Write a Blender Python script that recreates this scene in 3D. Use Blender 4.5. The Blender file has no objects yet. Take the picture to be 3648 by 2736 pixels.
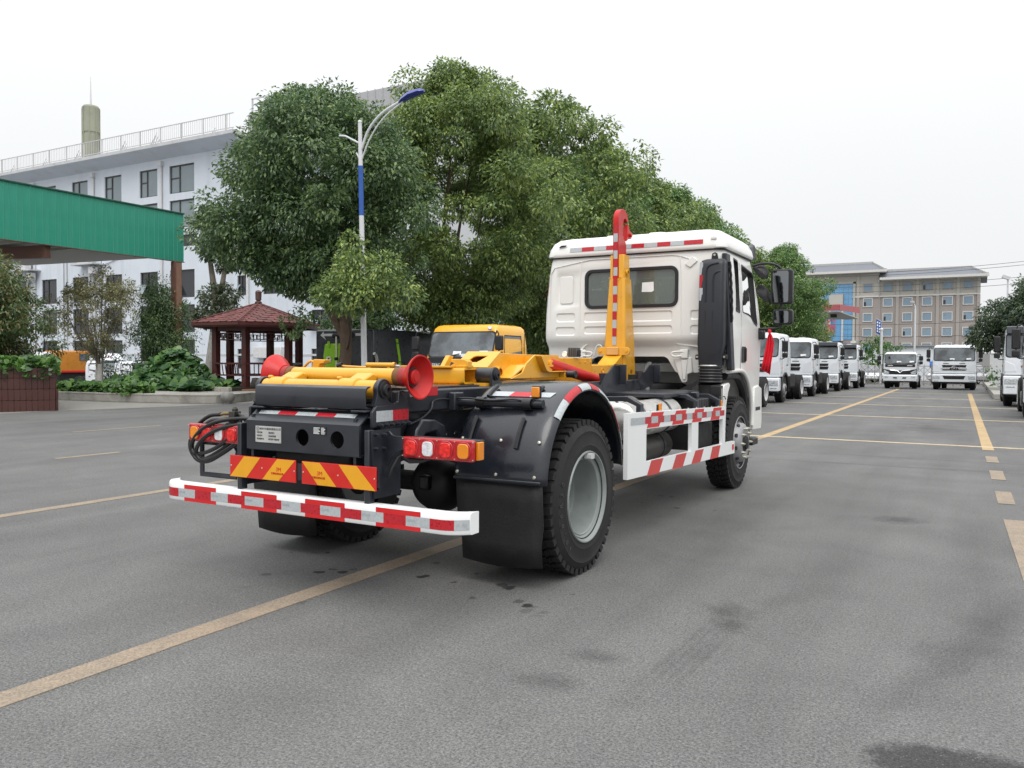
import bpy, bmesh, math, random
import numpy as np
from math import pi, sin, cos, radians as R
from mathutils import Vector, Matrix
from mathutils.geometry import tessellate_polygon

sc = bpy.context.scene
COL = sc.collection
# ---------------------------------------------------------------- camera, sky, sun, exposure
cam_d = bpy.data.cameras.new('camera'); cam = bpy.data.objects.new('camera', cam_d); COL.objects.link(cam)
YAW, PIT, ROL = .5172, -.0281, .0061
cam_d.sensor_width = 36; cam_d.lens = 36 * 2938.9 / 3648; cam_d.clip_end = 3000; cam_d.clip_start = .05
_f = Vector((-sin(YAW) * cos(PIT), cos(YAW) * cos(PIT), sin(PIT))); _r = Vector((cos(YAW), sin(YAW), 0)); _u = _r.cross(_f)
_r2 = cos(ROL) * _r + sin(ROL) * _u; _u2 = -sin(ROL) * _r + cos(ROL) * _u
cam.matrix_world = Matrix(((_r2.x, _u2.x, -_f.x, 3.517), (_r2.y, _u2.y, -_f.y, -5.027), (_r2.z, _u2.z, -_f.z, 1.4195), (0, 0, 0, 1)))
sc.camera = cam

SUN_EL, SUN_AZ = R(58), R(150)     # azimuth measured clockwise from +Y
w = bpy.data.worlds.new('World'); sc.world = w; w.use_nodes = True
nt = w.node_tree; N = nt.nodes; L = nt.links
for n in list(N): N.remove(n)
out = N.new('ShaderNodeOutputWorld'); bg = N.new('ShaderNodeBackground'); L.new(bg.outputs[0], out.inputs[0])
sky = N.new('ShaderNodeTexSky'); sky.sky_type = 'NISHITA'; sky.sun_disc = False
sky.sun_elevation = SUN_EL; sky.sun_rotation = SUN_AZ; sky.dust_density = 4.0
skyk = N.new('ShaderNodeVectorMath'); skyk.operation = 'SCALE'; skyk.inputs['Scale'].default_value = .06
L.new(sky.outputs[0], skyk.inputs[0])
tc = N.new('ShaderNodeTexCoord'); sx = N.new('ShaderNodeSeparateXYZ'); L.new(tc.outputs['Generated'], sx.inputs[0])
pw = N.new('ShaderNodeMath'); pw.operation = 'POWER'; pw.use_clamp = True; pw.inputs[1].default_value = 2.0; zc = N.new('ShaderNodeMath'); zc.operation = 'MAXIMUM'; zc.inputs[1].default_value = 0; L.new(sx.outputs['Z'], zc.inputs[0]); L.new(zc.outputs[0], pw.inputs[0])
mr = N.new('ShaderNodeMapRange'); L.new(pw.outputs[0], mr.inputs[0])
mr.inputs[1].default_value = 0; mr.inputs[2].default_value = 1; mr.inputs[3].default_value = .90; mr.inputs[4].default_value = 2.5
cl = N.new('ShaderNodeTexNoise'); cl.inputs['Scale'].default_value = 1.6; cl.inputs['Detail'].default_value = 3
L.new(tc.outputs['Generated'], cl.inputs['Vector'])
cm = N.new('ShaderNodeMapRange'); L.new(cl.outputs[0], cm.inputs[0]); cm.inputs[3].default_value = .955; cm.inputs[4].default_value = 1.035
mm = N.new('ShaderNodeMath'); mm.operation = 'MULTIPLY'; L.new(mr.outputs[0], mm.inputs[0]); L.new(cm.outputs[0], mm.inputs[1])
tint = N.new('ShaderNodeVectorMath'); tint.operation = 'SCALE'; tint.inputs[0].default_value = (.975, .99, 1.0); L.new(mm.outputs[0], tint.inputs['Scale'])
mx = N.new('ShaderNodeMix'); mx.data_type = 'RGBA'; mx.inputs[0].default_value = .9
L.new(skyk.outputs[0], mx.inputs[6]); L.new(tint.outputs[0], mx.inputs[7]); L.new(mx.outputs[2], bg.inputs[0])
bg.inputs[1].default_value = 1.0
sd = bpy.data.lights.new('sun', 'SUN'); sun = bpy.data.objects.new('sun', sd); COL.objects.link(sun)
sd.energy = 1.25; sd.angle = R(35); sd.color = (1, .97, .93)
_d = Vector((sin(SUN_AZ) * cos(SUN_EL), cos(SUN_AZ) * cos(SUN_EL), sin(SUN_EL)))
sun.rotation_euler = _d.to_track_quat('Z', 'Y').to_euler(); sun.location = (0, 0, 40)
vs = sc.view_settings; vs.view_transform = 'Standard'; vs.look = 'None'; vs.exposure = 0.12; vs.gamma = 1; vs.use_curve_mapping = False
try:
    sc.cycles.use_denoising = True; sc.cycles.max_bounces = 8; sc.cycles.transparent_max_bounces = 12
except Exception: pass

# ---------------------------------------------------------------- helpers
RND = random.Random(7)
def lin(c): return tuple((x / 255 / 12.92 if x / 255 <= .04045 else ((x / 255 + .055) / 1.055) ** 2.4) for x in c)

class MB:
    def __init__(s): s.v = []; s.f = []
    def add(s, vs, fs):
        b = len(s.v); s.v += [tuple(p) for p in vs]; s.f += [tuple(i + b for i in f) for f in fs]; return s
    def box(s, x0, x1, y0, y1, z0, z1):
        return s.add([(x0,y0,z0),(x1,y0,z0),(x1,y1,z0),(x0,y1,z0),(x0,y0,z1),(x1,y0,z1),(x1,y1,z1),(x0,y1,z1)],
                     [(0,3,2,1),(4,5,6,7),(0,1,5,4),(1,2,6,5),(2,3,7,6),(3,0,4,7)])
    def obox(s, c, size, rot):      # oriented box, rot: 3x3 Matrix
        hx, hy, hz = [q / 2 for q in size]
        m = MB().box(-hx, hx, -hy, hy, -hz, hz)
        return s.add([rot @ Vector(p) + Vector(c) for p in m.v], m.f)
    def beam(s, p0, p1, w, h):      # rectangular bar between two points
        p0, p1 = Vector(p0), Vector(p1); d = p1 - p0; q = d.to_track_quat('Y', 'Z').to_matrix()
        return s.obox((p0 + p1) / 2, (w, d.length, h), q)
    def prism(s, poly, ax, a, b):
        def P(p, t): return (t, p[0], p[1]) if ax == 'x' else ((p[0], t, p[1]) if ax == 'y' else (p[0], p[1], t))
        n = len(poly); area = sum(poly[i][0]*poly[(i+1)%n][1]-poly[(i+1)%n][0]*poly[i][1] for i in range(n))
        if (area < 0) != (ax == 'y'): poly = poly[::-1]
        if a > b: a, b = b, a
        vs = [P(p, a) for p in poly] + [P(p, b) for p in poly]
        fs = [tuple(range(n))[::-1], tuple(range(n, 2*n))] + [(i, (i+1)%n, n+(i+1)%n, n+i) for i in range(n)]
        return s.add(vs, fs)
    def plate(s, outer, holes, ax, a, b):   # extruded polygon with holes
        def P(p, t): return (t, p[0], p[1]) if ax == 'x' else ((p[0], t, p[1]) if ax == 'y' else (p[0], p[1], t))
        loops = [outer] + holes; pts = [p for l in loops for p in l]; n = len(pts)
        tris = tessellate_polygon([[Vector((p[0], p[1], 0)) for p in l] for l in loops])
        fs = [t for t in tris] + [tuple(i + n for i in t[::-1]) for t in tris]; k = 0
        for l in loops:
            m = len(l)
            fs += [(k+i, k+(i+1)%m, n+k+(i+1)%m, n+k+i) for i in range(m)]; k += m
        return s.add([P(p, a) for p in pts] + [P(p, b) for p in pts], fs)
    def cyl(s, p0, p1, r0, r1=None, n=16, cap=True):
        p0, p1 = Vector(p0), Vector(p1); r1 = r0 if r1 is None else r1
        q = (p1 - p0).to_track_quat('Z', 'Y').to_matrix(); vs = []
        for p, r in ((p0, r0), (p1, r1)):
            vs += [p + q @ Vector((r*cos(2*pi*i/n), r*sin(2*pi*i/n), 0)) for i in range(n)]
        fs = [(i, (i+1)%n, n+(i+1)%n, n+i) for i in range(n)]
        if cap: fs += [tuple(range(n))[::-1], tuple(range(n, 2*n))]
        return s.add(vs, fs)
    def lathe(s, prof, o, ax, n=32, a0=0., a1=2*pi):   # prof: (along, radius); ax a unit vector
        ax = Vector(ax).normalized(); q = ax.to_track_quat('Z', 'Y').to_matrix(); o = Vector(o)
        full = abs(a1 - a0 - 2*pi) < 1e-6; m = n if full else n + 1; k = len(prof); vs = []
        for i in range(m):
            t = a0 + (a1 - a0) * i / n
            vs += [o + ax * p[0] + q @ Vector((p[1]*cos(t), p[1]*sin(t), 0)) for p in prof]
        fs = []
        for i in range(n):
            j = (i + 1) % m
            for u in range(k - 1): fs.append((i*k+u, j*k+u, j*k+u+1, i*k+u+1))
        return s.add(vs, fs)
    def tube(s, pts, r, n=8, cap=True):
        pts = [Vector(p) for p in pts]; rs = r if isinstance(r, (list, tuple)) else [r] * len(pts)
        t = (pts[1] - pts[0]).normalized(); u = t.orthogonal().normalized(); vs = []; m = len(pts)
        for i, p in enumerate(pts):
            t2 = (pts[min(i+1, m-1)] - pts[max(i-1, 0)]).normalized()
            u = (u - t2 * u.dot(t2)); u = u.normalized() if u.length > 1e-6 else t2.orthogonal().normalized(); b = t2.cross(u)
            vs += [p + rs[i] * (u*cos(2*pi*k/n) + b*sin(2*pi*k/n)) for k in range(n)]
        fs = [(i*n+k, i*n+(k+1)%n, (i+1)*n+(k+1)%n, (i+1)*n+k) for i in range(m-1) for k in range(n)]
        if cap: fs += [tuple(range(n))[::-1], tuple(range((m-1)*n, m*n))]
        return s.add(vs, fs)
    def loft(s, rings, cap=True):
        n = len(rings[0]); b = []
        for r in rings: b += r
        fs = [(i*n+k, i*n+(k+1)%n, (i+1)*n+(k+1)%n, (i+1)*n+k) for i in range(len(rings)-1) for k in range(n)]
        if cap: fs += [tuple(range(n))[::-1], tuple(range((len(rings)-1)*n, len(rings)*n))]
        return s.add(b, fs)
    def xf(s, M): s.v = [tuple(M @ Vector(p)) for p in s.v]; return s
    def mirx(s): s.v = [(-p[0], p[1], p[2]) for p in s.v]; s.f = [f[::-1] for f in s.f]; return s
    def mesh(s, name, mat, smooth=35):
        me = bpy.data.meshes.new(name); me.from_pydata(s.v, [], s.f)
        if len(s.f) < 12000:
            bm = bmesh.new(); bm.from_mesh(me); bmesh.ops.recalc_face_normals(bm, faces=bm.faces); bm.to_mesh(me); bm.free()
        if mat: me.materials.append(mat)
        if smooth:
            me.polygons.foreach_set('use_smooth', [True] * len(me.polygons)); me.set_sharp_from_angle(angle=R(smooth))
        me.update(); return me
    def build(s, name, mat, parent=None, bevel=0., smooth=35, seg=2, loc=None, rot=None):
        return put(name, s.mesh(name, mat, smooth), parent, bevel, seg, loc, rot)

def put(name, me, parent=None, bevel=0., seg=2, loc=None, rot=None):
    o = bpy.data.objects.new(name, me); COL.objects.link(o)
    if parent: o.parent = parent
    if loc: o.location = loc
    if rot: o.rotation_euler = rot
    if bevel:
        b = o.modifiers.new('bevel', 'BEVEL'); b.width = bevel; b.segments = seg; b.limit_method = 'ANGLE'; b.angle_limit = R(40)
    return o
def tag(o, label=None, cat=None, group=None, kind=None):
    if label: o['label'] = label
    if cat: o['category'] = cat
    if group: o['group'] = group
    if kind: o['kind'] = kind
    return o
def thing(name, label, cat, loc=(0,0,0), rz=0., group=None):
    o = bpy.data.objects.new(name, None); COL.objects.link(o); o.location = loc; o.rotation_euler = (0, 0, rz)
    o.empty_display_size = .2
    return tag(o, label, cat, group)
def sub(name, parent, loc=(0,0,0), rot=None):
    o = bpy.data.objects.new(name, None); COL.objects.link(o); o.parent = parent; o.location = loc
    if rot: o.rotation_euler = rot
    return o
def copy_tree(o, parent=None):
    c = o.copy(); COL.objects.link(c); c.parent = parent
    for k in list(o.children): copy_tree(k, c)
    return c
def text_mesh(txt, size, mat, extrude=.001, align='CENTER'):
    cu = bpy.data.curves.new('lettering', 'FONT'); cu.body = txt; cu.size = size; cu.extrude = extrude; cu.align_x = align; cu.align_y = 'CENTER'
    cu.resolution_u = 2
    o = bpy.data.objects.new('lettering', cu); COL.objects.link(o)
    bpy.context.view_layer.update()
    me = bpy.data.meshes.new_from_object(o.evaluated_get(bpy.context.evaluated_depsgraph_get()))
    bpy.data.objects.remove(o); bpy.data.curves.remove(cu)
    me.materials.clear(); me.materials.append(mat); me.name = 'lettering'
    return me
def boolean(me_a, cutters, mat=None):
    """difference of a mesh and a list of MB cutters -> new mesh"""
    a = bpy.data.objects.new('a', me_a); COL.objects.link(a); tmp = [a]
    for c in cutters:
        o = bpy.data.objects.new('c', c.mesh('c', mat, 0)); COL.objects.link(o); tmp.append(o)
        m = a.modifiers.new('b', 'BOOLEAN'); m.operation = 'DIFFERENCE'; m.object = o; m.solver = 'EXACT'
    bpy.context.view_layer.update()
    me = bpy.data.meshes.new_from_object(a.evaluated_get(bpy.context.evaluated_depsgraph_get()))
    for o in tmp: bpy.data.objects.remove(o)
    return me
def sharp(me, ang=35):
    me.polygons.foreach_set('use_smooth', [True] * len(me.polygons)); me.set_sharp_from_angle(angle=R(ang)); return me
def rrect(x0, x1, y0, y1, r, n=4):
    pts = []
    for cx, cy, a in ((x1-r, y1-r, 0), (x0+r, y1-r, pi/2), (x0+r, y0+r, pi), (x1-r, y0+r, 3*pi/2)):
        pts += [(cx + r*cos(a + i*pi/2/n), cy + r*sin(a + i*pi/2/n)) for i in range(n+1)]
    return pts
def circ(cx, cy, r, n=24): return [(cx + r*cos(2*pi*i/n), cy + r*sin(2*pi*i/n)) for i in range(n)]
def arc(c, r, a0, a1, n): return [(c[0] + r*cos(R(a0+(a1-a0)*i/n)), c[1] + r*sin(R(a0+(a1-a0)*i/n))) for i in range(n+1)]

# ---------------------------------------------------------------- materials
MATS = {}
def mat(name, col, rough=.5, metal=0., var=.12, scale=6., bump=0., bscale=60., coat=0., rvar=.15, spec=.5, dirt=None, dscale=1.5, dcut=(.55,.8), dst=None):
    if name in MATS: return MATS[name]
    m = bpy.data.materials.new(name); m.use_nodes = True; t = m.node_tree; n = t.nodes; l = t.links
    b = n['Principled BSDF']; tc = n.new('ShaderNodeTexCoord')
    nz = n.new('ShaderNodeTexNoise'); nz.inputs['Scale'].default_value = scale; nz.inputs['Detail'].default_value = 6; nz.inputs['Roughness'].default_value = .6
    l.new(tc.outputs['Object'], nz.inputs['Vector'])
    mr = n.new('ShaderNodeMapRange'); l.new(nz.outputs[0], mr.inputs[0]); mr.inputs[1].default_value = .3; mr.inputs[2].default_value = .7
    mr.inputs[3].default_value = 1 - var; mr.inputs[4].default_value = 1 + var
    sc_ = n.new('ShaderNodeVectorMath'); sc_.operation = 'SCALE'; sc_.inputs[0].default_value = col[:3]; l.new(mr.outputs[0], sc_.inputs['Scale'])
    csock = sc_.outputs[0]
    if dirt:
        dz = n.new('ShaderNodeTexNoise'); dz.inputs['Scale'].default_value = dscale; dz.inputs['Detail'].default_value = 8; dz.inputs['Roughness'].default_value = .65
        if dst:
            dm = n.new('ShaderNodeMapping'); dm.inputs['Scale'].default_value = dst; l.new(tc.outputs['Object'], dm.inputs[0]); l.new(dm.outputs[0], dz.inputs['Vector'])
        else: l.new(tc.outputs['Object'], dz.inputs['Vector'])
        dr = n.new('ShaderNodeMapRange'); l.new(dz.outputs[0], dr.inputs[0]); dr.inputs[1].default_value, dr.inputs[2].default_value = dcut
        mx = n.new('ShaderNodeMix'); mx.data_type = 'RGBA'; l.new(dr.outputs[0], mx.inputs[0]); l.new(csock, mx.inputs[6]); mx.inputs[7].default_value = (*dirt, 1)
        csock = mx.outputs[2]
    l.new(csock, b.inputs['Base Color'])
    rr = n.new('ShaderNodeMapRange'); l.new(nz.outputs[0], rr.inputs[0]); rr.inputs[1].default_value = .3; rr.inputs[2].default_value = .7
    rr.inputs[3].default_value = max(.03, rough - rvar); rr.inputs[4].default_value = min(1, rough + rvar); l.new(rr.outputs[0], b.inputs['Roughness'])
    b.inputs['Metallic'].default_value = metal; b.inputs['Coat Weight'].default_value = coat; b.inputs['Coat Roughness'].default_value = .08
    b.inputs['Specular IOR Level'].default_value = spec
    if bump:
        bn = n.new('ShaderNodeTexNoise'); bn.inputs['Scale'].default_value = bscale; bn.inputs['Detail'].default_value = 4; l.new(tc.outputs['Object'], bn.inputs['Vector'])
        bp = n.new('ShaderNodeBump'); bp.inputs['Strength'].default_value = bump; bp.inputs['Distance'].default_value = .01; l.new(bn.outputs[0], bp.inputs['Height']); l.new(bp.outputs[0], b.inputs['Normal'])
    MATS[name] = m; return m
def glass(name, col, alpha=.5, rough=.03, diffuse_col=(.02,.025,.03)):
    if name in MATS: return MATS[name]
    m = bpy.data.materials.new(name); m.use_nodes = True; t = m.node_tree; n = t.nodes; l = t.links
    for x in list(n): n.remove(x)
    o = n.new('ShaderNodeOutputMaterial'); tr = n.new('ShaderNodeBsdfTransparent'); tr.inputs[0].default_value = (*col, 1)
    gl = n.new('ShaderNodeBsdfGlossy'); gl.inputs['Roughness'].default_value = rough; gl.inputs[0].default_value = (1, 1, 1, 1)
    fr = n.new('ShaderNodeFresnel'); fr.inputs[0].default_value = 1.52
    df = n.new('ShaderNodeBsdfDiffuse'); df.inputs[0].default_value = (*diffuse_col, 1)
    m1 = n.new('ShaderNodeMixShader'); m1.inputs[0].default_value = 1 - alpha; l.new(df.outputs[0], m1.inputs[1]); l.new(tr.outputs[0], m1.inputs[2])
    nz = n.new('ShaderNodeTexNoise'); nz.inputs['Scale'].default_value = 3; bp = n.new('ShaderNodeBump'); bp.inputs['Strength'].default_value = .02; bp.inputs['Distance'].default_value = .02
    l.new(nz.outputs[0], bp.inputs['Height']); l.new(bp.outputs[0], gl.inputs['Normal'])
    m2 = n.new('ShaderNodeMixShader'); l.new(fr.outputs[0], m2.inputs[0]); l.new(m1.outputs[0], m2.inputs[1]); l.new(gl.outputs[0], m2.inputs[2]); l.new(m2.outputs[0], o.inputs[0])
    MATS[name] = m; return m
def leafmat(name, c1, c2, c3, rough=.38, trans=.35):
    if name in MATS: return MATS[name]
    m = bpy.data.materials.new(name); m.use_nodes = True; t = m.node_tree; n = t.nodes; l = t.links
    b = n['Principled BSDF']; o = n['Material Output']; ge = n.new('ShaderNodeNewGeometry'); cr = n.new('ShaderNodeValToRGB')
    e = cr.color_ramp.elements; e[0].color = (*c1, 1); e[1].color = (*c3, 1); e[1].position = 1; k = cr.color_ramp.elements.new(.6); k.color = (*c2, 1)
    tc = n.new('ShaderNodeTexCoord'); nz = n.new('ShaderNodeTexNoise'); nz.inputs['Scale'].default_value = 1.25; nz.inputs['Detail'].default_value = 3; l.new(tc.outputs['Object'], nz.inputs['Vector'])
    ad = n.new('ShaderNodeMath'); ad.operation = 'ADD'; l.new(ge.outputs['Random Per Island'], ad.inputs[0]); l.new(nz.outputs[0], ad.inputs[1])
    ml = n.new('ShaderNodeMath'); ml.operation = 'MULTIPLY_ADD'; l.new(ad.outputs[0], ml.inputs[0]); ml.inputs[1].default_value = 1.15; ml.inputs[2].default_value = -.66
    l.new(ml.outputs[0], cr.inputs[0]); l.new(cr.outputs[0], b.inputs['Base Color']); b.inputs['Roughness'].default_value = rough; b.inputs['Specular IOR Level'].default_value = .6
    tl = n.new('ShaderNodeBsdfTranslucent'); l.new(cr.outputs[0], tl.inputs[0]); mx = n.new('ShaderNodeMixShader'); mx.inputs[0].default_value = trans
    l.new(b.outputs[0], mx.inputs[1]); l.new(tl.outputs[0], mx.inputs[2]); l.new(mx.outputs[0], o.inputs[0])
    MATS[name] = m; return m

M_NAVY = mat('chassis_paint', (.017, .020, .027), .40, coat=.3, var=.25, bump=.06, bscale=25, dirt=(.042, .045, .05), dcut=(.58, .82), dscale=4)
M_BLACK = mat('black_plastic', (.012, .012, .014), .45, var=.2)
M_DARK = mat('dark_underbody', (.012, .012, .013), .7, var=.3)
M_RUB = mat('tyre_rubber', (.0115, .011, .011), .75, var=.25, bump=.15, bscale=80, dirt=(.034, .031, .029), dcut=(.5, .85), dscale=3)
M_YEL = mat('yellow_paint', (.77, .375, .022), .35, coat=.35, var=.06, bump=.05, bscale=18, dirt=(.55,.27,.03), dcut=(.62,.85), dscale=5)
M_RED = mat('red_paint', (.50, .012, .010), .42, coat=.08, spec=.35, var=.14, scale=9, dirt=(.36,.012,.012), dcut=(.55,.85), dscale=4)
M_REDD = mat('dull_red_steel', (.30, .03, .03), .6, var=.3, scale=14, dirt=(.10, .05, .04))
M_RUST = mat('rusty_steel', (.17, .075, .02), .7, var=.4, scale=18, dirt=(.07, .03, .02), dscale=9)
M_WHITE = mat('white_paint', (.83, .84, .84), .35, coat=.2, var=.015, scale=2, rvar=.02)
M_CAB = mat('cab_white_paint', (.80, .795, .765), .32, coat=.35, var=.012, scale=1.5, rvar=.02)
M_TW = mat('reflective_silver_tape', (.43, .46, .475), .35, var=.10, scale=60, bump=.15, bscale=220)
M_TR = mat('reflective_red_tape', (.46, .012, .022), .35, var=.14, scale=60, bump=.15, bscale=220)
M_RPAINT = mat('red_warning_paint', (.62, .015, .018), .4, var=.06)
M_RSOFT = mat('faded_red_paint', (.56, .055, .05), .45, var=.08)
M_BYEL = mat('board_yellow', (.78, .36, .012), .4, var=.06)
M_BRED = mat('board_red', (.60, .018, .012), .4, var=.08)
M_ALU = mat('aluminium_tank', (.62, .61, .58), .35, metal=.75, var=.08)
M_STEEL = mat('zinc_steel', (.55, .53, .45), .35, metal=.8, var=.1)
M_RIM = mat('grey_green_rim_paint', (.235, .262, .255), .4, var=.12, dirt=(.2, .21, .2), dcut=(.6, .9))
M_RIMW = mat('silver_rim_paint', (.55, .55, .56), .4, var=.1)
M_AMB = mat('amber_lens', (.75, .24, .01), .15, var=.1, coat=.5)
M_LRED = mat('red_lens', (.42, .008, .012), .12, var=.25, scale=30, coat=.6)
M_LREDB = mat('red_lens_bright', (.72, .02, .015), .12, var=.5, scale=55, coat=.6)
M_LWH = mat('clear_lens', (.66, .66, .68), .12, var=.3, scale=40, coat=.6)
M_PLATE = mat('stamped_aluminium', (.58, .58, .56), .4, metal=.4, var=.1)
M_INK = mat('black_ink', (.02, .02, .02), .6)
M_PAPER = mat('paper', (.85, .86, .87), .7)
M_GLASS = glass('cab_glass', (.80, .86, .83), .32, diffuse_col=(.30,.34,.325))  # pale diffuse layer: dusty tint with the sky's reflection painted in
M_GLASSD = glass('dark_glass', (.45, .48, .49), .3)
M_MIRR = mat('mirror_glass', (.20, .21, .22), .04, metal=1., var=.02, rvar=.01)
M_INT = mat('cab_interior', (.05, .052, .055), .8)

# ---------------------------------------------------------------- ground
def ground_material():
    m = bpy.data.materials.new('asphalt'); m.use_nodes = True; t = m.node_tree; n = t.nodes; l = t.links
    b = n['Principled BSDF']; tc = n.new('ShaderNodeTexCoord')
    def noise(s, d=5, r=.55, vec=None, dist=0):
        x = n.new('ShaderNodeTexNoise'); x.inputs['Scale'].default_value = s; x.inputs['Detail'].default_value = d; x.inputs['Roughness'].default_value = r; x.inputs['Distortion'].default_value = dist
        l.new(vec or tc.outputs['Object'], x.inputs['Vector']); return x.outputs[0]
    def rng(s, a, c, lo, hi):
        x = n.new('ShaderNodeMapRange'); l.new(s, x.inputs[0]); x.inputs[1].default_value = a; x.inputs[2].default_value = c; x.inputs[3].default_value = lo; x.inputs[4].default_value = hi; return x.outputs[0]
    def mul(a, c):
        x = n.new('ShaderNodeMath'); x.operation = 'MULTIPLY'; l.new(a, x.inputs[0]); l.new(c, x.inputs[1]); return x.outputs[0]
    big = rng(noise(.18, 5), .3, .7, .84, 1.16)
    mid = rng(noise(1.1, 7, .65, None, .8), .3, .7, .88, 1.12)
    grain = rng(noise(90, 2, .7), .25, .75, .34, 1.66)
    fine = rng(noise(230, 1, .6), .3, .7, .8, 1.2)
    grain2 = rng(noise(34, 3, .7), .28, .72, .82, 1.18)
    # wheel-worn streaks along the lanes
    mp = n.new('ShaderNodeMapping'); mp.inputs['Scale'].default_value = (1.2, .12, 1); mp.inputs['Rotation'].default_value = (0, 0, .5); l.new(tc.outputs['Object'], mp.inputs[0])
    streak = rng(noise(1.3, 5, .6, mp.outputs[0], .4), .35, .68, 1.08, .85)
    k = mul(mul(mul(mul(big, mid), grain2), mul(grain, fine)), streak)
    # pale stone chips
    vo = n.new('ShaderNodeTexVoronoi'); vo.inputs['Scale'].default_value = 120; l.new(tc.outputs['Object'], vo.inputs['Vector'])
    sep = n.new('ShaderNodeSeparateColor'); l.new(vo.outputs['Color'], sep.inputs[0])
    chip = rng(sep.outputs[0], .90, .99, 0, .7); near = rng(vo.outputs['Distance'], .25, .4, 1, 0); chip = mul(chip, near)
    # dark damp patches
    damp = rng(noise(.42, 7, .62, None, .5), .64, .78, 1, .66)
    k = mul(k, damp)
    def drips(cx, cy, rx, ry, thr, sc_):
        nonlocal k
        sxy = n.new('ShaderNodeMapping'); sxy.vector_type = 'TEXTURE'; sxy.inputs['Location'].default_value = (cx, cy, 0); sxy.inputs['Scale'].default_value = (rx, ry, 100)
        l.new(tc.outputs['Object'], sxy.inputs[0]); ln = n.new('ShaderNodeVectorMath'); ln.operation = 'LENGTH'; l.new(sxy.outputs[0], ln.inputs[0])
        area = rng(ln.outputs['Value'], .55, 1., 1, 0)
        wob = n.new('ShaderNodeTexNoise'); wob.inputs['Scale'].default_value = 22; wob.inputs['Detail'].default_value = 3; l.new(tc.outputs['Object'], wob.inputs['Vector'])
        wv = n.new('ShaderNodeVectorMath'); wv.operation = 'MULTIPLY_ADD'; l.new(wob.outputs['Color'], wv.inputs[0]); wv.inputs[1].default_value = (.06, .06, 0); l.new(tc.outputs['Object'], wv.inputs[2])
        vo_ = n.new('ShaderNodeTexVoronoi'); vo_.inputs['Scale'].default_value = sc_; l.new(wv.outputs[0], vo_.inputs['Vector']); sp_ = n.new('ShaderNodeSeparateColor'); l.new(vo_.outputs['Color'], sp_.inputs[0])
        rad = rng(sp_.outputs[0], thr, 1., .0, .34); dv = n.new('ShaderNodeMath'); dv.operation = 'SUBTRACT'; l.new(rad, dv.inputs[0]); l.new(vo_.outputs['Distance'], dv.inputs[1])
        k = mul(k, rng(mul(rng(dv.outputs[0], -.03, .07, 0, 1), area), 0, 1, 1, .16))
    drips(.25, -.85, 1.25, .75, .55, 7.5); drips(.9, 2.9, .6, .8, .6, 8); drips(1.2, -.6, .4, .5, .75, 7); drips(-.5, -.6, .5, .35, .5, 8.5)
    def stain(cx, cy, rx, ry, rot, amt, soft=.5, ns=9., na=.5):
        nonlocal k
        sxy = n.new('ShaderNodeMapping'); sxy.vector_type = 'TEXTURE'; sxy.inputs['Location'].default_value = (cx, cy, 0); sxy.inputs['Rotation'].default_value = (0, 0, rot); sxy.inputs['Scale'].default_value = (rx, ry, 100)
        l.new(tc.outputs['Object'], sxy.inputs[0]); ln = n.new('ShaderNodeVectorMath'); ln.operation = 'LENGTH'; l.new(sxy.outputs[0], ln.inputs[0])
        wob = rng(noise(ns, 5, .65), .25, .75, -na, na); ad = n.new('ShaderNodeMath'); ad.operation = 'ADD'; l.new(ln.outputs['Value'], ad.inputs[0]); l.new(wob, ad.inputs[1])
        k = mul(k, rng(ad.outputs[0], 1 - soft, 1 + soft * .3, amt, 1))
    stain(3.52, -1.80, .37, .205, .05, .34, .22, 16, .2)
    stain(1.93, -1.41, .14, .09, .2, .58, 1.); stain(1.87, -1.80, .17, .10, .1, .6, 1.); stain(2.27, -.36, .16, .18, 0, .55, 1.); stain(2.36, -.60, .10, .14, 0, .6, 1.)
    for dx in (-.07, -.02, .03, .08): stain(2.31+dx, -1.15+dx, .024, .6, -.03, .76, 1., 5, .6)
    stain(2.50, -.05, .10, .5, -.30, .86, 1., 5, .5)
    stain(3.62, .25, .15, .85, -.22, .66, 1., 4, .4); stain(3.3, -1.0, .10, .7, -.3, .78, 1., 4, .4)
    stain(2.9, 3.17, .22, .18, .8, .48, .8, 12, .6); stain(2.55, 15.2, .6, 1.7, .1, .5, 1., 2.5, .6); stain(-.3, -.9, .9, .8, .2, .82, 1., 3, .4); stain(1.5, 2.3, .5, 1.5, 0, .75, 1., 3, .4); stain(.6, -1.9, .5, .35, 0, .9, 1., 3, .4)
    stain(2.2, 7.4, 2.4, .10, .02, .72, 1., 1.5, .6); stain(2.6, 8.6, 2.0, .08, .01, .72, 1., 1.5, .6); stain(2.4, 6.3, 1.5, .25, .0, .85, 1., 1.5, .6); stain(1.9, 12.6, 2.2, .5, 0, .85, 1., 1.2, .6); stain(-3, 4, 2, 1.2, .3, .88, 1., 1, .6)
    under = 1
    cs = n.new('ShaderNodeVectorMath'); cs.operation = 'SCALE'; cs.inputs[0].default_value = (.124, .1235, .121); l.new(k, cs.inputs['Scale'])
    mx = n.new('ShaderNodeMix'); mx.data_type = 'RGBA'; l.new(chip, mx.inputs[0]); l.new(cs.outputs[0], mx.inputs[6]); mx.inputs[7].default_value = (.27, .265, .255, 1)
    l.new(mx.outputs[2], b.inputs['Base Color'])
    l.new(rng(noise(.6, 5), .3, .7, .62, .85), b.inputs['Roughness']); b.inputs['Specular IOR Level'].default_value = .35
    bp = n.new('ShaderNodeBump'); bp.inputs['Strength'].default_value = .5; bp.inputs['Distance'].default_value = .006; l.new(noise(120, 3, .7), bp.inputs['Height']); l.new(bp.outputs[0], b.inputs['Normal'])
    MATS['asphalt'] = m; return m
M_ASPH = ground_material()
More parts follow.
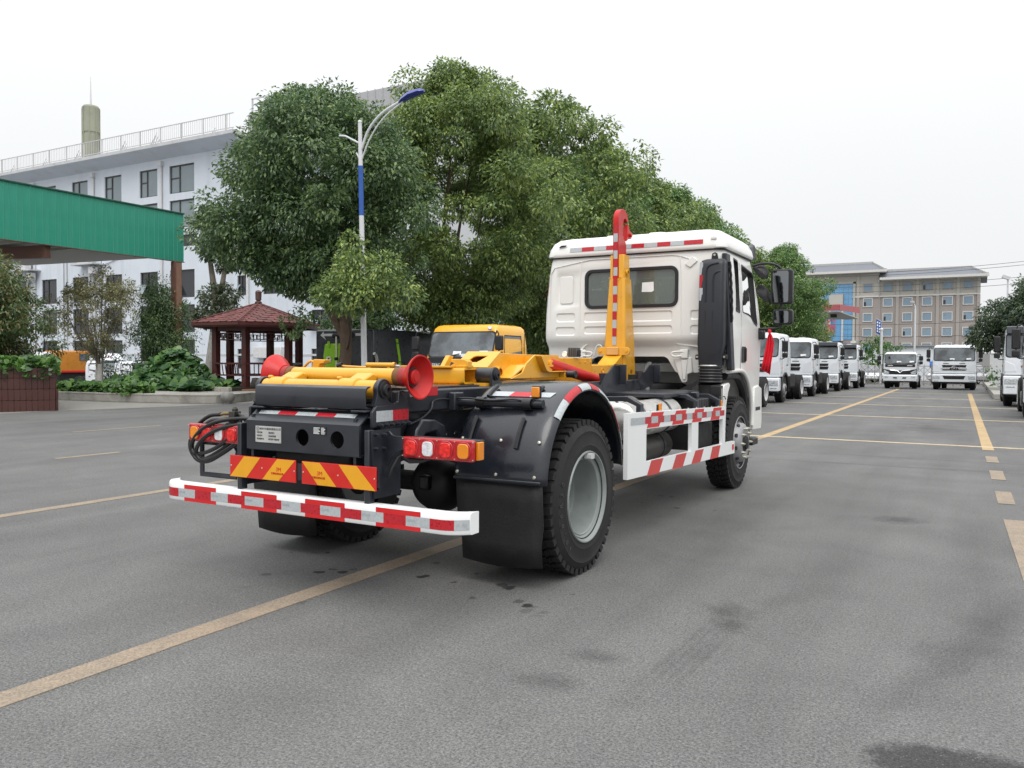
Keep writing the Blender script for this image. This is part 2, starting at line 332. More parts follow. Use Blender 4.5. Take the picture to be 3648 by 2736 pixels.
xs = [-900, -120, -34, -27, -10, 0, 10, 60, 900]; zs = [-.75, -.75, -.7, 0, 0, 0, 0, 0, 0]; ys = [-60, 0, 20, 60, 140, 900]
g = MB(); g.v = [(x, y, z) for y in ys for x, z in zip(xs, zs)]; nx = len(xs)
g.f = [(j*nx+i, j*nx+i+1, (j+1)*nx+i+1, (j+1)*nx+i) for j in range(len(ys)-1) for i in range(nx-1)]
GROUND = tag(g.build('asphalt_ground', M_ASPH, smooth=0), 'grey weathered asphalt of the truck yard', None, kind='structure')

def paint_material(nm, ca, cb):
    m = bpy.data.materials.new(nm); m.use_nodes = True; t = m.node_tree; n = t.nodes; l = t.links; b = n['Principled BSDF']
    tc = n.new('ShaderNodeTexCoord'); nz = n.new('ShaderNodeTexNoise'); nz.inputs['Scale'].default_value = 3.5; nz.inputs['Detail'].default_value = 9; nz.inputs['Roughness'].default_value = .72
    l.new(tc.outputs['Object'], nz.inputs['Vector'])
    mr = n.new('ShaderNodeMapRange'); l.new(nz.outputs[0], mr.inputs[0]); mr.inputs[1].default_value = .42; mr.inputs[2].default_value = .72
    gz = n.new('ShaderNodeTexNoise'); gz.inputs['Scale'].default_value = 110; gz.inputs['Detail'].default_value = 2; l.new(tc.outputs['Object'], gz.inputs['Vector'])
    gm = n.new('ShaderNodeMapRange'); l.new(gz.outputs[0], gm.inputs[0]); gm.inputs[1].default_value = .3; gm.inputs[2].default_value = .7; gm.inputs[3].default_value = .7; gm.inputs[4].default_value = 1.3
    mx = n.new('ShaderNodeMix'); mx.data_type = 'RGBA'; l.new(mr.outputs[0], mx.inputs[0]); mx.inputs[6].default_value = (*ca, 1); mx.inputs[7].default_value = (*cb, 1)
    s2 = n.new('ShaderNodeVectorMath'); s2.operation = 'SCALE'; l.new(mx.outputs[2], s2.inputs[0]); l.new(gm.outputs[0], s2.inputs['Scale']); l.new(s2.outputs[0], b.inputs['Base Color'])
    b.inputs['Roughness'].default_value = .7
    bp = n.new('ShaderNodeBump'); bp.inputs['Strength'].default_value = .35; bp.inputs['Distance'].default_value = .005; l.new(gz.outputs[0], bp.inputs['Height']); l.new(bp.outputs[0], b.inputs['Normal'])
    return m
M_LINE = paint_material('worn_line_paint', (.285,.222,.16), (.185,.158,.127)); M_LINEY = paint_material('yellow_line_paint', (.46,.315,.15), (.28,.215,.14)); M_LINEP = paint_material('pale_line_paint', (.60,.48,.30), (.36,.30,.22))
def strip(x0, y0, x1, y1, wd, m_=None, z=.004, name='lane_marking'):
    d = Vector((x1-x0, y1-y0, 0)); nn = Vector((-d.y, d.x, 0)).normalized() * wd / 2; k = max(1, int(d.length / .35)); m = MB(); rr = random.Random(int(abs(x0*31+y0*17)))
    a = []; b = []
    for i in range(k+1):
        p = Vector((x0, y0, z)) + d * i / k; j = rr.uniform(-.006, .006); a.append(p + nn * (1 + j)); b.append(p - nn * (1 + rr.uniform(-.03, .03)))
    a0 = [(q[0],q[1],.0004) for q in a]; b0 = [(q[0],q[1],.0004) for q in b]; m_n = k+1
    m.add(a + b + a0 + b0, [(i, k+1+i, k+2+i, i+1) for i in range(k)] + [(2*m_n+i, i, i+1, 2*m_n+i+1) for i in range(k)] + [(m_n+i, 3*m_n+i, 3*m_n+i+1, m_n+i+1) for i in range(k)])
    return m.build(name, m_ or M_LINE, GROUND, smooth=0)
strip(.05, -9, -.08, 10.8, .155); strip(-.08, 10.8, -.42, 45, .17, M_LINEY)
strip(3.64, 10.55, 3.05, 39.6, .17, M_LINEY); strip(3.87, 1.2, 3.80, 3.70, .17); strip(3.87, 1.18, 3.95, -6, .17)
for a, b in ((8.65, 9.53), (6.65, 7.62), (4.66, 5.59)): strip(3.86 - .02*a, a, 3.86 - .02*b, b, .155)
for y in (11.12, 18.65, 25.35, 31.95, 38.4): strip(-6.2, y, 14, y, .12, M_LINEP, .0065)
strip(-4.08, -8, -4.1, 9.5, .14)
for a, b in ((1.86, 2.87), (6.0, 8.6), (-3.5, -1.6), (11, 13)): strip(-7.8, a, -7.8, b, .11)
for a, b in ((4.5, 6.5), (9.0, 11.2)): strip(-11.6, a, -11.6, b, .1)
# concrete apron beyond the road edge
M_CONC = mat('pale_concrete', (.235, .225, .205), .8, var=.14, scale=2.5, bump=.1, bscale=30, dirt=(.15, .145, .135), dscale=.5, dcut=(.5, .75))
cp = MB().add([(-18.15, -30, .004), (-18.0, 8.1, .004), (-17.3, 11, .004), (-16.9, 14, .004), (-16.4, 19, .004), (-15.6, 34, .004), (-26.9, 34, .004), (-26.9, -30, .004)], [tuple(range(8))])
tag(cp.build('concrete_pavement', M_CONC, smooth=0), 'pale worn concrete apron beside the asphalt road', None, kind='structure')
# damp patch and oil drips
M_WET = mat('damp_asphalt', (.03, .03, .031), .45, var=.45, scale=60, rvar=.2, bump=.35, bscale=120)
def blob(cx, cy, rx, ry, rot, seed, n=40, amp=.3, z=.003):
    rr = random.Random(seed); ph = [rr.uniform(0, 6.28) for _ in range(5)]; pts = []
    for i in range(n):
        t = 2*pi*i/n; k = 1 + amp * sum(sin((j+2)*t + ph[j]) / (j+2) for j in range(5)) + rr.uniform(-.06, .06)
        x, y = rx*k*cos(t), ry*k*sin(t); pts.append((cx + x*cos(rot) - y*sin(rot), cy + x*sin(rot) + y*cos(rot), z))
    return pts

# ================================================================ wheels (axis X, outer face at x=0, towards +X)
def tyre_mb(Ro=.518, Wd=.275):
    k = Ro / .518; h = [(-.02,.275),(-.004,.30),(0,.335),(.003,.345),(0,.355),(-.001,.40),(-.004,.43),(-.001,.437),(-.006,.445),(-.014,.462),(-.026,.482),(-.045,.497),(-.06,.501)]
    pr = [(a, r*k) for a, r in h] + [(-Wd - a, r*k) for a, r in h[::-1]]
    return MB().lathe(pr, (0,0,0), (1,0,0), 48)
def tread_mb(Ro=.518, Wd=.275, n=44, fine=True):
    m = MB()
    def blk(x0, x1, t0, t1, r0, r1, sk=0.):
        vs = []
        for r in (r0, r1):
            for x, t in ((x0, t0), (x1, t0+sk), (x1, t1+sk), (x0, t1)): vs.append((x, r*cos(t), r*sin(t)))
        m.add(vs, [(0,3,2,1),(4,5,6,7),(0,1,5,4),(1,2,6,5),(2,3,7,6),(3,0,4,7)])
    st = 2*pi/n
    for i in range(n):
        t = i*st
        for s in (0, 1):
            f = (lambda x: x) if s == 0 else (lambda x: -Wd - x)
            tt = t + s*st*.5
            blk(f(-.020), f(-.078), tt, tt+st*.62, .478*Ro/.518, Ro*.996, st*.12)
            if fine:
                blk(f(-.084), f(-.112), tt+st*.1, tt+st*.8, .497*Ro/.518, Ro, st*.25)
        if fine: blk(-Wd/2-.019, -Wd/2+.019, t+st*.3, t+st*1.05, .497*Ro/.518, Ro, -st*.2)
    return m
RIM_DEEP = [(-.004,.308),(.006,.304),(.006,.297),(-.004,.289),(-.022,.279),(-.030,.272),(-.034,.262),(-.030,.255),(-.036,.248),(-.10,.240),(-.20,.236),(-.215,.226),(-.218,.20),(-.216,.15)]
ME_TYRE = tyre_mb().mesh('tyre', M_RUB, 30); ME_TREAD = tread_mb().mesh('tread', M_RUB, 0)
ME_RIMD = MB().lathe(RIM_DEEP, (0,0,0), (1,0,0), 48).mesh('rim', M_RIM, 40)
ME_RIMI = MB().lathe([(-.2,.15),(-.202,.10),(-.20,.0)], (0,0,0), (1,0,0), 24).mesh('hub', M_DARK, 40)
ME_RIMW = MB().lathe(RIM_DEEP[:-1] + [(-.206,.0)], (0,0,0), (1,0,0), 32).mesh('rim', M_RIMW, 40)
rf = MB().lathe([(.0,.285),(.004,.295),(-.008,.298),(-.02,.285),(-.04,.265),(-.07,.255),(-.06,.245),(-.02,.235),(.03,.215),(.055,.185),(.058,.150),(.05,.13),(.05,.0)], (0,0,0), (1,0,0), 40)
ME_RIMF = rf.mesh('rim', mat('front_rim_grey',(.30,.30,.31),.45,metal=.3,var=.12), 45)
ME_HOLES = MB()
for i in range(10):
    t = 2*pi*i/10 + .2; c = Vector((.012, .226*cos(t), .226*sin(t))); nrm = Vector((.8, .6*cos(t), .6*sin(t))).normalized()
    ME_HOLES.cyl(c - nrm*.01, c + nrm*.004, .022, .022, 12)
ME_HOLES = ME_HOLES.mesh('vent_hole', M_INK, 0)
ME_HUBF = MB().lathe([(.05,.10),(.06,.095),(.065,.075),(.08,.07),(.085,.05),(.085,0)], (0,0,0), (1,0,0), 24).mesh('hub', M_DARK, 40)
ME_NUT = MB().cyl((0,0,0),(.03,0,0),.017,.017,6).cyl((.03,0,0),(.045,0,0),.009,.008,8).mesh('wheel_nut', M_STEEL, 0)
def wheel(parent, x, y, z, side, kind, detail=True, scale=1.):
    w = sub('wheel', parent, (x, y, z), (0, 0, 0 if side > 0 else pi)); w.scale = (1, scale, scale)
    put('tyre', ME_TYRE, w)
    t = put('tread', ME_TREAD, w); tag(t, kind='stuff')
    if kind == 'rear':
        put('rim', ME_RIMD, w); put('hub', ME_RIMI, w)
    elif kind == 'rear_white':
        put('rim', ME_RIMW, w)
    else:
        put('rim', ME_RIMF, w); put('hub', ME_HUBF, w)
        if detail:
            tag(put('vent_hole', ME_HOLES, w), kind='stuff')
            for i in range(10):
                t = 2*pi*i/10; put('wheel_nut', ME_NUT, w, loc=(.055, .167*cos(t), .167*sin(t)))
    return w

# ================================================================ the hook-lift truck
T = thing('hook_lift_truck', 'white hook-lift truck with yellow arm and red hook in the middle of the yard', 'truck')
for s in (1, -1):
    wheel(T, s*1.245, 0, .515, s, 'rear'); wheel(T, s*.925, 0, .515, s, 'rear', False); wheel(T, s*1.167, 4.32, .515, s, 'front', s > 0)
# raised size lettering on the rear tyre
for i, ch in enumerate('10.00R20'):
    me = text_mesh(ch, .052, mat('tyre_letter', (.05,.048,.047), .7), .0015); a = R(228 - i*9.5)
    o = put('tyre_lettering', me, T); c = Vector((1.2475, .40*cos(a), .515 + .40*sin(a)))
    upv = Vector((0, cos(a), sin(a))); rt = Vector((0, -sin(a), cos(a))) * -1
    o.matrix_local = Matrix(((rt.x, upv.x, 1, c.x), (rt.y, upv.y, 0, c.y), (rt.z, upv.z, 0, c.z), (0,0,0,1)))
MB().prism(rrect(-.028, .028, -.018, .018, .006), 'x', 0, .05).build('balance_weight', M_RIMW, T, loc=(1.225, .012, .515+.272))
# axles, springs, chassis
m = MB().cyl((-.95,0,.515), (.95,0,.515), .075, n=20); m.build('rear_axle', M_DARK, T)
m = MB().lathe([(-.02,.215),(.06,.205),(.13,.17),(.18,.11),(.2,0)], (.1,-.06,.53), (0,-1,0), 32); dif = m.build('differential', M_BLACK, T)
MB().box(.07,.15,-.30,-.22,.50,.61).build('cap', M_BLACK, dif, .02)
MB().cyl((0,.1,.53),(0,3.2,.62),.055).build('drive_shaft', M_DARK, T)
MB().cyl((-.95,4.32,.515),(.95,4.32,.515),.06).build('front_axle', M_DARK, T)
for s in (1,-1):
    m = MB().plate([(-1.38,.80),(5.2,.80),(5.2,1.08),(-1.38,1.08)], [circ(y,.93,.02,8) for y in (-.55,-.45,-.35,.8,1.0,1.2)], 'x', s*.40, s*.42)
    m.build('frame_rail', M_NAVY, T)
    MB().box(*sorted((s*.36,s*.40)),-1.3,5.2,1.06,1.08).build('rail_flange', M_NAVY, T)
    MB().box(*sorted((s*.405,s*.475)),-1.05,3.35,1.095,1.235).build('subframe_rail', M_NAVY, T, .012)
    MB().tube([(s*.45,-.85,.86),(s*.45,-.5,.80),(s*.45,0,.68),(s*.45,.5,.80),(s*.45,.85,.86)],.045,8).build('leaf_spring', M_DARK, T)
    m = MB().prism([(-.93,.99),(-.87,1.055),(-.73,1.045),(-.63,1.005),(-.60,.93),(-.66,.90),(-.72,.97),(-.84,.96),(-.90,.88),(-.96,.88)],'x',s*.43,s*.52)
    m.build('spring_hanger', M_NAVY, T, .012)
for y in (-.9,.6,1.7,2.8): MB().box(-.36,.36,y-.05,y+.05,.84,1.04).build('cross_member', M_NAVY, T)
# rear crossmember box with two round holes
face = [(-.41,.885),(-.38,.865),(.44,.865),(.46,.88),(.46,1.035),(-.41,1.035)]
cm = MB().plate([(-.435,.868),(.46,.868),(.46,1.045),(-.435,1.045)], [circ(.027,.957,.051,24), circ(.297,.957,.051,24)], 'y', -1.402, -1.385)
CM = cm.build('rear_crossmember', M_NAVY, T, 0, smooth=0)
MB().prism([(-1.402,1.045),(-1.385,1.047),(-1.29,1.115),(-1.30,1.122)],'x',-.435,.46).build('upper_lip', M_NAVY, CM)
MB().box(-.435,.46,-1.385,-1.33,.862,.872).build('lower_lip', M_NAVY, CM)
MB().box(-.40,.44,-1.20,-1.18,.75,1.06).build('inner_panel', M_DARK, CM)
MB().box(-.30,.30,-1.30,-1.2,.76,.86).build('tow_block', M_DARK, CM, .02)
xs_ = [-.385,-.224,-.076,.083,.231,.388]
for i in range(5):
    a, b = xs_[i], xs_[i+1]; n_ = Vector((0,-.62,.78)); z0, z1 = (-1.376,1.0525), (-1.326,1.0925)
    MB().add([(a-.008,z0[0],z0[1]+.011),(b-.008,z0[0],z0[1]+.011),(b,z1[0],z1[1]+.011),(a,z1[0],z1[1]+.011)],[(0,1,2,3)]).build('reflective_strip', M_TR if i % 2 else M_TW, CM, smooth=0)
# maker's plate and data label
MB().box(-.355,-.142,-1.406,-1.402,.913,1.012).build('maker_plate', M_PLATE, CM)
def txt(s, size, x, y, z, m_, parent, al='LEFT', rx=pi/2, rz=0):
    return put('lettering', text_mesh(s, size, m_, .0006, al), parent, loc=(x,y,z), rot=(rx,0,rz))
txt('陕西汽车集团有限责任公司', .0145, -.318, -1.4065, .995, M_INK, CM)
for i, (a, b) in enumerate((('车型名称','驱动型式'),('车型型号','发动机排量'),('变速器型式','陕汽牌 中国西安'))):
    txt(a, .0125, -.345, -1.4065, .972-.0195*i, M_INK, CM); txt(b, .0125, -.245, -1.4065, .972-.0195*i, M_INK, CM)
lg = MB().lathe([(0,.0125),(.0006,.0125),(.0006,.0102),(0,.0102)], (-.334,-1.4062,.995), (0,-1,0), 24); lg.build('logo_ring', M_INK, CM)
MB().prism([(-.339,.992),(-.331,1.003),(-.332,.996),(-.329,.998),(-.337,.987),(-.336,.994)],'y',-1.407,-1.4062).build('logo', M_INK, CM)
for x in (-.349,-.148):
    for z in (.919,1.006): MB().cyl((x,-1.4085,z),(x,-1.406,z),.003,n=8).build('rivet', M_STEEL, CM)
MB().box(.116,.216,-1.406,-1.402,.982,1.028).build('data_label', M_INK, CM)
for i in range(6):
    MB().box(.121,.121+(.05,.038,.044)[i%3],-1.4068,-1.4061,1.0195-.0068*i,1.0225-.0068*i).build('label_print',M_PAPER,CM); MB().box(.18,.18+(.022,.03,.026)[i%3],-1.4068,-1.4061,1.0195-.0068*i,1.0225-.0068*i).build('label_print',M_PAPER,CM)
# bolster side cheeks with bolts, uprights
for s in (1,-1):
    cx = s*.5+.02*(s>0)
    MB().box(*sorted((cx-.03,cx+.005)),-1.395,-1.34,.55,1.022).build('bumper_post', M_NAVY, T, .006)
    ck = MB().plate([(-1.36,.63),(-1.12,.63),(-1.12,1.02),(-1.385,1.02)],[circ(-1.33,.76,.022,12),circ(-1.33,.69,.014,10)],'x',cx+s*.006,cx+s*.018); CK = ck.build('side_cheek', M_NAVY, T)
    for y,z in ((-1.355,.997),(-1.285,.994),(-1.355,.918),(-1.285,.914)):
        MB().cyl((cx+s*.014,y,z),(cx+s*.03,y,z),.012,n=6).cyl((cx+s*.03,y,z),(cx+s*.045,y,z),.007,n=8).build('bolt', M_NAVY, CK)
    up = MB().prism([(-1.33,1.03),(-.98,1.03),(-.98,1.145),(-1.02,1.20),(-1.06,1.235),(-1.08,1.235),(-1.09,1.17),(-1.16,1.155),(-1.29,1.155),(-1.33,1.12)],'x',s*.478,s*.498)
    UP = up.build('hinge_gusset', M_NAVY, T, .004)
    MB().box(*sorted((s*.499,s*.501)),-1.297,-1.145,1.062,1.125).build('reflective_strip', M_TW, UP)
    MB().box(*sorted((s*.499,s*.501)),-1.144,-.992,1.062,1.125).build('reflective_strip', M_TR, UP)
    for i in range(6):
        y = -1.271+.053*i; MB().cyl((s*.498,y,1.043),(s*.515,y,1.043),.014,n=6).cyl((s*.515,y,1.043),(s*.53,y,1.043),.008,n=8).build('bolt', M_NAVY, UP)
    MB().box(*sorted((s*.476,s*.478)),-.80,-.65,1.195,1.25).build('reflective_strip', M_TR, T)
    MB().box(*sorted((s*.476,s*.478)),-.95,-.801,1.195,1.25).build('reflective_strip', M_TW, T)
    hp = MB().prism(arc((-1.215,1.245),.066,-60,200,14)+[(-1.30,1.15),(-1.13,1.15)],'x',s*.46,s*.492); HP = hp.build('hinge_plate', M_NAVY, T, .004)
    m = MB().lathe([(0,.05),(.012,.05),(.014,.034),(.03,.033),(.032,.014),(.02,.012),(.02,0)],(s*.492,-1.215,1.245),(s,0,0),24); m.build('hinge_pin', M_BLACK, HP)
# apron, shafts, rollers
ap = [(-1.345,1.135),(-1.352,1.15),(-1.352,1.235),(-1.345,1.255),(-1.325,1.266),(-1.30,1.268),(-1.30,1.262),(-1.33,1.25),(-1.342,1.23),(-1.342,1.15),(-1.30,1.14),(-1.30,1.13)]
MB().prism(ap,'x',-.415,.462).build('rear_apron', M_NAVY, T, .002)
for x in (-.40,.41): MB().box(x-.05,x+.06,-1.36,-1.26,1.118,1.13).build('weld_pad', M_NAVY, T, .004)
SH = MB().cyl((-.45,-1.215,1.245),(.45,-1.215,1.245),.055,n=28).build('hinge_shaft', M_YEL, T)
for x in (-.33,.24):
    MB().lathe([(-.065,.056),(-.06,.066),(.06,.066),(.065,.056)],(x,-1.215,1.245),(1,0,0),28).build('bearing_collar', M_YEL, SH)
    MB().prism([(-1.19,1.30),(-1.10,1.34),(-1.06,1.33),(-1.06,1.28),(-1.16,1.27)],'x',x-.055,x+.075).build('bearing_bracket', M_YEL, SH, .01)
    MB().cyl((x-.09,-1.23,1.31),(x-.06,-1.23,1.31),.010,n=8).build('grease_nipple', M_YEL, SH)
RA = MB().cyl((-.43,-1.0,1.318),(.43,-1.0,1.318),.052,n=32).build('roller_axle', M_YEL, T)
for s in (1,-1):
    MB().lathe([(0,.05),(.004,.057),(.05,.057),(.05,.05)],(s*.415,-1.0,1.318),(s,0,0),28).build('rusty_collar', M_RUST, RA)
    MB().lathe([(0,.05),(0,.060),(.05,.060),(.06,.05)],(s*.462,-1.0,1.318),(s,0,0),28).build('worn_collar', M_REDD, RA)
    rl = MB().lathe([(0,.050),(.0,.066),(.01,.070),(.075,.128),(.088,.135),(.092,.134),(.092,.126),(.082,.118),(.03,.072),(.024,.06)],(s*.505,-1.0,1.318),(s,0,0),48)
    RL = rl.build('guide_roller', M_RED, T, smooth=50)
    MB().lathe([(0,.06),(.016,.06),(.016,.048)],(s*.527,-1.0,1.318),(s,0,0),32).build('roller_seal', M_BLACK, RL)
    MB().lathe([(0,.047),(.028,.046),(.036,.038),(.036,.030),(.040,.028),(.040,0)],(s*.53,-1.0,1.318),(s,0,0),32).build('roller_cap', M_RED, RL, smooth=40)
# small hydraulic bits on the deck behind the roller
MB().cyl((-.23,-.5,1.385),(0.01,-.5,1.385),.017,n=14).lathe([(0,.02),(.02,.02)],(0.0,-.5,1.385),(1,0,0),14).build('lock_cylinder', M_YEL, T)
for x in (-.2,-.03): MB().box(x-.012,x+.012,-.512,-.488,1.245,1.372).build('cylinder_stand', M_YEL, T)
MB().box(-.47,-.44,-.52,-.46,1.245,1.372).build('fitting_stand', M_NAVY, T)
MB().cyl((.01,-.5,1.38),(.06,-.5,1.378),.009,n=10).build('lock_cylinder_rod', M_ALU, T)
MB().tube([(-.46,-.5,1.375),(-.40,-.5,1.372),(-.3,-.48,1.368),(-.2,-.48,1.366),(-.05,-.48,1.365)],.008,8).build('taped_hose', M_YEL, T)
MB().lathe([(-.02,.012),(-.02,.02),(.02,.02),(.02,.012)],(-.475,-.5,1.38),(.9,.1,.3),14).build('hose_fitting', M_BLACK, T)
MB().box(-.46,-.33,-.86,-.78,1.24,1.365).prism([(-.415,1.365),(-.405,1.422),(-.30,1.42),(-.31,1.395),(-.345,1.39),(-.36,1.365)],'y',-.85,-.79).build('control_valve', M_YEL, T, .005)
MB().tube([(-.54,-.82,1.30),(-.54,-.82,1.355),(-.51,-.82,1.372),(-.475,-.82,1.40),(-.45,-.82,1.41),(-.425,-.82,1.405)],.009,8).build('valve_pipe', M_YEL, T)
# underrun bar with painted blocks and tape
def bar_y(x):
    d = max(0., abs(x+.032) - 1.06); return -1.42 + d*d*4.0
xsb = [-1.235+.02405*i for i in range(101)]
prof = [(0,.010),(0,.104),(.004,.112),(.012,.116),(.085,.116),(.085,0),(.012,0),(.004,.003)]
BB = MB().loft([[(x, bar_y(x)+q[0], .490+q[1]) for q in prof] for x in xsb]).build('underrun_bar', M_WHITE, T, smooth=30)
def onbar(name, x0, x1, z0, z1, off, m_):
    k = max(2, int((x1-x0)/.02)); xx = [x0+(x1-x0)*i/k for i in range(k+1)]
    MB().add([(x, bar_y(x)-off, z0) for x in xx]+[(x, bar_y(x)-off, z1) for x in xx],[(i,i+1,k+2+i,k+1+i) for i in range(k)]).build(name, m_, BB, smooth=60)
rp = [-.991,-.692,-.466,-.163,.067,.371,.597,.903]
for i in range(0,8,2):
    onbar('red_block', rp[i], rp[i+1], .5725, .6005, .0012, M_RPAINT); onbar('red_block', rp[i], rp[i+1], .4935, .5165, .0012, M_RPAINT)
    MB().add([(rp[i],-1.4195,.5975),(rp[i+1],-1.4195,.5975),(rp[i+1],-1.4135,.6047),(rp[i],-1.4135,.6047)],[(0,1,2,3)]).build('red_block', M_RPAINT, BB, smooth=0) if False else None
tp = [-1.174,-1.046,-.888,-.738,-.584,-.433,-.273,-.123,.033,.186,.34,.494,.651,.805,.963,1.105,1.168]
for i in range(16): onbar('reflective_strip', tp[i], tp[i+1], .5165, .5725, .0018, M_TW if i % 2 else M_TR)
M_TINY = mat('grey_print', (.36,.38,.40), .6)
for i in range(1,16,2):
    if tp[i] > -1.05: put('tape_print', text_mesh('DSWB', .022, M_TINY, .0002), BB, loc=(tp[i]+.035, bar_y(tp[i]+.035)-.0026, .548), rot=(pi/2,0,0))
# warning boards
MB().box(-.59,.59,-1.392,-1.378,.70,.80).build('board_carrier', M_NAVY, T)
def board(x0, x1, tops, bots, red_first, tx):
    B = MB().box(x0,x1,-1.402,-1.394,.683,.818).build('warning_board', M_BRED, T, .002)
    for (a, b), (c, d) in zip(tops, bots):
        MB().add([(c,-1.4032,.685),(d,-1.4032,.685),(b,-1.4032,.816),(a,-1.4032,.816)],[(0,1,2,3)]).build('yellow_stripe', M_BYEL, B, smooth=0)
    txt('3M', .034, tx, -1.404, .753, M_BRED, B, 'CENTER'); txt('车辆尾部标志板', .015, tx-.01, -1.404, .727, M_BRED, B, 'CENTER')
    for x in (x0+.012, (x0+x1)/2, x1-.012): MB().lathe([(0,.0055),(.003,.004),(.004,0)],(x,-1.402,.752),(0,-1,0),10).build('screw', M_STEEL, B)
board(-.585,-.026,[(-.459,-.318),(-.177,-.030)],[(-.582,-.437),(-.301,-.165)],True,-.165)
board(.023,.583,[(.026,.165),(.309,.444)],[(.15,.293),(.426,.580)],False,.165)
# tail lamps
def tail_lamp(s):
    x0, x1 = .662, 1.14
    def B(a, b, *r): return MB().box(*sorted((s*a, s*b)), *r)
    LB = B(x0+.01,x1-.004,-1.235,-1.14,.872,.982).build('tail_lamp', M_BLACK, T, .006)
    B(x0,x1,-1.266,-1.234,.866,.987).build('lens_surround', M_LRED, LB, .012, seg=3)
    for i, mm in enumerate((M_LREDB, M_LWH, M_LREDB, M_AMB)):
        c = x0 + .06 + i*.118
        ring = [(s*p[0], p[1]) for p in rrect(c-.051,c+.051,.876,.976,.045,5)]; MB().prism(ring,'y',-1.271,-1.264).build('lens_ring', M_LRED, LB, .003)
        inn = [(s*p[0], p[1]) for p in rrect(c-.036,c+.036,.884,.966,.022,4)]; MB().prism(inn,'y',-1.276,-1.268).build('lens', mm, LB, .004)
    B(x1-.004,x1+.016,-1.235,-1.18,.875,.975).build('side_marker', M_AMB, LB, .004)
    for i in range(5):
        for z in (.879,.975): MB().cyl((s*(x0+.118*i+.003),-1.269,z),(s*(x0+.118*i+.003),-1.265,z),.004,n=8).build('screw', M_STEEL, LB)
    br = [(.52,.81),(.52,1.005),(.555,1.010),(.575,.99),(.60,.984),(.70,.984),(.70,.90),(.65,.905),(.60,.885),(.565,.855),(.545,.81)]
    MB().prism([(s*p[0],p[1]) for p in br],'y',-1.25,-1.238).build('lamp_bracket', M_NAVY, T, .002)
    MB().tube([(s*.62,-1.2,.86),(s*.68,-1.22,.845),(s*.75,-1.2,.85),(s*.82,-1.15,.88)],.018,8).build('lamp_cable', M_BLACK, T)
    MB().tube([(s*.56,-1.26,.74),(s*.58,-1.25,.80),(s*.60,-1.22,.86),(s*.63,-1.2,.88)],.012,8).build('lamp_cable', M_BLACK, T)
tail_lamp(1); tail_lamp(-1)
MB().plate([(-1.10,.622),(-.75,.622),(-.75,.655),(-.70,.87),(-.73,.985),(-1.1,.985)],[[(-1.065,.655),(-.79,.655),(-.755,.81),(-.78,.84),(-1.065,.84)]],'y',-1.205,-1.195).build('hose_frame', M_NAVY, T)
# coiled hoses and valve block
VB = MB().box(-.80,-.745,-1.225,-1.165,1.0,1.075).cyl((-.77,-1.195,1.075),(-.77,-1.195,1.095),.02,n=12).cyl((-.77,-1.195,1.09),(-.77,-1.195,1.103),.012,n=10).build('quick_coupling', mat('greased_steel',(.06,.058,.05),.4,metal=.5,var=.3), T, .004)
for z in (1.06,1.025): MB().cyl((-.80,-1.2,z),(-.86,-1.2,z-.004),.013,n=10).cyl((-.86,-1.2,z-.004),(-.90,-1.2,z-.012),.010,n=10).build('hose_ferrule', mat('brass_fitting',(.25,.18,.08),.35,metal=.8), VB)
def smooth_path(ctrl, k=8):
    P = [Vector(p) for p in ctrl]; P = [P[0]*2-P[1]] + P + [P[-1]*2-P[-2]]; o = []
    for i in range(1, len(P)-2):
        for j in range(k):
            t = j/k; o.append(.5*((2*P[i])+(P[i+1]-P[i-1])*t+(2*P[i-1]-5*P[i]+4*P[i+1]-P[i+2])*t*t+(3*P[i]-P[i-1]-3*P[i+1]+P[i+2])*t**3))
    return o + [P[-2]]
M_HOSE = mat('black_hose', (.011,.011,.012), .38, var=.2)
hs = [[(-.90,-1.2,1.05),(-1.0,-1.21,1.035),(-1.10,-1.22,.97),(-1.165,-1.23,.86),(-1.13,-1.24,.775),(-1.03,-1.245,.745),(-.88,-1.245,.80),(-.74,-1.24,.89),(-.62,-1.2,1.03),(-.52,-1.15,1.06)],
      [(-.90,-1.2,1.01),(-.98,-1.22,1.0),(-1.07,-1.24,.93),(-1.12,-1.25,.85),(-1.10,-1.255,.79),(-1.0,-1.26,.79),(-.86,-1.26,.84),(-.72,-1.25,.93),(-.58,-1.2,1.05),(-.50,-1.1,1.06)],
      [(-.55,-1.15,1.03),(-.70,-1.24,1.03),(-.88,-1.27,1.0),(-1.03,-1.27,.93),(-1.12,-1.26,.83),(-1.08,-1.25,.745),(-.97,-1.25,.735),(-.82,-1.25,.80),(-.70,-1.24,.87),(-.60,-1.2,.93)],
      [(-.56,-1.15,1.0),(-.70,-1.25,.99),(-.86,-1.28,.95),(-.99,-1.28,.88),(-1.06,-1.27,.80),(-1.02,-1.26,.745),(-.90,-1.26,.77),(-.74,-1.25,.85),(-.62,-1.2,.95)],
      [(-.745,-1.19,1.055),(-.69,-1.2,1.04),(-.63,-1.2,1.0),(-.58,-1.18,.98)],[(-.745,-1.19,1.03),(-.72,-1.2,1.0),(-.82,-1.22,.985),(-.75,-1.22,.97),(-.6,-1.2,.97)]]
for h in hs: MB().tube(smooth_path(h), .0135, 8).build('hydraulic_hose', M_HOSE, T, smooth=60)
MB().tube(smooth_path([(.50,-.98,1.03),(.50,-.85,1.06),(.49,-.74,1.11),(.48,-.70,1.16),(.48,-.6,1.17),(.49,-.50,1.16)]),.006,6).build('wiring_cable', M_BLACK, T)
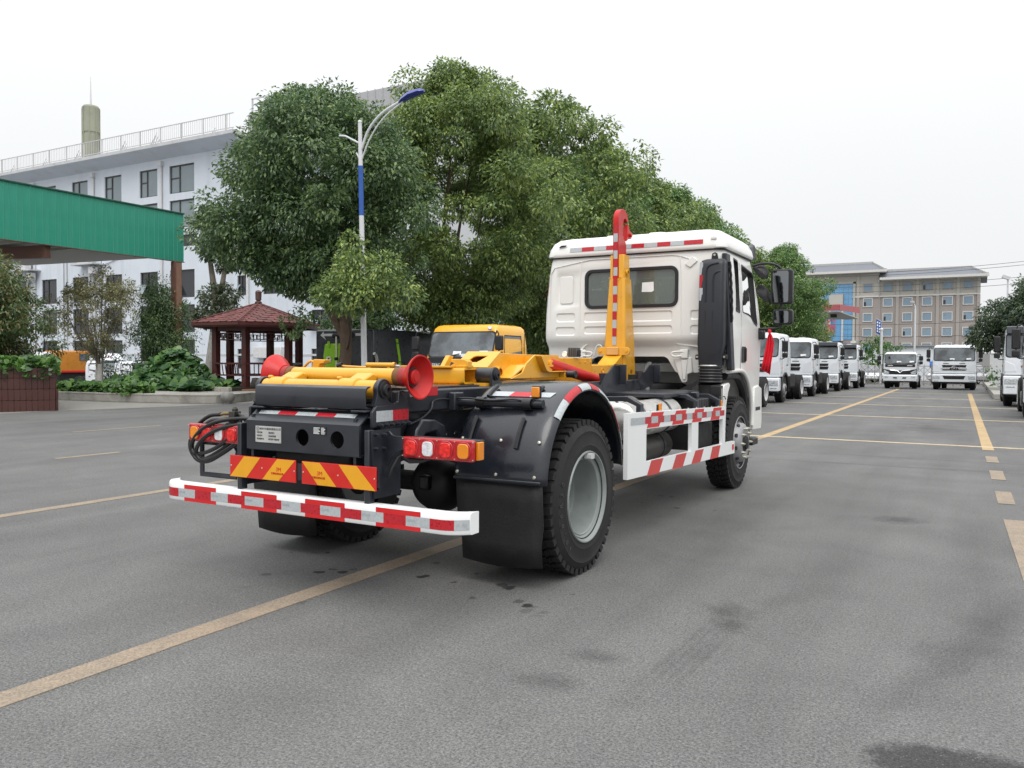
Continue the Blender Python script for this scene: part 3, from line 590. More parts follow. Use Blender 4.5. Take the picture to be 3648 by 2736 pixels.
# ---------------------------------------------------------------- rear fenders, flaps
FC = (0., .63)
def fender(s):
    m = MB(); pr = [(.60,.640),(.63,.652),(1.14,.655),(1.19,.648),(1.225,.632),(1.243,.612),(1.248,.598),(1.245,.590)]; n = 44; k = len(pr)
    for i in range(n+1):
        a = R(3 + 174*i/n); m.v += [(s*p[0], FC[0]+p[1]*cos(a), FC[1]+p[1]*sin(a)) for p in pr]
    m.f = [(i*k+u,(i+1)*k+u,(i+1)*k+u+1,i*k+u+1) for i in range(n) for u in range(k-1)]
    F = m.build('fender', M_FEND, T, smooth=40); so = F.modifiers.new('thickness','SOLIDIFY'); so.thickness = .008; so.offset = -1
    fl = MB(); nx_ = 8; zz = [.70,.55,.40,.28,.15]
    for j, z in enumerate(zz):
        for i in range(nx_+1):
            x = .605+.62*i/nx_; zb = z - (.02*math.sin(pi*i/nx_) if j == 4 else 0); xx = x if z > .3 else .63+.575*i/nx_
            fl.v.append((s*xx, -.628+.02*j*.6-.012*math.sin(pi*i/nx_), zb))
    fl.f = [(j*(nx_+1)+i, j*(nx_+1)+i+1, (j+1)*(nx_+1)+i+1, (j+1)*(nx_+1)+i) for j in range(4) for i in range(nx_)]
    ff = fl.build('mud_flap', mat('flap_rubber',(.010,.010,.011),.6,var=.3,bump=.25,bscale=90,dirt=(.028,.027,.026),dscale=2.5), T); so = ff.modifiers.new('thickness','SOLIDIFY'); so.thickness = .008
    MB().beam((s*.60,-.648,.678),(s*1.225,-.648,.682),.014,.016).build('flap_clamp', M_NAVY, F, .005)
    for z, yy in ((.715,-.652),(.925,-.595)):
        for x in (.63,.915,1.185):
            q = Vector((0, yy-FC[0], z-FC[1])).normalized(); MB().lathe([(0,.012),(.006,.010),(.009,0)],(s*x,FC[0]+q.y*.656,FC[1]+q.z*.656),(0,q.y,q.z),10).build('bolt', M_STEEL, F)
    MB().cyl((s*.44,-.475,1.145),(s*1.135,-.44,1.15),.027,n=16).build('fender_tube', M_NAVY, F)
    MB().box(*sorted((s*.475,s*.53)),-.53,-.42,1.09,1.21).build('tube_mount', M_NAVY, T, .008)
    MB().tube(smooth_path([(s*.50,-.50,1.17),(s*.62,-.505,1.175),(s*.78,-.49,1.165),(s*.95,-.48,1.175),(s*1.06,-.465,1.16),(s*1.09,-.46,1.19)]),.007,6).build('lamp_wire', M_BLACK, F)
    for x in (.69,1.035):
        MB().lathe([(-.03,.029),(-.03,.038),(.03,.038),(.03,.029)],(s*x,-.457,1.147),(1,0,0),14).build('tube_clip', M_BLACK, F)
        for a0, a1 in ((140,158),(112,124)):
            pts = [(s*x, FC[0]+.668*cos(R(a)), FC[1]+.668*sin(R(a))) for a in np.linspace(a0,a1,6)]
            MB().tube(pts,.014,6).build('fender_strap', M_BLACK, F)
    for i, (x0,x1) in enumerate(((.66,.83),(.83,.985),(.985,1.135))):
        q = [(x, FC[0]+.658*cos(R(a)), FC[1]+.658*sin(R(a))) for a in (117,122) for x in (x0,x1)]
        q = [(s*p[0]+(.02*s if k < 2 else 0),p[1],p[2]) for k, p in enumerate(q)]
        MB().add(q,[(0,1,3,2)]).build('reflective_strip', M_TR if i == 1 else M_TW, F, smooth=0)
    for i, (a0,a1) in enumerate(((136,121),(120.5,102),(101,87),(86,74),(73.5,52),(51.5,28),(27.5,14))):
        mm = (M_TW,M_TR,M_TW,M_TR,M_TW,M_TR,M_TW)[i]; v = []; nn = 8
        for a in np.linspace(a0,a1,nn+1):
            for xx, rr_ in ((1.221,.6435),(1.2385,.629),(1.2485,.6165),(1.2515,.604)): v.append((s*xx, FC[0]+rr_*cos(R(a)), FC[1]+rr_*sin(R(a))))
        MB().add(v,[(j*4+u,(j+1)*4+u,(j+1)*4+u+1,j*4+u+1) for j in range(nn) for u in range(3)]).build('reflective_strip', mm, F)
    MB().box(*sorted((s*1.062,s*1.125)),-.462,-.442,1.185,1.262).build('marker_base', M_BLACK, F, .004)
    MB().box(*sorted((s*1.066,s*1.121)),-.476,-.460,1.192,1.256).build('marker_lamp', M_AMB, F, .005)
M_FEND = mat('fender_plastic', (.011,.013,.019), .25, var=.3, scale=3, bump=.06, bscale=14, dirt=(.028,.031,.038), dcut=(.5,.8), rvar=.12, coat=.3)
fender(1); fender(-1)
# ---------------------------------------------------------------- side guards: one frame each, slightly down at the front
def gz(y, z): return z - .0245*(y-.81)
def guard(s):
    X0, X1 = s*1.17, s*1.205
    o = [(.81,.523),(3.93,.508+.0),(3.93,.642),(3.57,.637),(3.545,.637),(3.545,1.024),(.81,1.028)]
    o = [(.81,.523),(3.93,.510),(3.93,.642),(3.545,.642),(3.545,1.024),(.81,1.028)]
    h1 = [(1.21,.628),(2.40,.634),(2.40,.896),(1.21,.893)]; h2 = [(2.60,.635),(3.45,.639),(3.45,.898),(2.60,.896)]
    tf = lambda l: [(y, gz(y,z)) for y, z in l]
    m = MB().plate(tf(o),[tf(h1),tf(h2)],'x',X0,X1); GU = m.build('side_guard', M_WHITE, T, 0, smooth=0)
    def q(name, pts, m_, off=.0012):
        MB().add([(s*(1.205+off), y, gz(y,z)) for y, z in pts],[(0,1,2,3)]).build(name, m_, GU, smooth=0)
    tt = [1.329,1.623,1.941,2.232,2.493,2.785,3.103,3.399]; bb = [1.215,1.501,1.831,2.143,2.396,2.681,2.995,3.302]
    for i in range(0,8,2): q('red_block',[(bb[i],.900),(bb[i+1],.900),(tt[i+1],1.020),(tt[i],1.020)],M_RPAINT)
    ta = [.868,1.173,1.318,1.475,1.625,1.786,1.938,2.098,2.243,2.403,2.559,2.711,2.862,3.028,3.171,3.326,3.498]
    for i in range(16): q('reflective_strip',[(ta[i],.933),(ta[i+1],.933),(ta[i+1],.988),(ta[i],.988)], M_TR if i % 2 else M_TW, .002)
    t2 = [1.329,1.623,1.961,2.256,2.516,2.785,3.078,3.368]; b2 = [1.225,1.514,1.845,2.143,2.39,2.674,2.992,3.291]
    for i in range(0,8,2): q('red_block',[(b2[i],.513),(b2[i+1],.513),(t2[i+1],.632),(t2[i],.632)],M_RSOFT)
    q('red_block',[(3.82,.55),(3.90,.55),(3.90,.61),(3.82,.61)],M_RSOFT)
    for y, z0 in ((1.19,1.065),(2.69,1.035),(3.44,1.015)):
        arm = [(s*.42,z0+.055),(s*1.06,z0+.075),(s*1.175,z0+.015),(s*1.175,z0-.062),(s*1.135,z0-.062),(s*1.135,z0+.0),(s*1.05,z0+.035),(s*.42,z0+.015)]
        MB().prism(arm,'y',y-.035,y+.035).build('guard_arm', M_NAVY, T, .004)
    for y in (1.62,3.50):
        MB().box(*sorted((s*1.15,s*1.165)),y-.035,y+.035,.985,1.06).build('marker_base', M_BLACK, GU, .003); MB().box(*sorted((s*1.166,s*1.18)),y-.028,y+.028,gz(y,1.015),gz(y,1.09)).build('marker_lamp', M_AMB, GU, .004)
    for i in range(9):
        y = 1.35+.25*i; MB().cyl((s*1.185,y,gz(y,1.025)),(s*1.185,y,gz(y,1.036)),.007,n=8).build('bolt', M_STEEL, GU)
guard(1); guard(-1)
# ---------------------------------------------------------------- tanks, battery box and other gear between the axles
def tank(p0, p1, r, m_, parent=T, straps=True):
    p0, p1 = Vector(p0), Vector(p1); ln = (p1-p0).length
    Tk = MB().lathe([(0,0),(.006,r*.5),(.03,r*.86),(.06,r),(ln-.06,r),(ln-.03,r*.86),(ln-.006,r*.5),(ln,0)],p0,(p1-p0),32).build('air_tank', m_, parent)
    if straps:
        for k in (.22,.72):
            MB().lathe([(-.02,r+.001),(-.02,r+.006),(.02,r+.006),(.02,r+.001)],p0+(p1-p0)*k,(p1-p0),32).build('tank_strap', M_NAVY, Tk)
    return Tk
tank((.93,1.25,.925),(.93,2.55,.925),.155,M_ALU); tank((.66,1.35,.955),(.66,2.85,.955),.145,M_ALU)
TK = tank((.80,1.75,.62),(.80,2.75,.62),.125,mat('grey_tank',(.11,.105,.10),.45,metal=.4,var=.2))
for y, z in ((-.06,-.06),(.0,-.075),(.07,-.06)): MB().cyl((.80+y,1.74,.62+z),(.80+y,1.715,.62+z),.018,n=8).build('drain_plug', M_STEEL, TK)
MB().box(.78,.84,1.745,1.752,.65,.69).build('tank_label', M_PLATE, TK)
for i in range(5): MB().box(.72,1.10,2.90+i*.085,2.955+i*.085,.86,1.055).build('battery_cell', M_BLACK, T, .012)
MB().box(.62,1.08,2.85,3.5,.55,.80).build('battery_tray', M_DARK, T, .01)
MB().plate([(2.88,.56),(3.4,.56),(3.4,.72),(2.88,.72)],[circ(3.1,.60,.02,10)],'x',1.02,1.03).build('tray_plate', mat('pale_plate',(.30,.30,.27),.5), T)
MB().box(.45,.95,2.85,3.6,.82,.96).build('exhaust_box', M_DARK, T, .03)
MB().cyl((.55,3.0,.75),(.55,3.9,.80),.11,n=18).build('silencer', M_DARK, T)
MB().lathe([(0,.0),(.0,.13),(.1,.15),(.55,.15),(.6,.13),(.6,0)],(.45,1.9,.95),(0,1,0),24).build('fuel_filter', M_DARK, T)
MB().box(1.02,1.13,3.62,3.72,.98,1.17).build('switch_box', M_BLACK, T, .008); MB().box(1.131,1.134,3.64,3.70,1.0,1.14).build('switch_label', mat('pale_plate',(.3,.3,.27)), T)
MB().tube([(1.11,3.72,1.06),(1.14,3.75,1.05),(1.15,3.75,1.02)],.006,6).build('switch_lever', M_BLACK, T)
MB().box(-.36,.36,3.45,5.0,.62,1.16).build('engine', M_DARK, T, .05)
for x in (-.2,.05,.25): MB().cyl((x,3.36,1.0),(x,3.36,1.28),.055,n=14).build('engine_part', M_DARK, T)
MB().tube(smooth_path([(.50,3.1,1.08),(.40,3.35,1.18),(.28,3.7,1.32),(.2,4.0,1.38)]),.04,10).build('coolant_pipe', mat('dull_pipe',(.20,.20,.20),.4,metal=.5), T)
MB().cyl((.52,2.75,1.06),(.75,2.85,1.03),.06,n=14).build('pump', M_DARK, T)
MB().box(.30,1.06,3.02,3.10,1.06,1.12).build('cross_bar', M_NAVY, T, .01); MB().box(.42,1.0,2.2,3.3,1.085,1.13).build('step_plate', M_NAVY, T, .01)
# container saddles
for s in (1,-1):
    for y0 in (2.06,3.02):
        pl = [(y0-.02,1.13),(y0-.11,1.31),(y0+.08,1.31),(y0+.22,1.385),(y0+.36,1.385),(y0+.36,1.20),(y0+.22,1.10),(y0+.06,1.10)]
        SD = MB().prism(pl,'x',s*.462,s*.478).build('container_saddle', M_NAVY, T, .003)
        MB().box(*sorted((s*.48,s*.55)),y0+.345,y0+.36,1.20,1.39).build('saddle_lip', M_NAVY, SD, .003)
        MB().prism([(s*.478,1.31),(s*.53,1.31),(s*.478,1.20)],'y',y0-.11,y0-.10).build('saddle_rib', M_NAVY, SD)
# ---------------------------------------------------------------- boom
BX = MB().plate([(-.155,1.25),(.155,1.25),(.155,1.365),(-.155,1.365)],[],'y',.50,.52)
BM = MB().prism([(.50,1.25),(.50,1.362),(.70,1.482),(1.75,1.463),(1.75,1.25)],'x',.143,.155).prism([(.50,1.25),(.50,1.362),(.70,1.482),(1.75,1.463),(1.75,1.25)],'x',-.155,-.143).build('boom_side_plate', M_YEL, T, .003)
# sloped rear plate with its opening
e0, e1 = Vector((0,.495,1.358)), Vector((0,.70,1.485)); up = (e1-e0); ln = up.length; up.normalize(); nrm = Vector((0,-up.z,up.y))
sp = MB().plate([(-.158,0),(.156,0),(.156,ln),(-.158,ln)],[[(-.075,.105),(-.06,.16),(-.03,.175),(.075,.175),(.02,.075),(-.05,.075)]],'z',0,.012)
Mx = Matrix(((1,0,0,e0.x),(0,up.y,nrm.y,e0.y),(0,up.z,nrm.z,e0.z),(0,0,0,1)))
sp.xf(Mx).build('boom_end_plate', M_YEL, T, .002)
MB().box(-.15,.15,.70,1.75,1.464,1.474).build('boom_top_plate', M_YEL, T); MB().box(-.15,.15,.52,1.75,1.25,1.262).build('boom_floor_plate', M_YEL, T)
MB().box(-.06,.05,.62,.70,1.30,1.40).cyl((-.03,.66,1.40),(-.03,.66,1.415),.012,n=8).cyl((.0,.66,1.40),(.0,.66,1.415),.012,n=8).cyl((.03,.66,1.40),(.03,.66,1.415),.012,n=8).cyl((-.02,.5,1.36),(-.02,.62,1.36),.016,n=10).build('boom_valve', M_YEL, T)
MB().prism([(.40,1.33),(.52,1.46),(.58,1.455),(.50,1.34)],'x',-.26,-.22).build('boom_lug', M_YEL, T, .004)
for s in (1,-1):
    pl = [(.60,1.278),(.78,1.325),(.85,1.40),(1.0,1.472),(1.24,1.465),(1.32,1.43),(1.335,1.37),(1.30,1.325),(1.48,1.338),(1.48,1.278)]
    OP = MB().prism(pl,'x',s*.295,s*.309).build('ram_bracket', M_YEL, T, .003)
    MB().prism([(1.0,1.462),(1.06,1.455),(1.17,1.335),(1.48,1.335),(1.48,1.325),(1.15,1.325),(1.10,1.34)],'x',s*.309,s*.365).build('bracket_flange', M_YEL, OP, .003)
    MB().box(*sorted((s*.309,s*.36)),1.45,1.475,1.28,1.33).build('bracket_foot', M_YEL, OP, .003)
    MB().cyl((s*.24,1.27,1.40),(s*.325,1.27,1.40),.03,n=18).build('ram_pin', M_YEL, OP)
    MB().box(*sorted((s*.325,s*.333)),1.20,1.285,1.372,1.388).xf(Matrix.Translation((0,0,0))).build('pin_keeper', M_YEL, OP)
    m = MB().add([(s*.155,.62,1.285),(s*.295,.62,1.285),(s*.295,.85,1.385),(s*.155,.85,1.385),(s*.155,1.1,1.40),(s*.295,1.1,1.40)],[(0,1,2,3),(3,2,5,4)]); TR = m.build('bracket_tray', M_YEL, OP, smooth=0); so = TR.modifiers.new('t','SOLIDIFY'); so.thickness = .012
    MB().box(*sorted((s*.155,s*.295)),1.09,1.10,1.28,1.46).build('tray_wall', M_YEL, OP)
    MB().lathe([(-.03,.03),(-.03,.045),(.03,.045),(.03,.03)],(s*.17,.62,1.33),(1,0,0),18).build('hinge_eye', M_YEL, OP)
    # lifting ram
    a, b = Vector((s*.28,1.27,1.40)), Vector((s*.28,3.05,1.125)); d = (b-a).normalized()
    RM = MB().lathe([(0,0),(.0,.045),(.05,.053),((b-a).length-.12,.053),((b-a).length-.06,.05),((b-a).length,.03),((b-a).length,0)],a,d,28).build('lifting_ram', M_RED, T)
    MB().cyl((s*.36,1.50,1.305),(s*.43,1.50,1.305),.03,n=18).build('pivot_sleeve', M_NAVY, T); MB().lathe([(0,.034),(.016,.034),(.018,.018),(.01,.01),(.01,0)],(s*.43,1.50,1.305),(s,0,0),20).build('pivot_cap', M_BLACK, T)
    # rear pivot sleeve next to the transverse beam
    MB().cyl((s*.302,.13,1.312),(s*.43,.13,1.312),.055,n=26).build('pivot_sleeve', M_NAVY, T)
    PP = MB().prism(arc((.13,1.314),.06,-10,190,16)+[(.07,1.20),(.19,1.20)],'x',s*.43,s*.448).build('pivot_plate', M_NAVY, T, .004)
    MB().lathe([(0,.038),(.012,.038),(.014,.028),(.02,.028),(.022,.012),(.012,.01),(.012,0)],(s*.448,.13,1.314),(s,0,0),24).build('pivot_cap', M_BLACK, PP)
    MB().box(*sorted((s*.33,s*.42)),.02,.10,1.236,1.258).build('wear_pad', M_YEL, T)
# transverse hollow beam
TB = MB().plate(rrect(-.07,.12,1.250,1.366,.022,3),[rrect(-.057,.107,1.263,1.353,.014,3)],'x',-.30,.30).build('transverse_beam', M_YEL, T)
MB().box(-.34,.20,-.10,-.02,1.368,1.380).build('beam_flange', M_YEL, TB, .003); MB().box(-.20,.26,-.10,.10,1.248,1.2495).build('beam_pad', M_YEL, TB)
MB().prism([(.155,1.38),(.19,1.366),(.307,1.366),(.307,1.415),(.27,1.43),(.165,1.43),(.158,1.41),(.19,1.40)],'y',-.03,.03).build('beam_stop', M_YEL, TB, .004)
MB().box(.22,.30,-.05,.06,1.366,1.385).build('stop_foot', M_YEL, TB, .003)
MB().box(-.47,.40,-.93,-.02,1.2365,1.2475).build('deck_plate', M_NAVY, T)
# telescopic jib
JO = MB().plate([(-.12,1.215),(.12,1.215),(.12,1.452),(-.12,1.452)],[[(-.102,1.235),(.102,1.235),(.102,1.395),(-.102,1.395)]],'y',1.66,2.56).build('jib_outer', M_YEL, T, .008)
MB().box(-.098,.098,2.3,3.50,1.205,1.386).build('jib_inner', M_YEL, T, .012)
for y in (2.28,2.40,2.53): MB().cyl((.12,y,1.41),(.127,y,1.41),.011,n=6).build('bolt', M_YEL, JO)
MB().lathe([(0,.028),(.008,.03),(.008,.02),(0,.016)],(.098,2.88,1.325),(1,0,0),18).build('jib_eye', M_YEL, T)
MB().prism([(3.20,1.39),(3.42,1.50),(3.42,1.386)],'x',-.10,-.085).prism([(3.20,1.39),(3.42,1.50),(3.42,1.386)],'x',.085,.10).build('jib_gusset', M_YEL, T)
MB().prism([(3.20,1.386),(3.42,1.495),(3.43,1.485),(3.21,1.376)],'x',-.085,.085).build('gusset_plate', M_YEL, T)
# gauge and valve block by the cab
GV = MB().box(.04,.15,2.16,2.24,1.465,1.53).build('valve_block', M_BLACK, T, .006)
for i in range(5): MB().box(.05+.02*i,.062+.02*i,2.15,2.24,1.46,1.55).build('valve_segment', mat('cast_grey',(.09,.09,.085),.5), GV, .003)
MB().lathe([(0,.024),(.016,.026),(.02,.023),(.017,.021),(.017,0)],(.012,2.17,1.487),(.1,-1,0),24).build('pressure_gauge', M_PAPER, GV); MB().lathe([(0,.027),(.018,.028),(.021,.023),(.018,.022)],(.012,2.172,1.487),(.1,-1,0),24).build('gauge_rim', M_ALU, GV)
# mast
def ring(z, x0, x1, y0, y1, c=.018): return [(x0+c,y0,z),(x1-c,y0,z),(x1,y0+c,z),(x1,y1,z),(x0,y1,z),(x0,y0+c,z)]
MS = MB().loft([ring(1.205,-.125,.13,3.445,3.73),ring(1.25,-.125,.13,3.43,3.735),ring(1.60,-.121,.128,3.42,3.70),ring(2.33,-.072,.112,3.425,3.625)]).build('mast', M_YEL, T, .004)
MB().loft([ring(2.30,-.058,-.016,3.43,3.60,.004),ring(2.585,-.056,-.016,3.43,3.59,.004)]).build('mast_head', M_YEL, T, .002)
MB().loft([ring(2.30,.036,.106,3.43,3.60,.008),ring(2.59,.036,.104,3.43,3.58,.008)]).build('mast_head', M_YEL, T, .004)
MB().box(-.016,.036,3.52,3.59,2.30,2.56).build('mast_head_web', M_YEL, T)
for sx_ in (-1,1): MB().tube([(.01+sx_*.02,3.423,2.27),(.01+sx_*.05,3.423,2.34),(.01+sx_*.085,3.43,2.335)],.005,5).build('weld_bead', M_YEL, MS)
MB().tube([(.075,3.421+.0002*i,1.62+.036*i) for i in range(19)],.0035,5).build('weld_seam', M_YEL, MS)
MB().lathe([(0,.016),(0,.03),(.02,.03),(.02,.016)],(.108,3.50,2.40),(1,0,0),18).build('lifting_eye', M_YEL, MS)
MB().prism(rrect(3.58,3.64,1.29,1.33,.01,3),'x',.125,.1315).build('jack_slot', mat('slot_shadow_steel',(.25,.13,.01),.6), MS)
CL = MB().prism(rrect(-.19,.195,1.488,1.577,.044,6),'y',3.395,3.41).build('mast_clamp', M_YEL, T, .003)
MB().box(-.07,.066,3.372,3.394,1.492,1.574).build('clamp_block', mat('sheen_yellow',(.66,.36,.10),.4,coat=.4,var=.1), CL, .004)  # paler yellow: sheen of the sky on the glossy block painted in
for x in (-.15,.158): MB().cyl((x,3.382,1.533),(x,3.395,1.533),.014,n=6).build('bolt', M_YEL, CL)
# hook
hk = [(3.425,2.10),(3.425,2.93)] + arc((3.565,2.96),.145,170,45,10) + [(3.70,3.01),(3.715,2.985),(3.66,2.975)] + arc((3.618,2.955),.055,15,160,7) + [(3.556,2.93),(3.556,2.83),(3.585,2.775),(3.63,2.75),(3.655,2.72),(3.655,2.10)]
HK = MB().prism(hk,'x',-.026,.038).build('hook', M_RED, T, .006)
MB().prism([(3.665,2.84),(3.685,2.955),(3.705,2.95),(3.735,2.90),(3.81,2.865),(3.80,2.81),(3.70,2.79),(3.64,2.76)],'x',-.01,.045).build('hook_latch', M_RED, HK, .005)
MB().cyl((-.02,3.74,2.84),(.07,3.74,2.84),.022,n=10).build('latch_pin', M_RED, HK)
for i in range(6):
    z0 = 2.36+.0925*i; z1 = z0+.0915
    if z0 > 2.31: MB().box(-.0175,.0295,3.4225,3.4242,z0,z1).build('reflective_strip', M_TR if i % 2 else M_TW, HK)
for i in range(8):
    z0 = 1.60+.0925*i; yy = 3.4185 + .0*i; xo = .004 if i < 4 else .008
    MB().box(-.024+xo,.024+xo,3.4150,3.4175,z0,z0+.0915).build('reflective_strip', M_TR if i % 2 == 1 else M_TW, MS)
# ---------------------------------------------------------------- cab
def sect(z, hw, y0, y1, r=.10, n=5): return [(p[0],p[1],z) for p in rrect(-hw,hw,y0,y1,r,n)]
lv = [(.62,1.10,3.99,5.46),(1.0,1.115,3.99,5.475),(1.30,1.125,3.99,5.475),(1.56,1.130,3.985,5.47),(1.605,1.131,3.965,5.47),(1.65,1.132,3.920,5.465),(1.70,1.132,3.903,5.46),(1.8,1.131,3.90,5.45),(2.0,1.124,3.90,5.42),(2.2,1.110,3.90,5.365),(2.4,1.088,3.90,5.295),(2.58,1.062,3.905,5.225),(2.65,1.048,3.915,5.20)]
body = MB().loft([sect(*q) for q in lv]).mesh('cab_body', M_CAB, 0)
inner = MB().loft([sect(z,hw-.055,max(y0,3.96)+.05,y1-.07,.08) for z,hw,y0,y1 in ((1.40,1.126,3.98,5.47),(1.8,1.131,3.90,5.45),(2.2,1.110,3.90,5.365),(2.58,1.062,3.905,5.225))])
arch = [(3.5,.3),(3.5,1.30),(4.45,1.30)] + arc((4.45,.72),.60,82,8,8) + [(5.06,.3)]
cut = [inner, MB().prism(arch,'x',-2,2), MB().prism([(-.62,1.1),(.60,1.1),(.53,1.28),(.42,1.455),(.38,1.478),(-.44,1.478),(-.50,1.45),(-.60,1.28)],'y',3.5,4.6),
       MB().prism(rrect(-.555,.545,2.055,2.475,.075,6),'y',3.7,4.2), MB().prism(rrect(-.97,.97,1.86,2.50,.08,5),'y',5.05,6.0)]
qw = [(4.235,2.04),(4.215,2.015),(4.225,2.0),(4.375,1.99),(4.395,2.01),(4.49,2.545),(4.48,2.57),(4.33,2.585),(4.31,2.565)]
dw = [(4.525,2.02),(4.54,1.995),(4.78,1.985),(4.90,1.965),(5.02,1.90),(5.17,1.865),(5.20,1.89),(5.165,2.45),(5.12,2.49),(4.66,2.545),(4.635,2.52)]
for s in (1,-1): cut += [MB().prism(qw,'x',s*.85,s*1.3), MB().prism(dw,'x',s*.85,s*1.3)]
# pressed recesses of the back wall
dp = 3.912
def pocket(x0,x1,z0,z1,r,ins=.016):
    o = rrect(x0,x1,z0,z1,r,3); i = rrect(x0+ins,x1-ins,z0+ins,z1-ins,max(.004,r-ins*.5),3)
    m = MB(); n = len(o); m.v = [(p[0],3.85,p[1]) for p in o]+[(p[0],3.8995,p[1]) for p in o]+[(p[0],dp,p[1]) for p in i]
    m.f = [tuple(range(n)),tuple(range(2*n,3*n))]+[(a*n+k,a*n+(k+1)%n,(a+1)*n+(k+1)%n,(a+1)*n+k) for a in (0,1) for k in range(n)]
    return m
for sx_ in (1,-1):
    f = lambda a,b: (a,b) if sx_ < 0 else (-b,-a)
    cut += [pocket(*f(-.955,-.70),1.885,1.995,.03), pocket(*f(-.965,-.70),1.72,1.83,.03)]
cut += [pocket(-.955,-.70,2.07,2.465,.05,.02), pocket(-.59,.50,1.875,1.998,.03), pocket(-.59,.50,1.735,1.832,.03)]
cab_me = boolean(body, cut, M_CAB); sharp(cab_me, 32)
CB = put('cab_body', cab_me, T)
bv = CB.modifiers.new('bevel','BEVEL'); bv.width = .006; bv.segments = 2; bv.limit_method = 'ANGLE'; bv.angle_limit = R(50)
MB().prism(rrect(-.905,-.735,2.105,2.43,.03,4),'y',3.902,3.915).build('back_hatch', M_CAB, CB, .005)
# raised shoulder frame pressed into the back wall
MB().tube([(-1.03,3.905,1.72),(-1.035,3.902,2.45),(-.98,3.902,2.54),(-.60,3.902,2.60),(-.5,3.902,2.615),(.5,3.902,2.615),(.58,3.902,2.60),(.72,3.902,2.55)],.007,6).build('pressed_rib', M_CAB, CB, smooth=80)
MB().prism([(.64,2.50),(.72,2.585),(.76,2.56),(.78,2.53),(.70,2.46)],'y',3.885,3.905).build('back_blank', M_CAB, CB, .006)
for x_ in (-.64,.60): MB().tube([(x_,3.9035,1.72),(x_,3.9015,1.9),(x_*.995,3.9015,2.4),(x_*.97,3.903,2.60)],.007,6).build('pressed_rib', M_CAB, CB, smooth=80)
# windows
def frame(o, i, ax, a, b): return MB().plate(o,[i],ax,a,b)
wf = frame(rrect(-.575,.565,2.035,2.495,.09,6),rrect(-.538,.528,2.072,2.458,.06,6),'y',3.885,3.925).build('rear_window_seal', M_BLACK, CB, .008)
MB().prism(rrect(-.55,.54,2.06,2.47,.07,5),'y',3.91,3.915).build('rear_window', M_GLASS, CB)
MB().add([(.135,3.9085,2.32),(.27,3.9085,2.325),(.275,3.9085,2.225),(.25,3.9085,2.21),(.13,3.9085,2.215)],[(0,1,2,3,4)]).build('paper_sheet', M_PAPER, CB, smooth=0)
def offpoly(p, d):
    c = Vector((sum(q[0] for q in p)/len(p), sum(q[1] for q in p)/len(p))); return [tuple(c+(Vector(q)-c)*(1+d/max(.05,(Vector(q)-c).length))) for q in p]
def hwz(z): return np.interp(z,[q[0] for q in lv],[q[1] for q in lv])
for s in (1,-1):
    for nm, pl in (('quarter_window',qw),('door_window',dw)):
        v = [(s*(hwz(z)-.028), y, z) for y, z in offpoly(pl,.006)]; MB().add(v,[tuple(range(len(v)))]).build(nm, M_GLASSD, CB, smooth=0)
        o_, i_ = offpoly(pl,.016), offpoly(pl,-.006); n_ = len(pl)
        v = [(s*(hwz(z)+.004),y,z) for y,z in o_]+[(s*(hwz(z)+.004),y,z) for y,z in i_]+[(s*(hwz(z)-.03),y,z) for y,z in i_]
        MB().add(v,[(k,(k+1)%n_,n_+(k+1)%n_,n_+k) for k in range(n_)]+[(n_+k,n_+(k+1)%n_,2*n_+(k+1)%n_,2*n_+k) for k in range(n_)]).build('window_seal', M_BLACK, CB)
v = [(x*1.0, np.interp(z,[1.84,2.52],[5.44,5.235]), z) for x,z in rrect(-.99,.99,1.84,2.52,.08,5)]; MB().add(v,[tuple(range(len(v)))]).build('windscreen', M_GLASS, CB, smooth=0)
# seats, dash
for x in (-.62,.62):
    ST = MB().box(x-.24,x+.24,4.35,4.85,1.55,1.72).build('seat', M_INT, CB, .05); MB().prism([(4.25,1.7),(4.40,1.7),(4.28,2.28),(4.16,2.28)],'x',x-.23,x+.23).build('backrest', M_INT, ST, .05); MB().box(x-.13,x+.13,4.14,4.22,2.30,2.44).build('headrest', M_INT, ST, .03)
MB().box(-1.0,1.0,5.05,5.35,1.5,1.87).build('dashboard', M_INT, CB, .05)
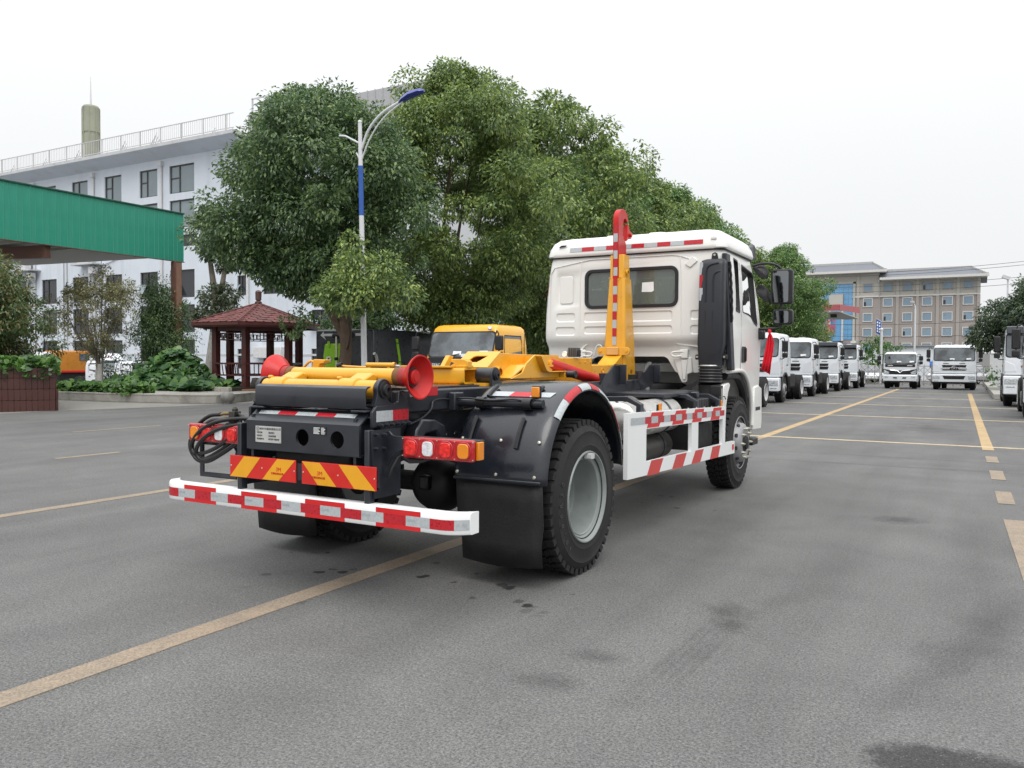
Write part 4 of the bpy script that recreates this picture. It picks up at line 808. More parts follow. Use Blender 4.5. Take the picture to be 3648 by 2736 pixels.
# door seams, handles
for s in (1,-1):
    MB().prism(rrect(4.47,4.665,1.415,1.60,.03,4),'x',s*1.126,s*1.136).build('door_handle_cup', M_BLACK, CB, .004)
    MB().prism(rrect(4.60,4.645,1.43,1.585,.015,3),'x',s*1.136,s*1.150).build('door_handle', M_BLACK, CB, .005)
    pts = [(4.43,1.31),(4.44,1.6),(4.445,2.0),(4.555,2.56)]; MB().tube([(s*(hwz(z)-.0005),y,z) for y,z in pts],.005,5).build('door_seam', mat('seam_shadow',(.08,.08,.075),.8), CB)
    pts = [(5.30,1.31),(5.31,1.6),(5.30,1.83)]; MB().tube([(s*(hwz(z)-.004),y,z) for y,z in pts],.005,5).build('door_seam', MATS['seam_shadow'], CB)
    # wheel arch lip, liner
    lip = [(3.93,1.318),(4.44,1.325)] + arc((4.45,.72),.605,80,5,10) + [(5.045,.66)]
    MB().tube([(s*1.118,y,z) for y,z in lip],.026,8).build('arch_lip', M_CAB, CB, smooth=70)
    MB().tube([(s*1.05,y,z) for y,z in [(4.02,1.27)]+[(4.40,1.275)]+arc((4.45,.72),.55,80,0,8)],.05,8).build('arch_liner', M_BLACK, CB)
    RF = [(3.77,.585),(3.76,1.14),(3.78,1.175),(3.98,1.195),(4.03,1.17),(3.95,1.09),(3.88,.96),(3.86,.80),(3.86,.62),(3.84,.585)]
    MB().prism(RF,'x',s*1.075,s*1.125).build('rear_splash_panel', M_CAB, T, .01)
    ST = MB().prism([(5.06,.60),(5.47,.585),(5.50,.70),(5.48,1.10),(5.30,1.14),(5.10,1.12)],'x',s*1.06,s*1.135).build('step_panel', M_CAB, CB, .015)
    MB().box(*sorted((s*1.13,s*1.137)),5.16,5.40,.83,.875).build('step_recess', M_BLACK, ST, .004)
    MB().box(*sorted((s*1.0,s*1.15)),4.98,5.25,.42,.50).build('mud_edge', M_BLACK, CB, .01)
    MB().box(*sorted((s*1.02,s*1.09)),4.95,5.02,.40,1.0).build('arch_flap', M_BLACK, CB, .006)
    # mirrors
    AR = MB().tube(smooth_path([(s*1.06,5.24,2.60),(s*1.15,5.28,2.625),(s*1.27,5.30,2.62),(s*1.36,5.31,2.58),(s*1.385,5.31,2.5),(s*1.39,5.31,2.1),(s*1.39,5.31,1.90),(s*1.37,5.30,1.845),(s*1.28,5.29,1.83),(s*1.13,5.28,1.825)]),.016,8).build('mirror_arm', M_BLACK, T, smooth=70)
    for z0,z1,x0,x1 in ((2.125,2.548,1.27,1.525),(1.875,2.065,1.295,1.53)):
        MB().prism([(s*p[0],p[1]) for p in rrect(x0,x1,z0,z1,.035,4)],'y',5.27,5.37).build('mirror_housing', M_BLACK, AR, .014)
        g_ = MB().prism([(s*p[0],p[1]) for p in rrect(x0+.025,x1-.045,z0+.022,z1-.022,.025,4)],'y',5.262,5.2695); g_.build('mirror_glass', M_MIRR, AR)
    MB().loft([[(s*(cx+hw*u),5.30+.03*v,cz+hh*v2) for u,v,v2 in ((-1,-1,-1),(1,-1,-1),(1,1,1),(-1,1,1))] for cx,cz,hw,hh in ((1.08,2.60,.03,.035),(1.13,2.56,.045,.05),(1.19,2.49,.04,.045),(1.205,2.47,.03,.03))]).build('blind_spot_mirror', M_BLACK, AR, .012)
    MB().loft([[(s*(cx+hw*u),5.38+.03*v,cz+hh*v2) for u,v,v2 in ((-1,-1,-1),(1,-1,-1),(1,1,1),(-1,1,1))] for cx,cz,hw,hh in ((1.10,2.34,.03,.05),(1.16,2.28,.045,.055),(1.225,2.19,.035,.04))]).build('kerb_mirror', M_BLACK, AR, .012)
    MB().box(*sorted((s*1.10,s*1.20)),5.26,5.36,1.70,1.815).build('mirror_mount', M_BLACK, AR, .02)
# roof
rv = [(2.655,1.075,3.885,5.215),(2.672,1.088,3.872,5.235),(2.70,1.086,3.874,5.24),(2.76,1.072,3.886,5.23),(2.83,1.035,3.912,5.19),(2.868,.985,3.95,5.14),(2.888,.91,4.02,5.06),(2.895,.80,4.12,4.95)]
RFO = MB().loft([sect(z,hw,y0,y1,.12,6) for z,hw,y0,y1 in rv]).build('cab_roof', M_CAB, T, smooth=45)
MB().loft([sect(z,hw,y0,y1,.1,6) for z,hw,y0,y1 in ((2.645,1.07,3.89,5.21),(2.657,1.075,3.883,5.215))]).build('roof_seal', M_BLACK, RFO)
for x0 in (-.34,.18): MB().prism([(3.90,2.79),(3.93,2.86),(4.0,2.895),(4.15,2.912),(5.0,2.912),(5.0,2.88),(3.95,2.80)],'x',x0,x0+.15).build('roof_rib', M_CAB, RFO, .012)
xr = [-.765,-.61,-.455,-.30,-.145,.01,.165,.32,.475,.63,.845]
for i in range(10):
    MB().add([(xr[i],3.8770,2.712),(xr[i+1],3.8770,2.712),(xr[i+1],3.8865,2.762),(xr[i],3.8865,2.762)],[(0,1,2,3)]).xf(Matrix.Translation((0,-.006,0))).build('reflective_strip', M_TR if i % 2 else M_TW, RFO, smooth=0)
for x in (-.86,):
    MB().prism([(x-.05,2.775),(x+.03,2.785),(x+.05,2.80),(x-.02,2.80)],'y',3.872,3.889).build('roof_vent', M_BLACK, RFO)
MB().box(.93,.995,3.872,3.889,2.755,2.79).build('roof_emblem', M_CAB, RFO, .006)
MB().prism([(5.10,2.62),(5.16,2.66),(5.48,2.70),(5.40,2.86),(5.36,2.875),(5.10,2.80)],'x',-1.05,1.05).build('sun_visor', M_BLACK, RFO, .02)
for i,(z0,z1) in enumerate(((2.34,2.47),(2.21,2.34),(2.08,2.21))):
    v = []
    for z in (z0,z1):
        hw_ = hwz(z)
        for th in (192,208,224): v.append((-(hw_-.1)+.1025*cos(R(th)),4.0+.1025*sin(R(th)),z))
    MB().add(v,[(0,1,4,3),(1,2,5,4)]).build('reflective_strip', M_TR if i == 1 else M_TW, CB, smooth=80)
# air intake behind the cab
def ir(z,x0,x1,y0,y1,r): return [(p[0],p[1],z) for p in rrect(x0,x1,y0,y1,r,4)]
AI = MB().loft([ir(1.385,.845,1.095,3.72,3.90,.05),ir(1.50,.84,1.10,3.715,3.90,.05),ir(1.62,.835,1.12,3.71,3.90,.045),ir(2.46,.845,1.115,3.73,3.90,.04),ir(2.515,.865,1.105,3.755,3.90,.035),ir(2.53,.90,1.09,3.79,3.90,.03)]).build('air_intake', mat('intake_plastic',(.012,.0135,.019),.42,var=.15,dirt=(.03,.033,.04),dcut=(.6,.85)), T, smooth=45)
M_IN = MATS['intake_plastic']
for x, z0, z1 in ((.925,2.07,2.36),(1.005,2.07,2.30),(.925,1.66,1.97),(1.005,1.66,1.97)): MB().tube([(x,3.722,z0),(x,3.724,z1)],.012,6).build('intake_rib', M_IN, AI)
MB().tube(smooth_path([(.925,3.726,2.36),(.935,3.728,2.43),(.98,3.73,2.465),(1.06,3.735,2.48)]),.012,6).build('intake_rib', M_IN, AI); MB().tube(smooth_path([(1.005,3.726,2.30),(1.015,3.728,2.36),(1.05,3.73,2.385),(1.08,3.735,2.39)]),.012,6).build('intake_rib', M_IN, AI)
MB().prism([(.93,2.50),(.945,2.60),(.975,2.615),(1.0,2.60),(1.02,2.50)],'y',3.885,3.899).build('intake_tab', M_BLACK, AI, .003); MB().cyl((.972,3.878,2.585),(.972,3.888,2.585),.012,n=10).build('bolt', M_STEEL, AI)
for x in (.82,1.115): MB().box(x-.025,x+.025,3.80,3.90,1.445,1.50).build('intake_lug', M_BLACK, AI, .008); MB().cyl((x,3.788,1.475),(x,3.80,1.475),.012,n=10).build('bolt', M_STEEL, AI)
for i in range(3): MB().box(.856,.892,3.7165-.0,3.7185,2.08+.138*i,2.08+.138*i+.136).xf(Matrix.Translation((0,.006+.0035*i,0))).build('reflective_strip', M_TR if i == 1 else M_TW, AI)
gr = MB()
for i in range(23):
    z = 1.36+.052*i; 
MB().prism([(3.885,1.33),(4.03,1.33),(4.03,2.60),(3.885,2.60)],'x',1.085,1.142).xf(Matrix(((1,0,-.055,.105),(0,1,0,0),(0,0,1,0),(0,0,0,1)))).build('corner_duct', M_IN, AI, .012)
MB().tube([(1.15-.03*(i/14)**2+.006*(i%2), 3.945, 1.85+.047*i) for i in range(15)],.016,6).build('duct_grille', M_BLACK, AI)
bl = [(0,.115)]
for i in range(6): bl += [(.012+.032*i,.128),(.024+.032*i,.128),(.030+.032*i,.112)]
BE = MB().lathe([(z,r*1.0) for z, r in bl],(.965,3.80,1.385),(0,0,-1),28).build('intake_bellows', M_BLACK, T, smooth=60)
MB().lathe([(0,.118),(.012,.122),(.02,.118)],(.965,3.80,1.388),(0,0,-1),28).build('hose_clamp', M_ALU, BE)
MB().lathe([(0,.125),(.06,.125),(.10,.14),(.26,.16),(.30,.10)],(.965,3.80,1.19),(.0,.15,-1),24).build('air_filter', M_DARK, T)
# back lower brackets, loops
for s in (1,-1):
    MB().prism([(s*p[0],p[1]) for p in [(.50,1.46),(.58,1.47),(.70,1.47),(.72,1.30),(.66,1.28),(.655,1.20),(.64,1.185),(.60,1.185),(.585,1.21),(.55,1.29)]],'y',3.955,3.99).build('cab_mount', M_CAB, CB, .01)
    MB().prism([(s*p[0],p[1]) for p in [(.61,1.22),(.645,1.22),(.655,1.36),(.66,1.44),(.59,1.44),(.60,1.34)]],'y',3.94,3.957).build('mount_rib', M_CAB, CB, .006)
    MB().tube(smooth_path([(s*.66,3.94,1.53),(s*.58,3.925,1.535),(s*.50,3.92,1.525),(s*.49,3.92,1.50),(s*.52,3.92,1.48),(s*.60,3.925,1.485)]),.011,8).build('cab_hook', M_CAB, CB)
    MB().box(*sorted((s*.58,s*.67)),3.925,3.985,1.46,1.56).build('hook_plate', M_CAB, CB, .006)
    MB().beam((s*.66,3.7,1.10),(s*.95,3.75,1.25),.03,.04).build('cab_strut', M_DARK, T)
MB().tube(smooth_path([(-.46,3.93,1.50),(-.43,3.92,1.59),(-.39,3.92,1.61),(-.36,3.92,1.58),(-.37,3.93,1.48)]),.009,8).build('cab_hook', M_CAB, CB)
MB().tube(smooth_path([(-.66,3.965,1.50),(-.63,3.96,1.57),(-.55,3.955,1.625),(-.44,3.953,1.64),(.45,3.953,1.64),(.55,3.955,1.62),(.70,3.96,1.60),(.80,3.965,1.585)]),.013,6).build('sill_bead', M_CAB, CB, smooth=80)
# red ribbon tied to the mirror arm (hangs from the truck, so a thing of its own)
rb = MB(); secs = [(1.822,.012,1.262),(1.80,.022,1.264),(1.775,.012,1.268),(1.74,.028,1.272),(1.66,.046,1.274),(1.55,.052,1.262),(1.42,.054,1.242),(1.30,.056,1.225)]; nn = 12
for j,(z,hw,cx) in enumerate(secs):
    for i in range(nn+1):
        u = i/nn*2-1; rb.v.append((cx+hw*u, 5.27+.016*sin(i*1.7+j*.5)*min(1,j/3)-(.02 if j < 3 else 0)*(1-u*u), z-(.03*u if j == 7 else 0)))
rb.f = [(j*(nn+1)+i,j*(nn+1)+i+1,(j+1)*(nn+1)+i+1,(j+1)*(nn+1)+i) for j in range(len(secs)-1) for i in range(nn)]
RB = rb.build('red_ribbon', mat('red_cloth',(.72,.012,.03),.6,var=.1), None, smooth=80); so = RB.modifiers.new('t','SOLIDIFY'); so.thickness = .003
tag(RB, 'bright red cloth ribbon knotted on the mirror arm of the hook-lift truck', 'ribbon')
# ================================================================ vegetation
def leaf_mesh(name, P, D, Nn, ln, wd, m_, fold=.25):
    """P positions, D tip directions, Nn normals (k,3); one folded four-sided leaf each"""
    k = len(P); D = D/np.linalg.norm(D,axis=1,keepdims=True); S = np.cross(D,Nn); S /= np.linalg.norm(S,axis=1,keepdims=True)+1e-9; U = np.cross(S,D)
    ln = np.asarray(ln).reshape(-1,1); wd = np.asarray(wd).reshape(-1,1)
    V = np.empty((k,4,3)); V[:,0] = P; V[:,1] = P+D*ln*.45+S*wd+U*wd*fold; V[:,2] = P+D*ln-U*ln*.12; V[:,3] = P+D*ln*.45-S*wd+U*wd*fold
    me = bpy.data.meshes.new(name); me.vertices.add(4*k); me.vertices.foreach_set('co', V.reshape(-1).astype(np.float32))
    T_ = np.arange(4*k).reshape(k,4); tri = np.concatenate([T_[:,[0,1,2]],T_[:,[0,2,3]]],1).reshape(-1,3)
    me.loops.add(tri.size); me.loops.foreach_set('vertex_index', tri.reshape(-1).astype(np.int32)); me.polygons.add(len(tri))
    me.polygons.foreach_set('loop_start', np.arange(0,tri.size,3,dtype=np.int32)); me.polygons.foreach_set('loop_total', np.full(len(tri),3,dtype=np.int32))
    me.materials.append(m_); me.update(calc_edges=True); me.validate(); return me
def round_leaf_mesh(name, P, D, Nn, ln, m_):
    k = len(P); D = D/np.linalg.norm(D,axis=1,keepdims=True); S = np.cross(D,Nn); S /= np.linalg.norm(S,axis=1,keepdims=True)+1e-9; U = np.cross(S,D); ln = np.asarray(ln).reshape(-1,1)
    sh = [(0,.12,0),(.0,.0,.06),(-.05,.30,.0),(.22,.50,.03),(.62,.42,0),(1.,.0,-.10),(.62,-.42,0),(.22,-.50,.03),(-.05,-.30,.0)]
    sh = [(.1,0,.05),(-.08,.28,.0),(.20,.50,.07),(.62,.40,.02),(1.,.0,-.12),(.62,-.40,.02),(.20,-.50,.07),(-.08,-.28,.0)]
    V = np.stack([P+D*ln*a_+S*ln*b_+U*ln*c_ for a_,b_,c_ in sh],1); n_ = len(sh)
    me = bpy.data.meshes.new(name); me.vertices.add(n_*k); me.vertices.foreach_set('co',V.reshape(-1).astype(np.float32)); T_ = np.arange(n_*k).reshape(k,n_)
    tri = np.concatenate([T_[:,[0,i,i+1]] for i in range(1,n_-1)],1).reshape(-1,3)
    me.loops.add(tri.size); me.loops.foreach_set('vertex_index',tri.reshape(-1).astype(np.int32)); me.polygons.add(len(tri))
    me.polygons.foreach_set('loop_start',np.arange(0,tri.size,3,dtype=np.int32)); me.polygons.foreach_set('loop_total',np.full(len(tri),3,dtype=np.int32))
    me.polygons.foreach_set('use_smooth',[True]*len(tri)); me.materials.append(m_); me.update(calc_edges=True); return me
def clump_leaves(rng, centers, radii, per, size, droop=.5, flat=.75):
    Ps, Ds, Ns, Ls, Ws = [], [], [], [], []
    for c, r in zip(centers, radii):
        k = max(8, int(per*(r/.7)**2)); d = rng.normal(size=(k,3)); d /= np.linalg.norm(d,axis=1,keepdims=True)
        # sprays: leaves gather along a handful of twigs of the clump
        nt_ = max(6,k//16); tw = rng.normal(size=(nt_,3)); tw /= np.linalg.norm(tw,axis=1,keepdims=True); idx = rng.integers(0,nt_,k)
        d = tw[idx] + d*.33; d /= np.linalg.norm(d,axis=1,keepdims=True)
        rad = r*rng.uniform(.35,1.12,k)**.6; p = c + d*rad[:,None]*np.array([1,1,flat]); p[:,2] -= droop*.12*rad
        t = d*.8 + rng.normal(size=(k,3))*.45; t[:,2] -= droop; n = d*.4 + rng.normal(size=(k,3))*.45; n[:,2] += .75
        Ps.append(p); Ds.append(t); Ns.append(n); s = size*rng.uniform(.7,1.3,k); Ls.append(s); Ws.append(s*.23)
    return [np.concatenate(q) for q in (Ps,Ds,Ns,Ls,Ws)]
def envelope(rng, n, rx, ry, z0, z1, wide=.42, jit=.16, top=1.):
    """clump centres in an uneven crown volume"""
    C, Rr = [], []; lob = rng.uniform(0,6.28,4)
    while len(C) < n:
        h = rng.uniform(0,1); a = rng.uniform(0,2*pi)
        prof = (math.sin(pi*min(1,h/wide)*.5)**.7 if h < wide else max(0,math.cos(pi*.5*(h-wide)/(1-wide)))**.62)
        prof *= 1+.20*math.sin(2*a+lob[0]+3*h)+.13*math.sin(3*a+lob[1]-4*h)+.10*math.sin(5*h*3+lob[2])
        q = rng.uniform(.25,1)**.45
        C.append((rx*prof*q*math.cos(a)+rng.normal()*jit, ry*prof*q*math.sin(a)+rng.normal()*jit, z0+(z1-z0)*h+rng.normal()*jit)); Rr.append(rng.uniform(.40,.98)*(1-.35*max(0,h-.7)))
    return np.array(C), np.array(Rr)
def limbs(rng, base_r, z_split, centers, n_limb, lean=(0,0), twist=.25):
    m = MB(); tp = Vector((lean[0],lean[1],z_split)); n = 8
    pts = [Vector((0,0,-.1)), Vector((0,0,.1))] + [tp*(i/n)+Vector((rng.normal()*.02,rng.normal()*.02,0)) for i in range(1,n+1)]
    m.tube(pts,[base_r*1.5,base_r*1.2]+[base_r*(1.05-.3*i/n) for i in range(1,n+1)],10)
    zc = centers[:,2]; idx = rng.choice(len(centers),n_limb,replace=False)
    for j, i in enumerate(idx):
        e = Vector(centers[i])*.72+tp*.28; b0 = tp*rng.uniform(.75,1.0); mid = b0.lerp(e,.45)+Vector((rng.normal()*twist,rng.normal()*twist,abs(rng.normal())*twist))
        pp = smooth_path([b0,b0.lerp(mid,.55)+Vector((0,0,.15)),mid,e],4); r0 = base_r*rng.uniform(.32,.6)
        m.tube(pp,[r0*(1-.85*k/(len(pp)-1)) for k in range(len(pp))],6)
    return m
M_BARK = mat('tree_bark', (.095,.065,.045), .9, var=.35, scale=9, bump=.8, bscale=22)
M_BARKG = mat('grey_bark', (.21,.18,.15), .9, var=.25, scale=9, bump=.5, bscale=22)
M_LIME = mat('lime_washed_bark', (.52,.50,.47), .9, var=.2, scale=7, bump=.5, bscale=20, dirt=(.2,.18,.15), dscale=5)
LF_CAM = leafmat('camphor_leaf', (.088,.150,.052), (.200,.290,.095), (.38,.47,.125))
LF_DK = leafmat('dark_leaf', (.060,.118,.056), (.132,.215,.095), (.24,.34,.12))
LF_BR = leafmat('bright_leaf', (.04,.10,.025), (.085,.20,.04), (.17,.31,.07))
LF_OL = leafmat('olive_leaf', (.15,.15,.085), (.27,.27,.14), (.42,.39,.17))
LF_FL = leafmat('flowering_leaf', (.05,.10,.035), (.11,.175,.055), (.26,.20,.08))
LF_VINE = leafmat('pumpkin_leaf', (.035,.10,.035), (.08,.18,.06), (.16,.30,.085))
def tree_parts(seed, rx, ry, z0, z1, ncl, per, size, base_r, zs, lf, nlimb=14, lean=(0,0), extra=None, wide=.42, off=(0,0)):
    rng = np.random.default_rng(seed); C, Rr = envelope(rng,ncl,rx,ry,z0,z1,wide); C = C + np.array([off[0],off[1],0])
    if extra is not None: C = np.concatenate([C,np.array(extra)[:,:3]]); Rr = np.concatenate([Rr,np.array(extra)[:,3]])
    q = clump_leaves(rng,C,Rr,per,size)
    return leaf_mesh('crown',*q,lf), limbs(rng,base_r,zs,C,min(nlimb,len(C)),lean).mesh('trunk',M_BARK,50)
def plant_tree(name, label, cat, loc, parts, rz=0., sc_=(1,1,1), group=None):
    t = thing(name,label,cat,loc,rz,group); t.scale = sc_; put('crown',parts[0],t); put('trunk',parts[1],t); return t
GR = 'trees in the row along the yard'
e1 = [(.4,-.3,3.5,.6),(.9,.1,3.3,.55),(1.6,.2,3.6,.6),(1.9,.3,4.2,.6),(-.3,-.2,3.3,.5),(1.9,.5,3.1,.5),(1.3,-.9,3.6,.55),(1.0,-1.2,3.1,.5),(1.5,-.7,3.2,.5),(.8,-1.3,4.0,.5),(1.7,-.9,3.3,.45),(-1.5,-.5,2.4,.4),(-1.1,-.4,2.7,.4)]
t1 = tree_parts(11,2.85,2.5,3.75,9.0,175,600,.125,.20,2.5,LF_DK,9,(.05,0),e1,.40,(-1.15,.05))
plant_tree('camphor_tree','dark leafy tree with a forked trunk right beside the red pavilion','tree',(-12.0,12.75,0),t1,0,(1,1,1),GR)
T1_ = bpy.data.objects['camphor_tree']; rng = np.random.default_rng(15)
Cb = np.array([(1.7,-1.6,3.7),(1.2,-.8,3.9),(3.3,-1.8,3.1),(1.5,-2.2,3.1),(3.2,-2.3,3.6),(1.6,-2.0,3.2),(2.5,-2.5,3.6),(2.2,-2.4,3.3),(2.8,-2.45,3.2),(2.0,-2.5,2.95),(2.9,-2.6,2.95),(2.45,-2.6,2.95),(2.5,-2.5,4.05),(2.1,-2.4,3.0),(2.75,-2.4,3.0),(3.0,-2.2,2.9),(2.35,-2.4,4.3)]); Rb = np.array([.5,.5,.45,.4,.4,.45,.42,.42,.42,.4,.36,.45,.33,.36,.36,.3,.22])
put('lower_branch_leaves',leaf_mesh('lower_branch_leaves',*clump_leaves(rng,Cb,Rb*1.3,900,.115),LF_CAM),T1_)
MB().tube(smooth_path([(.1,0,1.7),(.9,-.8,2.1),(1.7,-1.8,2.6),(2.4,-2.5,3.2)]),.045,6).build('lower_branch',M_BARK,T1_,smooth=60)
t2 = tree_parts(12,3.9,3.2,2.9,10.7,250,600,.125,.26,3.2,LF_CAM,10,(.2,0),None,.40)
plant_tree('camphor_tree','tallest broad tree of the row, behind the yellow truck cab and street lamp','tree',(-11.9,17.9,0),t2,0,(1,1,1),GR)
t3 = tree_parts(13,3.0,3.0,2.2,10.3,135,400,.155,.2,2.8,LF_CAM,12,(0,.1),None,.45)
t4 = tree_parts(14,2.8,2.8,2.4,9.6,125,380,.16,.2,2.6,leafmat('spring_leaf',(.07,.145,.055),(.165,.29,.10),(.32,.46,.13)),10,(0,0),None,.42)
lab = ['tree of the row showing just left of the white cab roof','tree of the row whose top rises behind the red hook','tree of the row directly above the middle of the white cab roof',
       'light green tree of the row just right of the red hook','tree of the row above the right corner of the cab roof','tree of the row just left of the sun visor of the cab','tree of the row far behind the cab side window','last small tree of the row before the big tree at the trucks']
for i, (x, y, h_) in enumerate(((-11.0,23.6,11.8),(-11.6,29.0,11.1),(-11.9,34.5,11.2),(-11.9,40.0,11.5),(-11.8,46.0,10.9),(-11.9,52.0,10.4),(-11.9,59.0,9.9),(-11.9,67.0,9.8))):
    pr = (t3,t4,t3,t4,t4,t3,t4,t3)[i]; n0 = 10.8 if pr is t3 else 10.1
    plant_tree('camphor_tree',lab[i],'tree',(x,y,0),pr,1.3*i,(1.1,1.1,h_/n0),GR)
plant_tree('camphor_tree','broad light green tree reaching down behind the left row of white trucks','tree',(-8.5,54.5,0),t4,2.2,(.95,.95,.96),GR)
plant_tree('camphor_tree','dark low-crowned tree beside the petrol station canopy','tree',(-9.0,64,0),t3,.7,(.7,.7,.5))
# hedge-dark trees in front of the building, seen between trunks
hd = tree_parts(21,2.0,1.6,.3,4.2,70,240,.19,.12,1.0,LF_DK,6,(0,0),None,.35)
for i,(x,y,s_) in enumerate(((-14.2,31.5,1.1),(-14.2,27.5,1.0),(-13.2,35,1.1),(-17.6,20.6,.85))):
    plant_tree('evergreen_shrub',['dark shrub between the yellow truck and the white cab, farther one','dark shrub between the yellow truck and the white cab, nearer one','dark shrub just left of the white cab back wall','dark shrub right behind the pavilion post'][i],'shrub',(x,y,0),hd,i*1.4,(s_,s_,s_),'dark shrubs behind the tree row')
# pruned tree with lime-washed trunk
rng = np.random.default_rng(31)
C = np.array([(.2,0,3.6),(.7,.1,3.2),(-.3,.2,3.4),(.5,-.2,2.9),(-.6,0,2.9),(-.8,.3,2.8),(.9,0,3.7),(-.2,0,6.5),(.3,.1,6.1),(-.4,0,5.8),(.1,0,5.4),(.6,0,5.5),(-.1,0,7.0),(-.5,0,6.7),(.25,0,6.8),(.5,.1,5.0),(-.9,.3,3.0),(.6,.1,3.9)]); Rr = np.array([.62,.5,.5,.45,.45,.4,.42,.5,.5,.45,.5,.45,.42,.42,.42,.4,.35,.3])
WT = thing('pruned_tree','pruned tree with a white lime-washed trunk left of the pavilion','tree',(-23.35,17.9,.3))
put('crown',leaf_mesh('crown',*clump_leaves(rng,C,Rr*1.12,620,.16),leafmat('grey_green_leaf',(.05,.075,.04),(.115,.15,.085),(.20,.24,.13))),WT)
MB().tube([(-.28,0,-.3),(-.18,0,.6),(-.04,0,1.4),(.09,0,2.2)],[.27,.24,.22,.20],12).build('washed_trunk',M_LIME,WT,smooth=60)
MB().tube([(.09,0,2.2),(.15,0,2.6),(.2,0,3.0)],[.20,.20,.17],10).tube([(.2,0,3.0),(.0,0,4.2),(-.2,0,5.2),(-.2,0,6.2)],[.13,.12,.09,.04],8).tube([(.2,0,3.0),(.55,0,4.2),(.75,0,5.0),(.7,0,5.6)],[.12,.10,.07,.03],8).build('trunk',M_BARKG,WT,smooth=60)
# sparse multi-stemmed tree
rng = np.random.default_rng(41); ST_ = thing('sparse_tree','thin olive multi-stemmed tree on the kerbed island left of the green canopy post','tree',(-25.4,14.3,.45))
C, Rr = envelope(rng,60,1.45,1.4,1.2,4.15,.55,.12); Rr *= .62
put('crown',leaf_mesh('crown',*clump_leaves(rng,C,Rr,560,.085,.2),LF_OL),ST_)
sm = MB(); tops = C[rng.choice(len(C),46)]
for j, e in enumerate(tops):
    b0 = Vector((.09*cos(j),.09*sin(j),0)); e = Vector(e); f_ = b0+Vector((e.x*.18,e.y*.18,.9+.1*(j%4))); pp = smooth_path([b0,f_,b0.lerp(e,.62)+Vector((0,0,.12)),e],4); r0 = .045 if j < 8 else .016
    if j >= 8: pp = pp[4:]
    sm.tube(pp,[r0*(1-.8*k/(len(pp)-1)) for k in range(len(pp))],5)
tag(sm.build('stem',M_BARKG,ST_,smooth=60),kind='stuff')
MB().tube([(-.06,0,-.2),(-.05,0,.3),(-.04,0,.75)],[.12,.10,.08],10).tube([(.10,-.03,-.2),(.10,-.03,.3),(.11,-.03,.75)],[.12,.10,.08],10).build('washed_stem',M_LIME,ST_,smooth=60)
# feathery evergreen and sapling
ev = tree_parts(51,.80,.8,.5,4.0,60,420,.11,.09,1.6,LF_DK,8,(0,0),None,.35)
plant_tree('feathery_evergreen','dark feathery evergreen just left of the brown canopy post','tree',(-25.6,17.2,.3),ev,0,(.74,.74,1.0))
sp_ = tree_parts(52,.42,.4,.35,1.55,14,90,.10,.04,.5,LF_DK,4,(0,0),None,.5)
plant_tree('sapling','small dark sapling between the two white vans','shrub',(-27.5,16.4,.1),sp_)
fb = tree_parts(53,2.3,2.0,.4,3.2,95,480,.12,.16,.8,LF_FL,10,(0,0),None,.45)
fl_ = plant_tree('flowering_shrub','big bushy shrub with reddish and yellow tips at the left edge, over the brown planter','shrub',(-21.5,7.9,.95),fb,0,(.86,.86,1))
def cover(name, label, pts_fn, n, size, lf, seed, parent=None, up=.8):
    rng = np.random.default_rng(seed); P = np.array([pts_fn(rng) for _ in range(n)]); D = rng.normal(size=(n,3)); D[:,2] = D[:,2]*.5-.35; Nn = rng.normal(size=(n,3))*.45; Nn[:,2] += 1; Nn[:,1] -= .35; Nn[:,0] += .3; s = size*rng.uniform(.6,1.35,n)
    o = put(name, round_leaf_mesh(name,P,D,Nn,s,lf), parent); tag(o,label,'ground cover' if label and not parent else None,kind='stuff'); return o
# ================================================================ island, planter, pavement
M_KERB = mat('weathered_concrete', (.34,.33,.30), .85, var=.18, scale=3, bump=.25, bscale=25, dirt=(.17,.15,.13), dscale=1.6, dcut=(.52,.75))
M_TERR = mat('terracotta_base', (.30,.16,.10), .8)
isl = [(-26.2,12.2),(-23.4,11.6),(-21.4,11.85),(-19.46,12.18),(-18.3,12.6),(-17.62,13.1),(-17.5,13.7),(-17.75,14.4),(-18.14,15.05),(-18.3,17),(-18.4,21),(-26.4,21)]
IS = MB().prism(isl,'z',0,.28).build('kerbed_island', M_KERB, None, .02); tag(IS,'raised concrete kerb island with planting and a pavilion',None,kind='structure')
for i in range(3): 
    a = Vector((*isl[i+2],0)) if i else Vector((-22.6,11.65,0))
for i,(a,b) in enumerate(zip(isl[1:8],isl[2:9])):
    a, b = Vector((*a,.29)), Vector((*b,.29)); d = (b-a).normalized(); nn_ = Vector((d.y,-d.x,0))
    MB().add([a+nn_*.012+d*.01,b+nn_*.012-d*.01,b-nn_*.16-d*.01,a-nn_*.16+d*.01,a+nn_*.012+d*.01-Vector((0,0,.05)),b+nn_*.012-d*.01-Vector((0,0,.05)),b-nn_*.16-d*.01-Vector((0,0,.05)),a-nn_*.16+d*.01-Vector((0,0,.05))],[(0,1,2,3),(4,7,6,5),(0,4,5,1),(1,5,6,2),(2,6,7,3),(3,7,4,0)]).build('kerb_stone',M_KERB,IS,.01)
for i in range(10):
    x = -23.6+.42*i; MB().box(x,x+.405,15.0+.02*i,15.16+.02*i,.28,.43).build('kerb_block', mat('pale_block',(.42,.40,.36),.8,var=.2,scale=4), IS, .012)
MB().box(-24.6,-19.5,15.2,20.8,.28,.40).build('planting_soil', mat('soil',(.05,.04,.03),.95), IS)
bk = MB().lathe([(-.02,.12),(.06,.14),(.14,.20),(.22,.235),(.30,.24)],(-17.3,13.5,.05),(0,0,1),24); 
